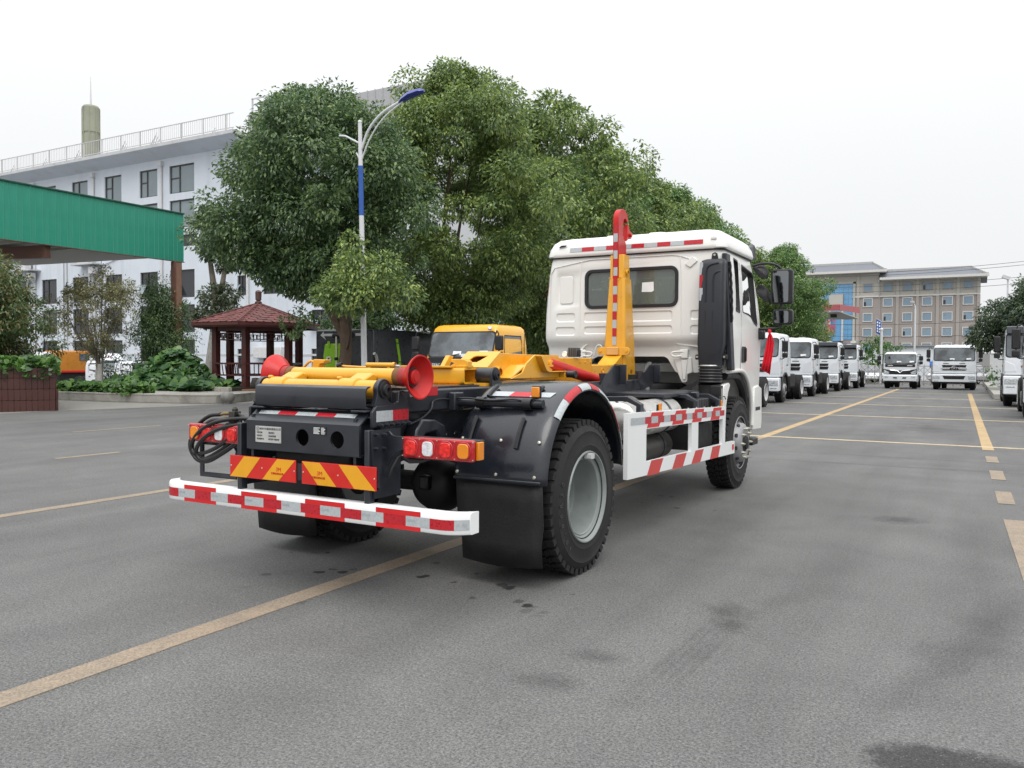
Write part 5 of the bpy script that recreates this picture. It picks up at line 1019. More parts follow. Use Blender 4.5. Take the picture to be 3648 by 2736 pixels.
BL = MB().lathe([(0,0),(0,.12),(.06,.13),(.09,.17),(.18,.23),(.28,.215),(.36,.14),(.40,0)],(-17.25,13.25,.0),(0,0,1),24)
BO = BL.build('bollard', mat('round_bollard_stone',(.23,.22,.21),.5,var=.15,dirt=(.33,.3,.22),dscale=6), None, smooth=60); tag(BO,'round grey stone ball bollard at the corner of the kerbed island','bollard')
# mound of pumpkin vines and low green cover
def mound(r):
    u, v = r.uniform(0,1), r.uniform(0,1); x = -25.4+5.2*u; y = 14.2+2.2*v; h = 1.30*math.exp(-((x+23.2)/1.35)**2)*math.exp(-((y-16.0)/1.2)**2)+.22; return (x,y,.3+h*r.uniform(.75,1.03))
cover('pumpkin_vine','mound of large dark pumpkin leaves beside the pavilion',mound,2400,.27,LF_VINE,61)
cover('green_cover','low bright green ground cover spilling over the island kerb',lambda r: (-24.9+4.6*r.uniform(0,1)**1.1,11.95+.9*r.uniform(0,1),.30+r.uniform(0,.30)),2600,.14,LF_BR,62)
M_PT = mat('brown_glazed_tile', (.075,.027,.022), .4, var=.3, scale=3, bump=.08, bscale=12, dirt=(.06,.025,.022), dcut=(.5,.8))
PLN = thing('tiled_planter','large planter clad in dark brown ribbed tiles at the left edge of the photo','planter',(-18.1,8.16,0))
d_ = Vector((-.45,-.89,0)).normalized(); n_ = Vector((-d_.y,d_.x,0)); n_ = n_ if n_.x > 0 else -n_   # face points to the yard
core = [(0,0),(d_.x*4,d_.y*4),(d_.x*4-n_.x*3,d_.y*4-n_.y*3),(-n_.x*3.0,-n_.y*3.0)]
MB().prism([(p[0]-n_.x*.06,p[1]-n_.y*.06) for p in core],'z',0,1.12).build('core',M_PT,PLN)
tl = MB().box(-.066,.066,-.02,.02,0,.285).cyl((-.033,.017,.0),(-.033,.017,.285),.026,n=8).cyl((.033,.017,.0),(.033,.017,.285),.026,n=8).mesh('tile',M_PT,40)
ang = math.atan2(d_.y,d_.x)
for row in range(4):
    for i in range(29):
        if row == 3 and i not in (0,1,6,7,12,13,18,19,20) and i % 1 == 0 and not (i in (4,)): 
            hgt = .92
        else: hgt = 1.
        o = put('tile',tl,PLN,.004,1); off = .03 if row < 2 else -.01; p = d_*(.07+.136*i)+n_*off; o.location = (p.x,p.y,.005+.295*row); o.rotation_euler = (RND.uniform(-.015,.015),RND.uniform(-.01,.01),ang+pi); o.scale = (1,1,hgt)
    for i in range(8):
        o = put('tile',tl,PLN,.004,1); off = .03 if row < 2 else -.01; p = -n_*(.06+.136*i)-d_*off; o.location = (p.x,p.y,.005+.295*row); o.rotation_euler = (0,0,ang+pi/2)
cv = cover('planter_cover',None,lambda r: (lambda a,b: (d_.x*a-n_.x*b+ .0, d_.y*a-n_.y*b, 1.12+r.uniform(0,.34)-(.28*r.uniform(0,1) if b < .05 else 0)))(r.uniform(-.1,4),r.uniform(-.12,1.5)),3000,.13,LF_BR,63,PLN)
# ================================================================ pavilion
M_GAZ = mat('maroon_timber', (.085,.022,.020), .45, var=.25, scale=5)
M_SHG = mat('red_shingle', (.155,.055,.050), .8, var=.3, scale=1.5, bump=.3, bscale=30)
M_SHG2 = mat('red_shingle_dark', (.125,.042,.040), .8, var=.3, scale=1.5, bump=.3, bscale=30)
G = thing('pavilion','hexagonal pavilion with a red shingled roof on maroon posts','pavilion',(-20.45,17.55,.28))
def hx(r, z, a0=30): return [Vector((r*cos(R(a0+60*i)),r*sin(R(a0+60*i)),z)) for i in range(6)]
GA = 0
MB().prism([(p.x,p.y) for p in hx(1.95,0,GA)],'z',0,.06).build('floor_slab',M_TERR,G,.01)
po = hx(1.55,0,GA); ev_ = hx(2.42,2.36,GA); apx = Vector((0,0,3.22))
for p in po: MB().box(p.x-.11,p.x+.11,p.y-.11,p.y+.11,.06,2.4).build('post',M_GAZ,G,.01)
for i in range(6):
    a, b = po[i], po[(i+1)%6]; up_ = Vector((0,0,1))
    MB().beam(a+up_*2.28,b+up_*2.28,.1,.2).build('beam',M_GAZ,G); MB().beam(a+up_*2.10,b+up_*2.10,.04,.03).build('lattice_rail',M_GAZ,G); MB().beam(a+up_*1.86,b+up_*1.86,.04,.03).build('lattice_rail',M_GAZ,G)
    lt = MB()
    for k in range(1,12):
        q = a.lerp(b,k/12); z0 = 1.86 if k % 2 else 1.94; lt.beam(q+up_*z0,q+up_*(2.10 if k % 3 else 2.02),.03,.025)
        if k % 2: lt.beam(q+up_*1.98,a.lerp(b,(k+1)/12)+up_*1.98,.03,.025)
    tag(lt.build('lattice',M_GAZ,G),kind='stuff')
    e, f = ev_[i], ev_[(i+1)%6]; MB().add([e,f,f+Vector((0,0,.10)),e+Vector((0,0,.10)),e*.97,f*.97,f*.97+Vector((0,0,.1)),e*.97+Vector((0,0,.1))],[(0,1,2,3),(4,7,6,5),(3,2,6,7),(0,4,5,1)]).build('fascia',M_GAZ,G)
    MB().add([e+Vector((0,0,.08)),f+Vector((0,0,.08)),apx+Vector((0,0,.02))],[(0,1,2)]).build('roof_deck',M_GAZ,G,smooth=0)
    # shingles
    E0, F0 = e+Vector((0,0,.11)), f+Vector((0,0,.11)); top = apx+Vector((0,0,.05)); rows = 9
    mid = (E0+F0)/2; upv = (top-mid); L_ = upv.length; upv.normalize(); alo = (F0-E0).normalized(); nr = alo.cross(upv); nr = nr if nr.z > 0 else -nr
    for r_ in range(rows):
        t = r_/rows; half = (F0-E0).length/2*(1-t); cnt = max(1,round(2*half/.30)); wd_ = 2*half/cnt; h_ = L_/rows
        for k in range(cnt):
            cx = -half+wd_*(k+.5); o_ = mid+upv*(h_*r_)+alo*cx+nr*(.012+.004*((k*7+r_*3)%3))
            g_ = wd_*.485; pts = [o_-alo*g_*.62, o_+alo*g_*.62, o_+alo*g_+upv*h_*.35, o_+alo*g_*(.98)+upv*h_*1.12, o_-alo*g_*(.98)+upv*h_*1.12, o_-alo*g_+upv*h_*.35]
            if r_ == rows-1: pts = [o_-alo*g_,o_+alo*g_,o_+upv*h_]
            pts = [p_ - nr*(.014 if j in (3,4) else 0) for j,p_ in enumerate(pts)]
            mm_ = MB().add(pts+[p_-nr*.012 for p_ in pts],[tuple(range(len(pts)))]+[(j,j+len(pts),(j+1)%len(pts)+len(pts),(j+1)%len(pts)) for j in range(len(pts))])
            mm_.build('shingle',(M_SHG,M_SHG,M_SHG2)[(k*5+r_*2+i)%3],G,smooth=0)
    MB().tube([e+Vector((0,0,.12)),apx+Vector((0,0,.06))],.035,6).build('hip_ridge',M_SHG2,G)
    if i not in (3,):
        MB().beam(a+up_*.55,b+up_*.55,.30,.05).build('bench_seat',M_GAZ,G); MB().beam(a*1.08+up_*.98,b*1.08+up_*.98,.05,.06).build('bench_rail',M_GAZ,G)
        for k in range(1,10): MB().beam(a.lerp(b,k/10)*1.04+up_*.55,a.lerp(b,k/10)*1.09+up_*.98,.03,.025).build('bench_slat',M_GAZ,G)
MB().lathe([(0,.12),(.04,.10),(.07,.13),(.12,.13),(.16,.07),(.2,.11),(.5,.12),(.54,.09),(.58,0)],(0,0,3.2),(0,0,1),14).build('finial',mat('aged_finial',(.10,.06,.05),.5,var=.4),G)
for x,y in ((.5,-.6),(-.4,.7)): MB().lathe([(0,.13),(.2,.18),(.38,.15),(.4,0)],(x,y,.06),(0,0,1),16).build('stone_stool',M_KERB,G)
# ================================================================ green canopy
CN = thing('green_canopy','steel canopy with a deep green ribbed fascia on brown posts, upper left','canopy',(-25,17.8,0))
M_GRN = mat('green_sheet_steel', (.028,.30,.205), .45, var=.10, scale=.8, rvar=.08, dirt=(.075,.33,.25), dscale=.8, dcut=(.45,.8), dst=(2,2,.15))
M_BRN = mat('brown_steel', (.135,.062,.045), .55, var=.15, dirt=(.2,.12,.09), dscale=1.2)
rib = MB().prism([(-.222,0),(-.222,.03),(-.205,.03),(-.19,.004),(.03,.004),(.045,.022),(.06,.004),(.222,.004),(.222,0)],'z',5.385,7.33).mesh('fascia_panel',M_GRN,20)
for i in range(31):
    o = put('fascia_panel',rib,CN); o.location = (0,-.23-.446*i,0); o.rotation_euler = (0,0,-pi/2)
MB().box(-.06,.06,-14,.03,7.32,7.38).build('top_cap',mat('dark_green_cap',(.02,.09,.06),.5),CN,.01); MB().box(-.05,.05,-14,.03,5.36,5.385).build('bottom_trim',M_BRN,CN)
MB().box(-.14,.14,-.50,-.18,0,5.36).build('post',M_BRN,CN,.01); MB().box(-.02,.16,-.46,-.22,0,5.30).build('post_web',mat('faded_brown_steel',(.30,.17,.12),.6,var=.15),CN)
MB().beam((-.1,-5.6,5.15),(-9,-7.6,5.2),.25,.42).build('roof_beam',M_BRN,CN)
for i in range(9): MB().beam((-.2,-4.6-.62*i,5.44),(-10,-4.6-.62*i,5.5),.10,.14).build('purlin',mat('pale_purlin',(.45,.45,.42),.5),CN)
MB().add([(-.1,-14,5.60),(-.1,-.1,5.60),(-11,-.1,5.8),(-11,-14,5.8)],[(0,1,2,3)]).build('roof_sheet',mat('grey_roof_sheet',(.42,.43,.42),.6),CN,smooth=0)
rp_ = MB().cyl((-36.0,14.5,-.8),(-36.0,14.5,6.5),.09,n=10).build('red_pole',mat('red_pole_paint',(.45,.02,.03),.5)); tag(rp_,'thin red upright pole at the far left under the green canopy','pole')
# ================================================================ left office building (front parallel to X at y=42)
M_WALL = mat('pale_blue_render', (.64,.685,.75), .85, var=.05, scale=.6, dirt=(.50,.525,.56), dscale=.5, dcut=(.52,.85), dst=(1.6,1.6,.12))
M_WALL2 = mat('white_render', (.60,.61,.64), .85, var=.05, scale=.6, dirt=(.55,.55,.56), dscale=.2)
M_SLAB = mat('roof_slab', (.52,.53,.54), .85, var=.12, scale=1.2, dirt=(.34,.34,.34), dscale=.8)
M_PANE = mat('window_pane', (.20,.25,.27), .10, var=.10, scale=.5, coat=.3, rvar=.02)
M_PANED = mat('dark_window_pane', (.03,.034,.04), .08, var=.2, scale=.5, rvar=.02)
M_FRM = mat('bronze_frame', (.055,.05,.05), .5)
M_WHT = mat('white_plastic', (.62,.62,.62), .5)
OB = thing('office_building','long pale blue six-storey office building behind the trees on the left','building',(-60,42,0))
wins = []
for x0,x1 in ((-56.95,-53.85),(-60.88,-58.53),(-65.77,-63.40),(-70.66,-68.29),(-75.6,-73.2),(-80.4,-78.1),(-85.3,-82.9),(-90,-87.6)):
    for k in range(6):
        z1 = 17.8-2.95*k; wins.append((x0,x1,z1-(2.35 if k != 2 else 1.0),z1,k))
for x0,x1 in ((-48.78,-47.76),(-45.9,-43.86),(-40.8,-38.6),(-36.5,-34.2)):
    for k in range(6): wins.append((x0,x1,17.0-2.95*k-1.6,17.0-2.95*k,k))
outer = [(-95-.0,-.8),(-30.6,-.8),(-30.6,18.6),(-95,18.6)]
holes = [[(a,c),(b,c),(b,d),(a,d)] for a,b,c,d,k in wins if c > -.5]
MB().plate([(p[0]+60,p[1]) for p in outer],[[(q[0]+60,q[1]) for q in h] for h in holes],'y',0,.28).build('front_wall',M_WALL,OB)
MB().box(-35,29.4,.28,18,-.8,18.5).build('building_core',M_INT,OB)
MB().box(29.39,29.6,0,30,-.8,18.6).build('side_wall',M_WALL2,OB)
MB().box(-36,12.5,-1.6,18,19.05,19.33).build('roof_slab',M_SLAB,OB); MB().add([(-36,-1.6,19.05),(12.5,-1.6,19.05),(12.5,0,18.5),(-36,0,18.5)],[(0,1,2,3)]).build('eave_soffit',M_WALL,OB,smooth=0)
MB().box(12.5,29.6,-.02,30,18.5,20.8).build('parapet',mat('ribbed_grey_sheet',(.40,.40,.41),.6,var=.06),OB)
for i in range(24): MB().box(12.7+.7*i,12.76+.7*i,-.06,-.02,18.55,20.85).build('parapet_rib',MATS['ribbed_grey_sheet'],OB)
for i in range(22): MB().box(29.6,29.64,.5+1.35*i,.56+1.35*i,18.55,20.85).build('parapet_rib',MATS['ribbed_grey_sheet'],OB)
MB().box(16.5,16.7,-.2,.0,18.5,22.4).box(13.0,13.1,-.1,0,20.8,22.0).box(13.0,16.6,-.1,-.05,21.9,22.0).build('roof_frame',M_SLAB,OB)
for a,b,c,d,k in wins:
    if c < -.5: continue
    a, b = a+60, b+60; w_ = b-a
    PN = MB().box(a,b,.16,.18,c,d).build('window',M_PANE if k < 2 else M_PANED,OB)
    fr = MB().plate([(a,c),(b,c),(b,d),(a,d)],[[(a+.08,c+.08),(b-.08,c+.08),(b-.08,d-.1),(a+.08,d-.1)]],'y',.10,.20); fr.build('frame',M_FRM,PN)
    xm = a+w_*.38; MB().box(xm-.05,xm+.05,.09,.155,c+.08,d-.1).build('mullion',M_FRM,PN); zt = c+(d-c)*.55; MB().box(a+.08,xm-.05,.09,.155,zt-.04,zt+.04).build('transom',M_FRM,PN)
    if (int(a*7)+k) % 3 == 0 and k > 0:
        MB().add([(a+.1,.08,zt),(xm-.06,.08,zt),(xm-.06,-.5,c+.25),(a+.1,-.5,c+.25)],[(0,1,2,3)]).build('open_sash',M_PANE,PN,smooth=0)
for x in (-67.3,-57.9,-47.5,-76.6): 
    MB().cyl((x+60,-.12,-.6),(x+60,-.12,18.2),.11,n=10).build('drain_pipe',M_WHT,OB); MB().box(x+59.8,x+60.2,-.3,0,17.9,18.3).build('drain_hopper',M_WHT,OB)
for x in (-71.5,-66.3,-72.0,-77.5): MB().cyl((x+60,-.04,3),(x+60,-.04,12.5),.03,n=6).build('cable',mat('grey_cable',(.3,.3,.3),.6),OB)
for x0,z0 in ((-69.3,9.9),(-79.0,9.8)):
    SHF = MB().box(x0+60,x0+63.3,-1.1,0,z0,z0+.12).build('unit_shelf',M_SLAB,OB); MB().box(x0+60.7,x0+62.2,-.9,-.3,z0+.14,z0+1.5).build('air_conditioner',M_WHT,SHF,.03); MB().box(x0+60.6,x0+60.75,-.9,-.3,z0+.3,z0+1.4).build('unit_grille',mat('unit_dark',(.12,.12,.13),.6),SHF); MB().cyl((x0+62,-.5,z0-2.8),(x0+62,-.5,z0),.14,n=10).build('shelf_pipe',M_SLAB,SHF); MB().box(x0+62.2,x0+62.9,-.8,-.3,z0-.8,z0-.2).build('fan_unit',M_WHT,SHF)
MB().tube(smooth_path([(-9,-.06,10.9),(-6.5,-.06,9.9),(-3,-.06,10.6),(-1,-.06,11.3)],6),.03,5).build('hanging_cable',MATS['grey_cable'],OB); MB().box(-35,29.4,-.03,0,1.7,1.85).build('plinth_band',M_SLAB,OB)
MB().box(13.5,16.5,-.5,-.02,1.5,2.4).build('outdoor_unit',M_WHT,OB,.05)
# roof railing
RAIL = mat('grey_railing', (.50,.50,.50), .5)
RL_ = sub('roof_railing',OB)
MB().box(-35.5,12.4,-1.42,-1.36,20.62,20.68).build('top_rail',RAIL,RL_); MB().box(-35.5,12.4,-1.42,-1.36,19.5,19.55).build('bottom_rail',RAIL,RL_)
for i in range(19): MB().box(-35.3+2.6*i,-35.22+2.6*i,-1.43,-1.35,19.33,20.66).build('rail_post',RAIL,RL_)
bs = MB()
for i in range(190): bs.box(-35.3+.25*i,-35.275+.25*i,-1.40,-1.38,19.52,20.63)
tag(bs.build('baluster',RAIL,RL_,smooth=0),kind='stuff')
M_SOL = mat('solar_rack_grey',(.22,.22,.22),.6)
for i,x in enumerate((-19.5,-14.2,-9.2,-7.4,-5.9,-4.7,-2.6,1.5,9.0,11.2)):
    sl = MB(); sg = (1.0,1.0,1.2,.8,.7,.5,1.2,1.4,.8,.5)[i]
    for k in range(7): sl.add([(x+.16*k*sg,-1.0,19.35),(x+.16*k*sg+.09,-1.0,19.35),(x+.16*k*sg+.09,-.6,19.35+.9*sg*(1-abs(k-3)/4.5)),(x+.16*k*sg,-.6,19.35+.9*sg*(1-abs(k-3)/4.5))],[(0,1,2,3)])
    tag(sl.build('rooftop_rack',M_SOL,OB,smooth=0),kind='stuff')
# chimney tower behind the roof
TW = thing('water_tower','grey-green ringed cylindrical tower with a needle spire on the left roofline','tower',(-87.4,55,0))
M_TWR = mat('mossy_concrete',(.27,.275,.21),.8,var=.15,scale=.3,dirt=(.18,.19,.14),dscale=.4)
MB().lathe([(20,.93),(28.4,.93),(28.45,.86),(28.7,.86),(28.75,.95),(31.6,.95),(31.8,.8),(31.8,0)],(0,0,-1),(0,0,1),24).build('drum',M_TWR,TW)
for i in range(8): a = 2*pi*i/8; MB().box(-.06,.06,-.05,.05,20,30.5).xf(Matrix.Translation((.94*cos(a),.94*sin(a),0))@Matrix.Rotation(a,4,'Z')).build('rib',M_TWR,TW)
MB().cyl((0,0,30.7),(0,0,34.2),.12,.03,n=8).build('spire',mat('pale_spire',(.6,.6,.6),.5),TW)
# ================================================================ hotel at the far end
HY = 190.; kk = (HY+5.027)/(140+5.027)
def hX(x): return 3.517+(x-3.517)*kk
def hZ(z): return 1.4195+(z-1.4195)*kk
HT = thing('hotel_building','brown and beige five-storey hotel with a dark roof beyond the gate','building',(hX(-5),HY,0)); ox = hX(-5)
M_HB = mat('hotel_brown_tile',(.33,.295,.275),.7,var=.06,scale=.25); M_HC = mat('hotel_beige',(.46,.445,.40),.75,var=.06,scale=.2); M_HP = mat('hotel_pilaster',(.38,.345,.32),.7,var=.05)
M_HR = mat('slate_roof',(.14,.15,.175),.6,var=.12,scale=.5); M_HW = mat('hotel_white_trim',(.62,.60,.57),.6); M_HG = mat('hotel_glass',(.21,.30,.38),.08,var=.12,scale=.12,rvar=.02); M_HGB = mat('blue_curtain_glass',(.17,.38,.62),.08,var=.15,scale=.12,rvar=.02)
def hb(x0,x1,y0,y1,z0,z1,name,m_,par=None,bev=0): return MB().box(hX(x0)-ox,hX(x1)-ox,y0,y1,hZ(z0) if z0 > -5 else 0,hZ(z1)).build(name,m_,par or HT,bev)
hb(-11.05,3.05,0,18,-9,12.2,'lower_wall',M_HB); hb(-11.05,3.05,-.02,18,12.2,14.75,'upper_wall',M_HC); hb(-22.5,-11.05,-.4,18,-9,12.2,'lower_wall',M_HB); hb(-22.5,-11.05,-.42,18,12.2,16.2,'upper_wall',M_HC)
hb(-11.2,3.15,-.25,0,12.02,12.25,'string_course',M_HW); hb(-15,-11.05,-.65,-.4,12.02,12.25,'string_course',M_HW)
for x in (-14.15,-11.1,-8.34,-5.47,-2.63,.16,2.95):
    yo = -.65 if x < -11.2 else -.3
    hb(x-.22,x+.22,yo,0,-9,12.0,'pilaster',M_HP); hb(x-.22,x+.22,yo,0,12.25,14.7 if x > -11.2 else 16.1,'pilaster',M_HC); hb(x-.12,x+.12,yo-.5,yo,14.45 if x > -11.2 else 15.95,14.75 if x > -11.2 else 16.25,'roof_bracket',M_HW)
# roofs
def roof(x0,x1,z0,z1,xr0,xr1,nm):
    a = [(hX(x0)-ox,-2.2,hZ(z0)),(hX(x1)-ox,-2.2,hZ(z0)),(hX(x1)-ox,20,hZ(z0)),(hX(x0)-ox,20,hZ(z0)),(hX(xr0)-ox,2.6,hZ(z1)),(hX(xr1)-ox,2.6,hZ(z1)),(hX(xr1)-ox,16,hZ(z1)),(hX(xr0)-ox,16,hZ(z1))]
    MB().add(a,[(0,1,5,4),(1,2,6,5),(2,3,7,6),(3,0,4,7),(4,5,6,7),(0,3,2,1)]).build(nm,M_HR,HT,smooth=0)
    MB().box(hX(x0)-ox-.3,hX(x1)-ox+.3,-2.7,-2.1,hZ(z0)-.45,hZ(z0)+.05).build('eave',M_HW,HT); MB().box(hX(x0)-ox,hX(x1)-ox,-2.2,0,hZ(z0)-.5,hZ(z0)-.4).build('soffit',M_HW,HT)
    MB().box(hX(xr0)-ox,hX(xr1)-ox,2.4,2.7,hZ(z1)-.1,hZ(z1)+.35).build('ridge_cap',mat('ridge_grey',(.42,.42,.41),.6),HT); MB().beam((hX(x1)-ox,-2.2,hZ(z0)+.1),(hX(xr1)-ox,2.6,hZ(z1)+.1),.4,.4).build('hip_cap',MATS['ridge_grey'],HT)
roof(-10.6,4.05,14.95,16.35,-12,1.9,'main_roof'); roof(-23,-10.0,16.25,17.75,-23,-12.2,'wing_roof')
for ci,x in enumerate((-13.4,-10.48,-7.63,-4.84,-2.0,.81)):
    for ri,z in enumerate((14.28,11.87,9.46,7.06,4.66)):
        yo = -.4 if ci == 0 else 0; x1 = x+1.47; z1 = z-1.40
        W_ = hb(x+.10,x1-.10,yo-.08,yo-.05,z1+.10,z-.10,'window',M_HG)
        fo = [(hX(x)-ox,hZ(z1)),(hX(x1)-ox,hZ(z1)),(hX(x1)-ox,hZ(z)),(hX(x)-ox,hZ(z))]; fi = [(hX(x+.12)-ox,hZ(z1+.12)),(hX(x1-.12)-ox,hZ(z1+.12)),(hX(x1-.12)-ox,hZ(z-.12)),(hX(x+.12)-ox,hZ(z-.12))]
        MB().plate(fo,[fi],'y',yo-.16,yo-.02).build('frame',M_HW if ri else M_HP,W_)
        hb(x+.5,x+.54,yo-.12,yo-.085,z1+.12,z-.12,'mullion',M_HP,W_); hb(x+.12,x+.5,yo-.12,yo-.085,z-.52,z-.48,'transom',M_HP,W_)
        if (ci*3+ri*5) % 4 == 1: hb(x+.16,x+.46,yo-.125,yo-.11,z1+.14,z-.6,'open_sash',M_PANED,W_)
# curtain wall with stone portal
for i in range(7):
    for j in range(11):
        x0 = -19.9+.713*i; z0 = 5.2+.83*j
        if not (1 <= i <= 4 and j < 8): hb(x0+.02,x0+.693,-.50,-.42,z0+.02,z0+.81,'glass_panel',M_HGB)
hb(-14.9,-14.55,-.75,-.42,4.6,14.6,'portal_frame',M_HC); hb(-20,-14.55,-.75,-.42,14.32,14.65,'portal_frame',M_HC)
hb(-18.5,-16.35,-1.6,-.42,10.5,12.6,'portal_head',M_HC); hb(-18.5,-18.2,-1.6,-.42,5,10.5,'portal_leg',M_HW); hb(-16.5,-16.3,-1.6,-.42,5,10.5,'portal_leg',M_HW); hb(-18.2,-16.5,-1.2,-1.1,5,11.9,'portal_glass',M_HGB); hb(-15,-14.2,-2.2,-.4,4.6,5.0,'entrance_slab',M_HW); hb(-20,-14.2,-2.6,-.4,3.5,4.6,'entrance_canopy',M_HR)
M_SGN = mat('red_sign_letters',(.62,.05,.06),.5)
for ch, z in (('大',8.55),('厦',6.9)): put('sign_letter',text_mesh(ch,2.1,M_SGN,.06),HT,loc=(hX(-18.0)-ox,-1.75,hZ(z)),rot=(pi/2,0,0))
# ================================================================ other vehicles (local frame: front at y=0 looking to -y)
M_TW_ = mat('truck_white_paint',(.75,.78,.82),.28,coat=.5,var=.008,scale=1,rvar=.02); M_WS = mat('windscreen_glass',(.11,.13,.145),.05,var=.45,scale=1.6,coat=.8,rvar=.02,dirt=(.035,.04,.045),dscale=1.1,dcut=(.48,.6))  # windscreens: reflected sky painted into the grey base, broken by dark blotches
M_CHR = mat('chrome',(.7,.7,.72),.15,metal=1.); M_HL = mat('headlamp_glass',(.48,.50,.52),.12,var=.6,scale=18,coat=.6); M_DGREY = mat('dark_grey_visor',(.055,.06,.07),.35)
def vehicle(name, label, cat, loc, rz, W=2.06, H=2.45, Lc=1.95, zb=.92, ws=(1.60,2.24), rake=.20, paint=None, style='a', axles=(.95,4.15), tail=5.3, rw=.47, group=None, mirrors=True, duals=True, deck=None, rims='rear_white'):
    paint = paint or M_TW_; t = thing(name,label,cat,loc,rz,group); h = W/2
    def yf(z): return 0. if z <= ws[0] else rake*(z-ws[0])/(H-ws[0])
    lv_ = [(zb,h-.01,yf(zb),Lc),(zb+.25,h,0,Lc),(ws[0],h,0,Lc),(ws[0]+.3,h-.015,yf(ws[0]+.3),Lc),(ws[1],h-.05,yf(ws[1]),Lc-.02),(H-.09,h-.07,yf(H-.09)+.01,Lc-.03),(H-.03,h-.12,yf(H)+.04,Lc-.08),(H,h-.22,yf(H)+.13,Lc-.2)]
    body = MB().loft([sect(z,a,b,c,.09,4) for z,a,b,c in lv_]).mesh('cab',paint,0)
    aw = axles[0]; cy = rw*1.18
    body = boolean(body,[MB().prism([(aw+cy*1.12*cos(R(a)),.38+cy*1.22*sin(R(a))) for a in range(0,181,12)]+[(aw-cy*1.12,0),(aw+cy*1.12,0)],'x',-2,2)],paint)
    C_ = put('cab',sharp(body,30),t,.012)
    # glass
    g_ = [(x,yf(z)-.004,z) for x,z in rrect(-h+.09,h-.09,ws[0]+.04,ws[1],.09,4)]; MB().add(g_,[tuple(range(len(g_)))]).build('windscreen',M_WS,C_,smooth=0)
    o_ = [(x,yf(z)-.002,z) for x,z in rrect(-h+.055,h-.055,ws[0],ws[1]+.03,.1,4)]; MB().add(o_,[tuple(range(len(o_)))]).build('windscreen_seal',M_BLACK,C_,smooth=0)
    for s in (1,-1):
        sw = [(.42,ws[0]+.02),(1.25,ws[0]+.10),(1.25,ws[1]-.06),(.50,ws[1]-.06)] if style != 'light' else [(.32,ws[0]-.02),(1.0,ws[0]+.05),(1.0,ws[1]-.07),(.42,ws[1]-.07)]
        xw = lambda z: s*(np.interp(z,[q[0] for q in lv_],[q[1] for q in lv_])+.003)
        MB().add([(xw(z),y,z) for y,z in sw],[(0,1,2,3)]).build('side_window',M_WS,C_,smooth=0)
        MB().tube([(xw(z)+0,y,z) for y,z in sw+sw[:1]],.014,4).build('window_seal',M_BLACK,C_)
        MB().box(*sorted((s*(h-.002),s*(h+.012))),1.15,1.32,ws[0]-.30,ws[0]-.25).build('door_handle',M_BLACK,C_)
        MB().tube([(s*(h+.0),.36,zb+.1),(s*(h+.0),.36,ws[0]-.02)],.008,4).build('door_seam',mat('seam_shadow',(.08,.08,.075),.8),C_); MB().tube([(s*(h+.0),1.36,zb+.5),(s*h,1.36,ws[1])],.008,4).build('door_seam',MATS['seam_shadow'],C_)
        lp = [(aw+cy*1.10*cos(R(a)),.38+cy*1.20*sin(R(a))) for a in range(0,181,12)]; MB().tube([(s*(h-.02),y,z) for y,z in lp],.05,6).build('wheel_arch',M_BLACK if style in ('a','b') else paint,C_,smooth=70)
        MB().box(*sorted((s*(h-.06),s*(h+.015))),.33,.40,zb+.28,zb+.36).build('side_repeater',M_AMB,C_,.005)
        if mirrors:
            A_ = MB().tube(smooth_path([(s*(h-.03),.12,ws[1]-.02),(s*(h+.12),-.10,ws[1]+.02),(s*(h+.18),-.12,ws[1]-.1),(s*(h+.18),-.12,ws[0]+.05),(s*(h+.10),-.05,ws[0]-.06),(s*(h-.02),.1,ws[0]-.05)],4),.016,5).build('mirror_arm',M_BLACK,C_)
            MB().box(*sorted((s*(h+.09),s*(h+.29))),-.16,-.08,ws[0]+.18,ws[1]-.08).build('mirror_housing',M_BLACK,A_,.03); MB().box(*sorted((s*(h+.10),s*(h+.28))),-.16,-.08,ws[0]-.02,ws[0]+.15).build('mirror_housing',M_BLACK,A_,.03)
    for q_,(xl,zl) in enumerate(((-.2*h,ws[0]+.07),(.55*h,ws[0]+.08))): MB().add([(xl,yf(zl)-.008,zl),(xl+.22,yf(zl)-.008,zl),(xl+.22,yf(zl+.09)-.008,zl+.09),(xl,yf(zl+.09)-.008,zl+.09)],[(0,1,2,3)]).build('windscreen_label',M_PAPER,C_,smooth=0)
    for x in (-.45*h,.35*h): MB().tube([(x,yf(ws[0]+.03)-.03,ws[0]+.02),(x+.42,yf(ws[0]+.10)-.025,ws[0]+.10)],.012,4).build('wiper',M_BLACK,C_)
    if style in ('a','b'):
        for x0 in (-.5*h,.24*h): MB().box(x0,x0+.26*h,-.012,.0,ws[0]-.135,ws[0]-.105).build('grab_handle',M_BLACK,C_,.004)
        gz_ = [(zb+.33,zb+.46),(zb+.17,zb+.30)]
        for z0,z1 in gz_: MB().prism([(-.56*h,z1),(.56*h,z1),(.52*h,z0),(-.52*h,z0)],'y',-.014,.01).build('grille_slot',M_BLACK,C_,.004)
        MB().box(-.56*h,.56*h,-.02,.0,zb+.302,zb+.328).build('grille_bar',M_CHR,C_,.003)
        for s in (1,-1): MB().prism([(s*.66*h,zb+.1),(s*.72*h,ws[0]-.22),(s*.97*h,ws[0]-.1),(s*.97*h,zb+.1)],'y',-.012,.01).build('corner_panel',paint,C_,.006)
        if style == 'b':
            MB().prism([(-.05,ws[1]+.01),(-.02,H-.02),(.16,H-.0),(.16,ws[1]+.02)],'x',-h+.07,h-.07).build('sun_visor',M_DGREY,C_,.02)
        for i in range(3): MB().box(-.5*h+.45*h*i,-.3*h+.45*h*i,.3,1.5,H-.01,H+.02).build('roof_rib',paint,C_,.01)
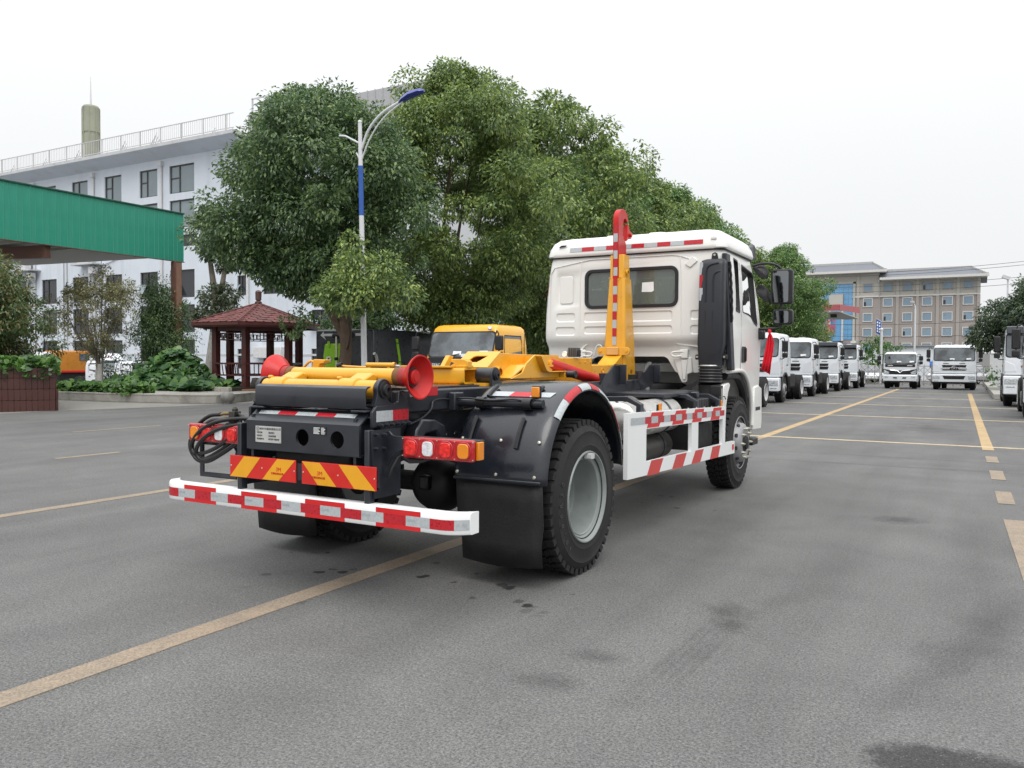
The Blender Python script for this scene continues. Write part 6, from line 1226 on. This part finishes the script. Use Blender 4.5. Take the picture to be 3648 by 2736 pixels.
        for s in (.55,-.55): MB().lathe([(0,.04),(.04,.03),(.05,0)],(s*h,.3,H-.03),(0,0,1),10).build('roof_lamp',M_WHT,C_)
        BPm = MB().prism([(-.10,.42),(-.10,zb-.06),(-.05,zb-.03),(.22,zb-.03),(.22,.44)],'x',-h+.0,h-.0).build('bumper',paint,t,.03)
        MB().prism([(-.52*h,zb-.12),(.52*h,zb-.12),(.44*h,zb-.30),(-.44*h,zb-.30)],'y',-.112,-.09).build('lower_grille',M_BLACK,BPm,.006)
        for s in (1,-1):
            MB().prism([(s*.66*h,zb-.30),(s*.62*h,zb-.13),(s*.97*h,zb-.13),(s*.97*h,zb-.30)],'y',-.115,-.08).build('headlamp',M_HL,BPm,.01); MB().box(*sorted((s*.70*h,s*.93*h)),-.112,-.09,zb-.41,zb-.37).build('fog_lamp',M_HL,BPm,.005)
    elif style == 'light':
        MB().box(-h+.10,h-.10,-.012,.0,ws[0]-.17,ws[0]-.01).build('black_band',M_BLACK,C_,.01)
        MB().prism([(-.98*h,zb+.22),(-.5*h,zb+.14),(.5*h,zb+.14),(.98*h,zb+.22),(.95*h,zb-.10),(-.95*h,zb-.10)],'y',-.02,.02).build('grille',M_BLACK,C_,.01)
        MB().tube([(-.60*h,-.03,zb+.16),(-.14*h,-.035,zb+.12),(0,-.04,zb+.0),(.14*h,-.035,zb+.12),(.60*h,-.03,zb+.16)],.018,5).build('grille_chrome',M_CHR,C_)
        for s in (1,-1): MB().prism([(s*.66*h,zb-.06),(s*.62*h,zb+.04),(s*.94*h,zb+.17),(s*.94*h,zb-.07)],'y',-.03,-.015).build('headlamp',M_HL,C_,.008)
        BPm = MB().prism([(-.08,.42),(-.10,zb-.14),(-.02,zb-.09),(.25,zb-.09),(.25,.44)],'x',-h,h).build('bumper',paint,t,.03)
        for s in (1,-1): MB().prism([(s*.14*h,zb-.30),(s*.18*h,zb-.24),(s*.40*h,zb-.24),(s*.36*h,zb-.30)],'y',-.112,-.08).build('bumper_slot',M_BLACK,BPm); MB().box(*sorted((s*.66*h,s*.90*h)),-.105,-.08,zb-.27,zb-.18).build('fog_lamp',M_HL,BPm,.01)
    else:
        BPm = MB().box(-h,h,-.08,.2,.42,zb-.02).build('bumper',M_BLACK if style == 'dark_bumper' else paint,t,.03)
        for s in (1,-1): MB().box(*sorted((s*.6*h,s*.92*h)),-.085,-.07,zb-.22,zb-.08).build('headlamp',M_HL,BPm,.01)
        MB().box(-.5*h,.5*h,-.015,.0,zb+.05,zb+.3).build('grille',M_BLACK,C_,.01)
    MB().box(-h+.1,h-.1,.05,Lc-.1,.35,zb+.02).build('underbody',M_DARK,t)
    for s in (1,-1): MB().box(*sorted((s*.32,s*.42)),.3,tail,.62,.84).build('frame_rail',M_DARK,t)
    k_ = rw/.518
    for s in (1,-1):
        wheel(t,s*(h-.03),aw,rw,s,'front' if rims == 'rear_white' else rims,False,k_); 
        for a in axles[1:]: wheel(t,s*(h-.01),a,rw,s,'rear_white',False,k_); duals and wheel(t,s*(h-.32),a,rw,s,'rear_white',False,k_)
    if style in ('a','b'):
        MB().box(-.95*h,-.45*h,2.2,3.3,.5,.95).build('fuel_tank',M_DARK,t,.05); MB().box(.45*h,.92*h,2.2,3.2,.5,1.0).build('air_unit',M_DARK,t,.05); MB().box(-.3*h,.3*h,Lc-.1,Lc+.6,.7,1.15).build('gearbox',M_DARK,t,.05)
        MB().box(-.38,.38,tail-.1,tail,.6,.86).build('end_member',M_DARK,t); MB().cyl((-h+.3,axles[1],rw),(h-.3,axles[1],rw),.09,n=10).build('rear_axle',M_DARK,t)
    if deck: deck(t,h)
    return t
def badge(t, z, r, txt_=None, h=1.):
    MB().lathe([(0,r),(.012,r),(.016,r*.82),(.008,r*.78)],(0,-.012,z),(0,-1,0),24).build('badge_ring',M_CHR,t); MB().prism([(-.55*r,z-.25*r),(.1*r,z+.55*r),(.0,z+.1*r),(.55*r,z+.2*r),(-.1*r,z-.5*r),(.05*r,z-.1*r)],'y',-.026,-.012).build('badge_mark',M_CHR,t)
GL = 'white trucks queued along the left lane'
A1 = vehicle('parked_truck','first white truck of the left queue, right beside the red ribbon','truck',(-3.55,24.22,0),0,group=GL,axles=(.95,4.15))
badge(A1,1.22,.10)
A2 = vehicle('parked_truck','second white truck of the left queue, with a broken lower grille opening','truck',(-3.58,30.6,0),0,group=GL,axles=(.95,4.2))
MB().prism([(-.75,1.0),(.15,1.02),(.05,.80),(-.1,.72),(-.8,.72)],'y',-.13,-.09).build('broken_grille',M_BLACK,A2)
A3 = vehicle('parked_truck','third white truck of the left queue, with a grey sun visor','truck',(-3.58,37.85,0),0,group=GL,style='b',axles=(.95,4.0))
badge(A3,1.27,.10)
A4 = vehicle('parked_truck','farthest white truck of the left queue, grey visor, next to the gate','truck',(-3.46,43.9,0),0,group=GL,style='b',axles=(.95,3.5),tail=4.5)
A0 = vehicle('parked_truck','white truck of the left queue hidden behind the hook-lift cab but for a rear wheel','truck',(-3.45,17.85,0),0,group=GL,axles=(.95,3.95),tail=4.8)
BT = vehicle('parked_truck','white truck facing the camera with a round chrome badge before the gate','truck',(2.24,45.1,0),0,W=2.08,H=2.42,zb=.88,ws=(1.54,2.24),style='a',axles=(.6,3.7),rw=.42,tail=5); badge(BT,1.17,.13)
for s in (1,-1): MB().prism([(s*.20,1.16),(s*.18,1.20),(s*.58,1.21),(s*.62,1.13),(s*.56,1.10),(s*.22,1.11)],'y',-.03,-.012).build('chrome_wing',M_CHR,BT)
LT = vehicle('light_truck','white light truck with a wide black grille facing the camera before the gate','truck',(-.42,45.5,0),0,W=1.72,H=2.05,Lc=1.6,zb=.88,ws=(1.38,1.90),rake=.22,style='light',axles=(.75,3.3),rw=.36,tail=4.6)
for s in (-.62,.36):
    for k_ in range(5): MB().box(s+.055*k_,s+.04+.055*k_,-.016,-.012,1.265,1.305+.01*(k_%2)).build('band_print',M_PAPER,LT)
MB().lathe([(0,.055),(.004,.055),(.004,0)],(-.55,-.012+.04,1.74),(0,-1,0),16).build('inner_mirror',M_BLACK,LT)
GRR = 'white trucks along the right edge'
R1_ = vehicle('parked_truck','white truck with a dark visor at the right edge, partly hidden by a nearer one','truck',(5.24,26.55,0),0,W=2.2,H=2.66,zb=1.06,ws=(1.62,2.40),style='b',group=GRR,axles=(1.0,4.75),rw=.5,tail=5.6)
R2_ = vehicle('parked_truck','nearest white truck at the right edge, cut off by the frame','truck',(5.56,19.8,0),0,W=2.2,H=2.66,zb=1.06,ws=(1.62,2.40),style='b',group=GRR,axles=(1.03,4.15),rw=.5,tail=5.2)
# yellow light truck behind the boom
YT = vehicle('yellow_truck','yellow light truck cab facing the camera behind the hook-lift boom','truck',(-6.72,10.55,0),0,W=1.86,H=2.24,Lc=1.55,zb=.98,ws=(1.47,2.05),rake=.24,paint=mat('school_yellow_paint',(.80,.40,.025),.3,coat=.4,var=.04),style='plain',axles=(.8,3.6),rw=.4,tail=5.2)
MB().box(-.85,.85,-.016,.0,1.36,1.48).build('black_band',M_BLACK,YT,.01); MB().box(-.82,.82,-.018,.0,1.26,1.37).build('grey_band',M_DGREY,YT,.01); put('lettering',text_mesh('DFAC',.085,M_PAPER,.002),YT,loc=(-.62,-.020,1.315),rot=(pi/2,0,0))
MB().lathe([(0,.05),(.03,.04),(.035,0)],(.72,.14,2.14),(.4,-.7,.5),12).build('roof_marker',M_HL,YT); MB().box(.05,.20,-.0,.012,1.50,1.57).build('windscreen_label',M_PAPER,YT)
# grey-black compactor truck with green panel
def deck_g(t, h):
    BD = MB().box(-1.18,1.18,0,3.4,.75,2.38).build('body',mat('anthracite_body',(.035,.038,.045),.35,coat=.3,var=.15),t,.06)
    gp = [(-.74,1.0),(-.76,1.55),(-.70,1.90),(-.62,1.93),(.05,1.93),(.12,1.86),(.18,1.5),(.15,1.0)]
    LG = MB().prism(gp,'y',-.10,.0).build('green_panel',mat('lime_green_paint',(.27,.56,.02),.35,coat=.3,var=.05),t,.02)
    MB().lathe([(0,.11),(.02,.11),(.02,.055),(.0,.05)],(-.52,-.10,1.42),(0,-1,0),20).build('flange_ring',M_WHT,LG); MB().lathe([(0,.055),(.005,0)],(-.52,-.105,1.42),(0,-1,0),16).build('flange_bore',M_INK,LG)
    MB().cyl((-.18,-.14,1.0),(-.18,-.14,2.15),.025,n=8).build('rod',M_STEEL,LG); MB().lathe([(-.05,.04),(0,.07),(.05,.04)],(-.18,-.15,1.45),(0,0,1),12).build('rod_joint',M_DARK,LG); MB().box(-.56,-.47,-.13,-.10,1.80,2.0).build('hinge',MATS['lime_green_paint'],LG,.01)
    MB().prism([(-.95,2.2),(-.82,2.32),(-.82,2.25),(-.2,2.25),(-.2,2.17),(-.82,2.17),(-.72,2.05)],'y',-.02,.0).build('white_arrow',M_WHT,t); MB().cyl((-.35,-.08,2.18),(.35,-.08,2.18),.07,n=12).build('roller',M_DARK,t)
    MB().prism([(.95,2.2),(.82,2.32),(.82,2.25),(.5,2.25),(.5,2.17),(.82,2.17),(.72,2.05)],'y',-.02,.0).build('white_arrow',M_WHT,t)
    for z in (1.35,1.95): MB().box(1.18,1.20,.2,3.3,z,z+.03).build('side_rib',MATS['anthracite_body'],BD)
    MB().prism([(1.30,.95),(1.44,.95),(1.38,1.5),(1.24,2.1),(1.12,2.1),(1.26,1.5)],'x',1.185,1.195).build('green_stripe',MATS['lime_green_paint'],BD)
    MB().tube([(1.25,.1,1.0),(1.25,.1,1.45),(1.25,.05,1.58),(1.25,-.03,1.62)],.05,10).build('exhaust_pipe',M_ALU,t); MB().cyl((1.22,.1,1.2),(1.22,3.0,1.2),.03,n=8).build('side_pipe',M_ALU,t); MB().box(1.1,1.22,.9,2.2,.95,1.1).build('blue_rail',mat('blue_paint',(.03,.11,.42),.4),t)
    MB().box(-1.0,1.0,3.5,5.2,.8,2.3).build('cab',MATS['anthracite_body'],t,.1)
    for s in (1,-1):
        for y in (.9,4.3): wheel(t,s*1.1,y,.47,s,'rear_white',False,.9)
    MB().box(-.6,.6,.1,5.0,.5,.76).build('chassis',M_DARK,t)
GT = thing('compactor_truck','dark grey compactor truck with a lime green rear panel behind the tree trunk','truck',(-14.0,15.0,0)); deck_g(GT,1.2)
# vehicles on the lower ground behind the island
def deck_box(m_): return None
OT = vehicle('orange_truck','orange truck cab parked behind the kerb island on the left','truck',(-49.3,27.4,-.7),-pi/2,W=2.3,H=2.6,Lc=1.9,zb=1.2,ws=(1.75,2.35),paint=mat('orange_paint',(.52,.20,.022),.4,var=.08),style='plain',axles=(.6,3.8),rw=.5,tail=5)
OT.rotation_euler = (0,0,-pi/2)
MB().box(-.95,-.25,1.905,1.93,1.95,2.4).build('back_window',M_WS,OT,.02); MB().box(-1.12,1.12,1.9,1.93,1.2,1.32).build('tail_band',M_RPAINT,OT)
def fairing(t,h):
    MB().prism([(.25,1.98),(.75,2.42),(1.45,2.45),(1.5,1.98)],'x',-h+.1,h-.1).build('roof_fairing',M_TW_,t,.06); MB().tube([(-.22,.5,2.28),(-.05,.42,2.2),(.12,.5,2.3),(.0,.48,2.26)],.02,5).build('fairing_logo',M_RED,t)
WV = vehicle('white_light_truck','white light truck with a roof fairing parked behind the thin olive tree','truck',(-41.4,26.1,-.7),pi/2,W=1.75,H=2.0,Lc=1.7,zb=.75,ws=(1.30,1.88),rake=.45,style='plain',axles=(.7,3.2),rw=.36,tail=4.4,deck=fairing,duals=False)
PV = vehicle('white_pickup','small white pickup behind the mound of pumpkin leaves','truck',(-38.4,26.1,-.7),pi/2,W=1.7,H=1.95,Lc=2.0,zb=.75,ws=(1.30,1.85),rake=.6,style='plain',axles=(.7,3.0),rw=.34,tail=4.2,duals=False)
FV = vehicle('white_box_truck','white truck half hidden by the flowering shrub at the far left','truck',(-48.0,25.6,-.7),pi/2,W=2.2,H=2.5,Lc=1.9,zb=.9,ws=(1.55,2.25),style='plain',axles=(.8,3.8),rw=.45,tail=5.5)
# ================================================================ street lamp by the first tree
M_POLE = mat('white_pole_paint',(.62,.63,.65),.4,var=.06); M_BLUE = mat('blue_pole_paint',(.02,.09,.36),.4)
SL = thing('street_lamp','white street lamp with a blue band and lamp head before the two big trees','street lamp',(-9.76,10.95,0)); SL.rotation_euler = (0,R(-1.4),0); SL.scale = (.78,.84,.845)
MB().cyl((0,0,0),(0,0,5.9),.098,.075,n=14).build('lower_pole',M_POLE,SL); MB().cyl((0,0,5.9),(0,0,7.35),.077,n=14).build('blue_band',M_BLUE,SL); MB().cyl((0,0,7.35),(0,0,8.62),.068,.058,n=14).lathe([(0,.07),(.05,.05),(.07,0)],(0,0,8.62),(0,0,1),10).build('upper_pole',M_POLE,SL)
MB().tube(smooth_path([(0,0,7.75),(.35,0,8.35),(.9,0,8.75),(1.7,0,9.0)]),.038,8).tube(smooth_path([(0,0,7.45),(.4,0,8.1),(.95,0,8.6),(1.7,0,8.95)]),.024,8).build('lamp_arm',M_POLE,SL)
MB().tube(smooth_path([(0,0,8.0),(-.3,0,8.15),(-.6,0,8.3),(-.85,0,8.35)]),.03,6).tube([(0,0,7.5),(-.08,0,7.62),(-.16,0,7.75)],.025,6).build('back_brace',M_POLE,SL)
MB().loft([[(x+.0,y*hw,z0+zz*hh) for y,zz in ((-1,-.2),(-.8,.6),(0,1),(.8,.6),(1,-.2),(.6,-.5),(-.6,-.5))] for x,z0,hw,hh in ((1.55,8.95,.04,.05),(1.7,9.0,.12,.09),(2.0,9.08,.17,.11),(2.35,9.12,.15,.09),(2.5,9.12,.05,.04))]).build('lamp_head',mat('blue_lamp_paint',(.03,.05,.30),.3,coat=.4),SL,smooth=60)
# far poles beyond the gate
FP = thing('street_lamp','thin white street lamp in front of the hotel, left of the round-badge truck','street lamp',(-.45,57,0)); MB().cyl((0,0,0),(0,0,5.1),.075,.06,n=10).build('pole',M_POLE,FP); MB().tube([(0,0,5.1),(-.02,0,5.3),(-.10,0,5.45)],.04,6).build('arm',M_POLE,FP); MB().box(-.32,-.05,-.15,.1,5.42,5.62).build('lamp_head',mat('lamp_grey',(.4,.4,.4),.4),FP,.03)
SP = thing('sign_post','white post with a tilted blue road sign beyond the left truck queue','sign',(-2.52,57,0)); MB().cyl((0,0,0),(0,0,3.72),.09,n=10).lathe([(0,.11),(.1,.12),(.18,.06),(.2,0)],(0,0,3.65),(0,0,1),12).build('pole',M_POLE,SP)
MB().add([(-.36,-.08,3.52),(-.06,.02,3.32),(.0,.02,4.25),(-.32,-.08,4.46)],[(0,1,2,3)]).build('sign_board',M_BLUE,SP,smooth=0)
MB().add([(-.38,-.07,3.48),(-.04,.03,3.28),(.02,.03,4.29),(-.33,-.07,4.50)],[(0,1,2,3)]).build('sign_back',M_WHT,SP,smooth=0)
for z in (4.22,4.02,3.8,3.62):
    for k_ in (0,1): MB().obox((-.25+.13*k_,-.06+.035*k_,z-.05*k_),(.08,.006,.12),Matrix.Rotation(R(18),3,'Z')).build('sign_print',M_PAPER,SP)
# petrol station canopy
PC = thing('petrol_canopy','petrol station canopy with a red fascia in front of the hotel','canopy',(-10.4,90,0)); M_PCR = mat('faded_red_fascia',(.40,.10,.11),.5,var=.1)
MB().prism([(-4,-2.2),(.9,-3.2),(2.15,2.5),(-4,2.5)],'z',6.75,6.85).xf(Matrix(((1,0,0,0),(0,1,0,0),(0,-.09,1,-.3),(0,0,0,1)))).build('soffit',mat('canopy_soffit',(.40,.40,.36),.6),PC)
for a,b in (((-4,-2.2),(.9,-3.2)),((.9,-3.2),(2.15,2.5))): MB().beam((a[0],a[1],7.2),(b[0],b[1],7.2),.12,.62).build('fascia',M_PCR,PC)
MB().box(-1.3,-.9,-.5,-.1,0,6.8).box(-3.2,-2.8,-.5,-.1,0,6.8).build('post',M_HC,PC); MB().box(-.2,.4,-1.6,-1.0,6.25,6.75).build('floodlight',M_INK,PC)
# gate
GT_ = thing('sliding_gate','stainless lattice sliding gate closing the far end of the yard','gate',(-.6,53.4,0)); M_SS = mat('stainless_steel',(.42,.38,.36),.35,metal=.7,var=.2)
for i in range(24):
    x = -5.2+.41*i
    if x > 4.3: break
    u_ = sub('gate_unit',GT_,(x,0,0))
    MB().box(-.02,.02,-.03,.03,.08,1.28).build('upright',M_SS,u_)
    MB().beam((0,.0,.2),(.41,0,.75),.02,.025).beam((0,0,.75),(.41,0,.2),.02,.025).beam((0,.02,.75),(.41,.02,1.2),.02,.025).beam((0,.02,1.2),(.41,.02,.75),.02,.025).build('lattice',M_SS,u_)
    MB().box(0,.41,-.02,.02,1.22,1.26).box(0,.41,-.02,.02,.1,.14).cyl((0,-.03,.05),(0,.03,.05),.05,n=10).build('rail_and_roller',M_SS,u_); MB().cyl((0,0,1.28),(0,0,1.42),.018,.004,n=6).build('spear',M_SS,u_)
# cars and a shed behind the gate
def car(label, loc, rz, col, W=1.75, H=1.5, Ln=4.3):
    t = thing('parked_car',label,'car',loc,rz,'cars outside the gate'); h = W/2; k = H/1.5
    MB().loft([[(-h+.05,y,z0),(h-.05,y,z0),(h,y,z0+.25),(h-.03,y,z1),(-h+.03,y,z1),(-h,y,z0+.25)] for y,z0,z1 in ((0,.35,.62*k),(.3,.25,.78*k),(1.1,.22,.92*k),(Ln-.6,.22,.95*k),(Ln,.32,.8*k))]).build('body',col,t,.04)
    MB().loft([[(-h+.10,y0,.9*k),(h-.10,y0,.9*k),(h-.25,y1,z),(-h+.25,y1,z)] for y0,y1,z in ((.95,.98,.93*k),(1.2,1.6,1.42*k),(2.4,2.4,H),(Ln-.9,Ln-1.3,1.45*k),(Ln-.3,Ln-.35,.95*k))]).build('cabin',M_WS,t,.03); MB().box(-h+.28,h-.28,1.75,Ln-1.4,1.43*k,H+.012).build('roof',col,t,.02)
    for s in (1,-1):
        for y in (.8,Ln-.85): wheel(t,s*(h-.01),y,.31,s,'rear_white',False,.6)
        MB().box(*sorted((s*.45*h,s*.92*h)),-.01,.05,.55*k,.68*k).build('headlamp',M_HL,t,.01)
car('white car seen through the gate left of the light truck',(-3.0,57,0),.3,M_TW_,1.75,1.25); car('white car seen through the gate between the two centre trucks',(.95,58,0),-.5,M_TW_,1.75,1.35); car('silver car seen through the gate right of the round-badge truck',(3.9,58,0),.6,mat('silver_car_paint',(.4,.4,.42),.3,metal=.5),1.7,1.4)
SHD = thing('white_shed','low white tent-roofed shed beyond the gate behind the light truck','shed',(-1.9,68,0)); MB().prism([(-3.2,0),(3.4,0),(3.4,2.0),(2.4,2.75),(-1.6,2.75),(-3.2,2.2)],'y',0,3).build('body',M_TW_,SHD,.05); MB().box(-2.6,-.9,-.05,0,.6,1.4).build('green_panel',MATS['lime_green_paint'],SHD); MB().box(-2.0,3.5,-.2,3.2,2.76,2.86).build('roof',mat('shed_grey',(.3,.31,.32),.6),SHD)
WLf = MB().box(-60,60,0,.3,0,2.35).build('boundary_wall',mat('far_grey_wall',(.30,.30,.295),.85,var=.1,scale=.4),None,loc=(0,80,0)); tag(WLf,'long grey boundary wall far beyond the gate','wall')
BF = thing('blue_tank','small bright blue tank beyond the gate left of the round-badge truck','tank',(.75,60,0)); MB().cyl((-.4,0,1.35),(.4,0,1.35),.25,n=14).build('drum',mat('bright_blue_paint',(.02,.17,.55),.4),BF); MB().box(-.3,.3,-.2,.2,0,1.12).build('stand',M_SS,BF)
# right side: kerb, wall, plants, tree
KR = MB().prism([(3.95,33),(3.62,61),(4.1,61),(4.4,33)],'z',0,.22).build('right_kerb',M_KERB,None,.02); tag(KR,'concrete kerb along the right edge of the yard',None,kind='structure')
WR = thing('white_wall','white panel wall beyond the gate on the right','wall',(4.0,56,0))
for i in range(8): MB().box(.05+1.2*i,1.2+1.2*i,0,.1,0,1.95).build('panel',mat('wall_panel_white',(.56,.58,.58),.6,var=.05),WR,.01); MB().box(1.2*i-.02,1.2*i+.05,-.04,.12,0,2.0).build('panel_post',M_WHT,WR)
rt = tree_parts(71,2.5,2.3,1.75,5.0,105,480,.15,.16,1.9,leafmat('deep_green_leaf',(.025,.05,.028),(.06,.10,.05),(.12,.17,.07)),8,(0,0),None,.38)
plant_tree('roadside_tree','round dark tree at the right edge behind the right-hand trucks','tree',(6.0,40,.1),rt)
RP = [leaf_mesh('foliage',*clump_leaves(np.random.default_rng(72),np.array([(0,0,.35),(.1,.1,.7),(-.15,0,.6),(.05,-.1,.95)]),np.array([.28,.25,.25,.18]),160,.13,.3),LF_BR),]
for i,(x,y,s_) in enumerate(((4.1,41.5,1.0),(4.05,44,.9),(3.95,47,1.05))):
    t = thing('kerb_plant',['leafy green plant at the near end of the right kerb','leafy green plant in the middle of the right kerb','leafy green plant at the far end of the right kerb near the gate'][i],'plant',(x,y,.2),i*2.); t.scale = (s_,s_,s_); put('foliage',RP[0],t)
FLD = thing('floodlight','white floodlight on a pole above the dark tree at the right edge','floodlight',(5.0,62,0)); MB().cyl((0,0,0),(0,0,7.3),.06,n=8).build('pole',M_POLE,FLD); MB().obox((-.12,0,7.45),(.5,.3,.28),Matrix.Rotation(.4,3,'Y')).build('lamp_head',M_WHT,FLD,.03)
BSH = tree_parts(73,1.6,1.4,.2,2.9,40,120,.2,.1,.8,LF_BR,5,(0,0),None,.4)
plant_tree('roadside_bush','light green bush beyond the gate right of the sign post','shrub',(-3.6,64,0),BSH)
# overhead lines beyond the gate
for i,(x0,z0,x1,z1) in enumerate(((-14,9.65,12,10.35),(-13.5,9.45,12,10.05),(-16,8.55,12,9.0),(-16,8.1,12,8.45),(-14,4.15,12,4.35),(-14,5.15,12,5.55))):
    n_ = 14; pts = [(x0+(x1-x0)*k/n_,75,z0+(z1-z0)*k/n_-.5*(1-(2*k/n_-1)**2)) for k in range(n_+1)]
    o = MB().tube(pts,.018,5).build('power_line',mat('cable_black',(.03,.03,.03),.6)); tag(o,['topmost overhead cable across the hotel roof','second overhead cable from the top across the hotel roof','third overhead cable from the top, across the hotel eaves','fourth overhead cable from the top, below the hotel eaves','lowest overhead cable across the middle of the hotel wall','overhead cable just above the lowest one across the hotel wall'][i],'cable','overhead cables in front of the hotel')
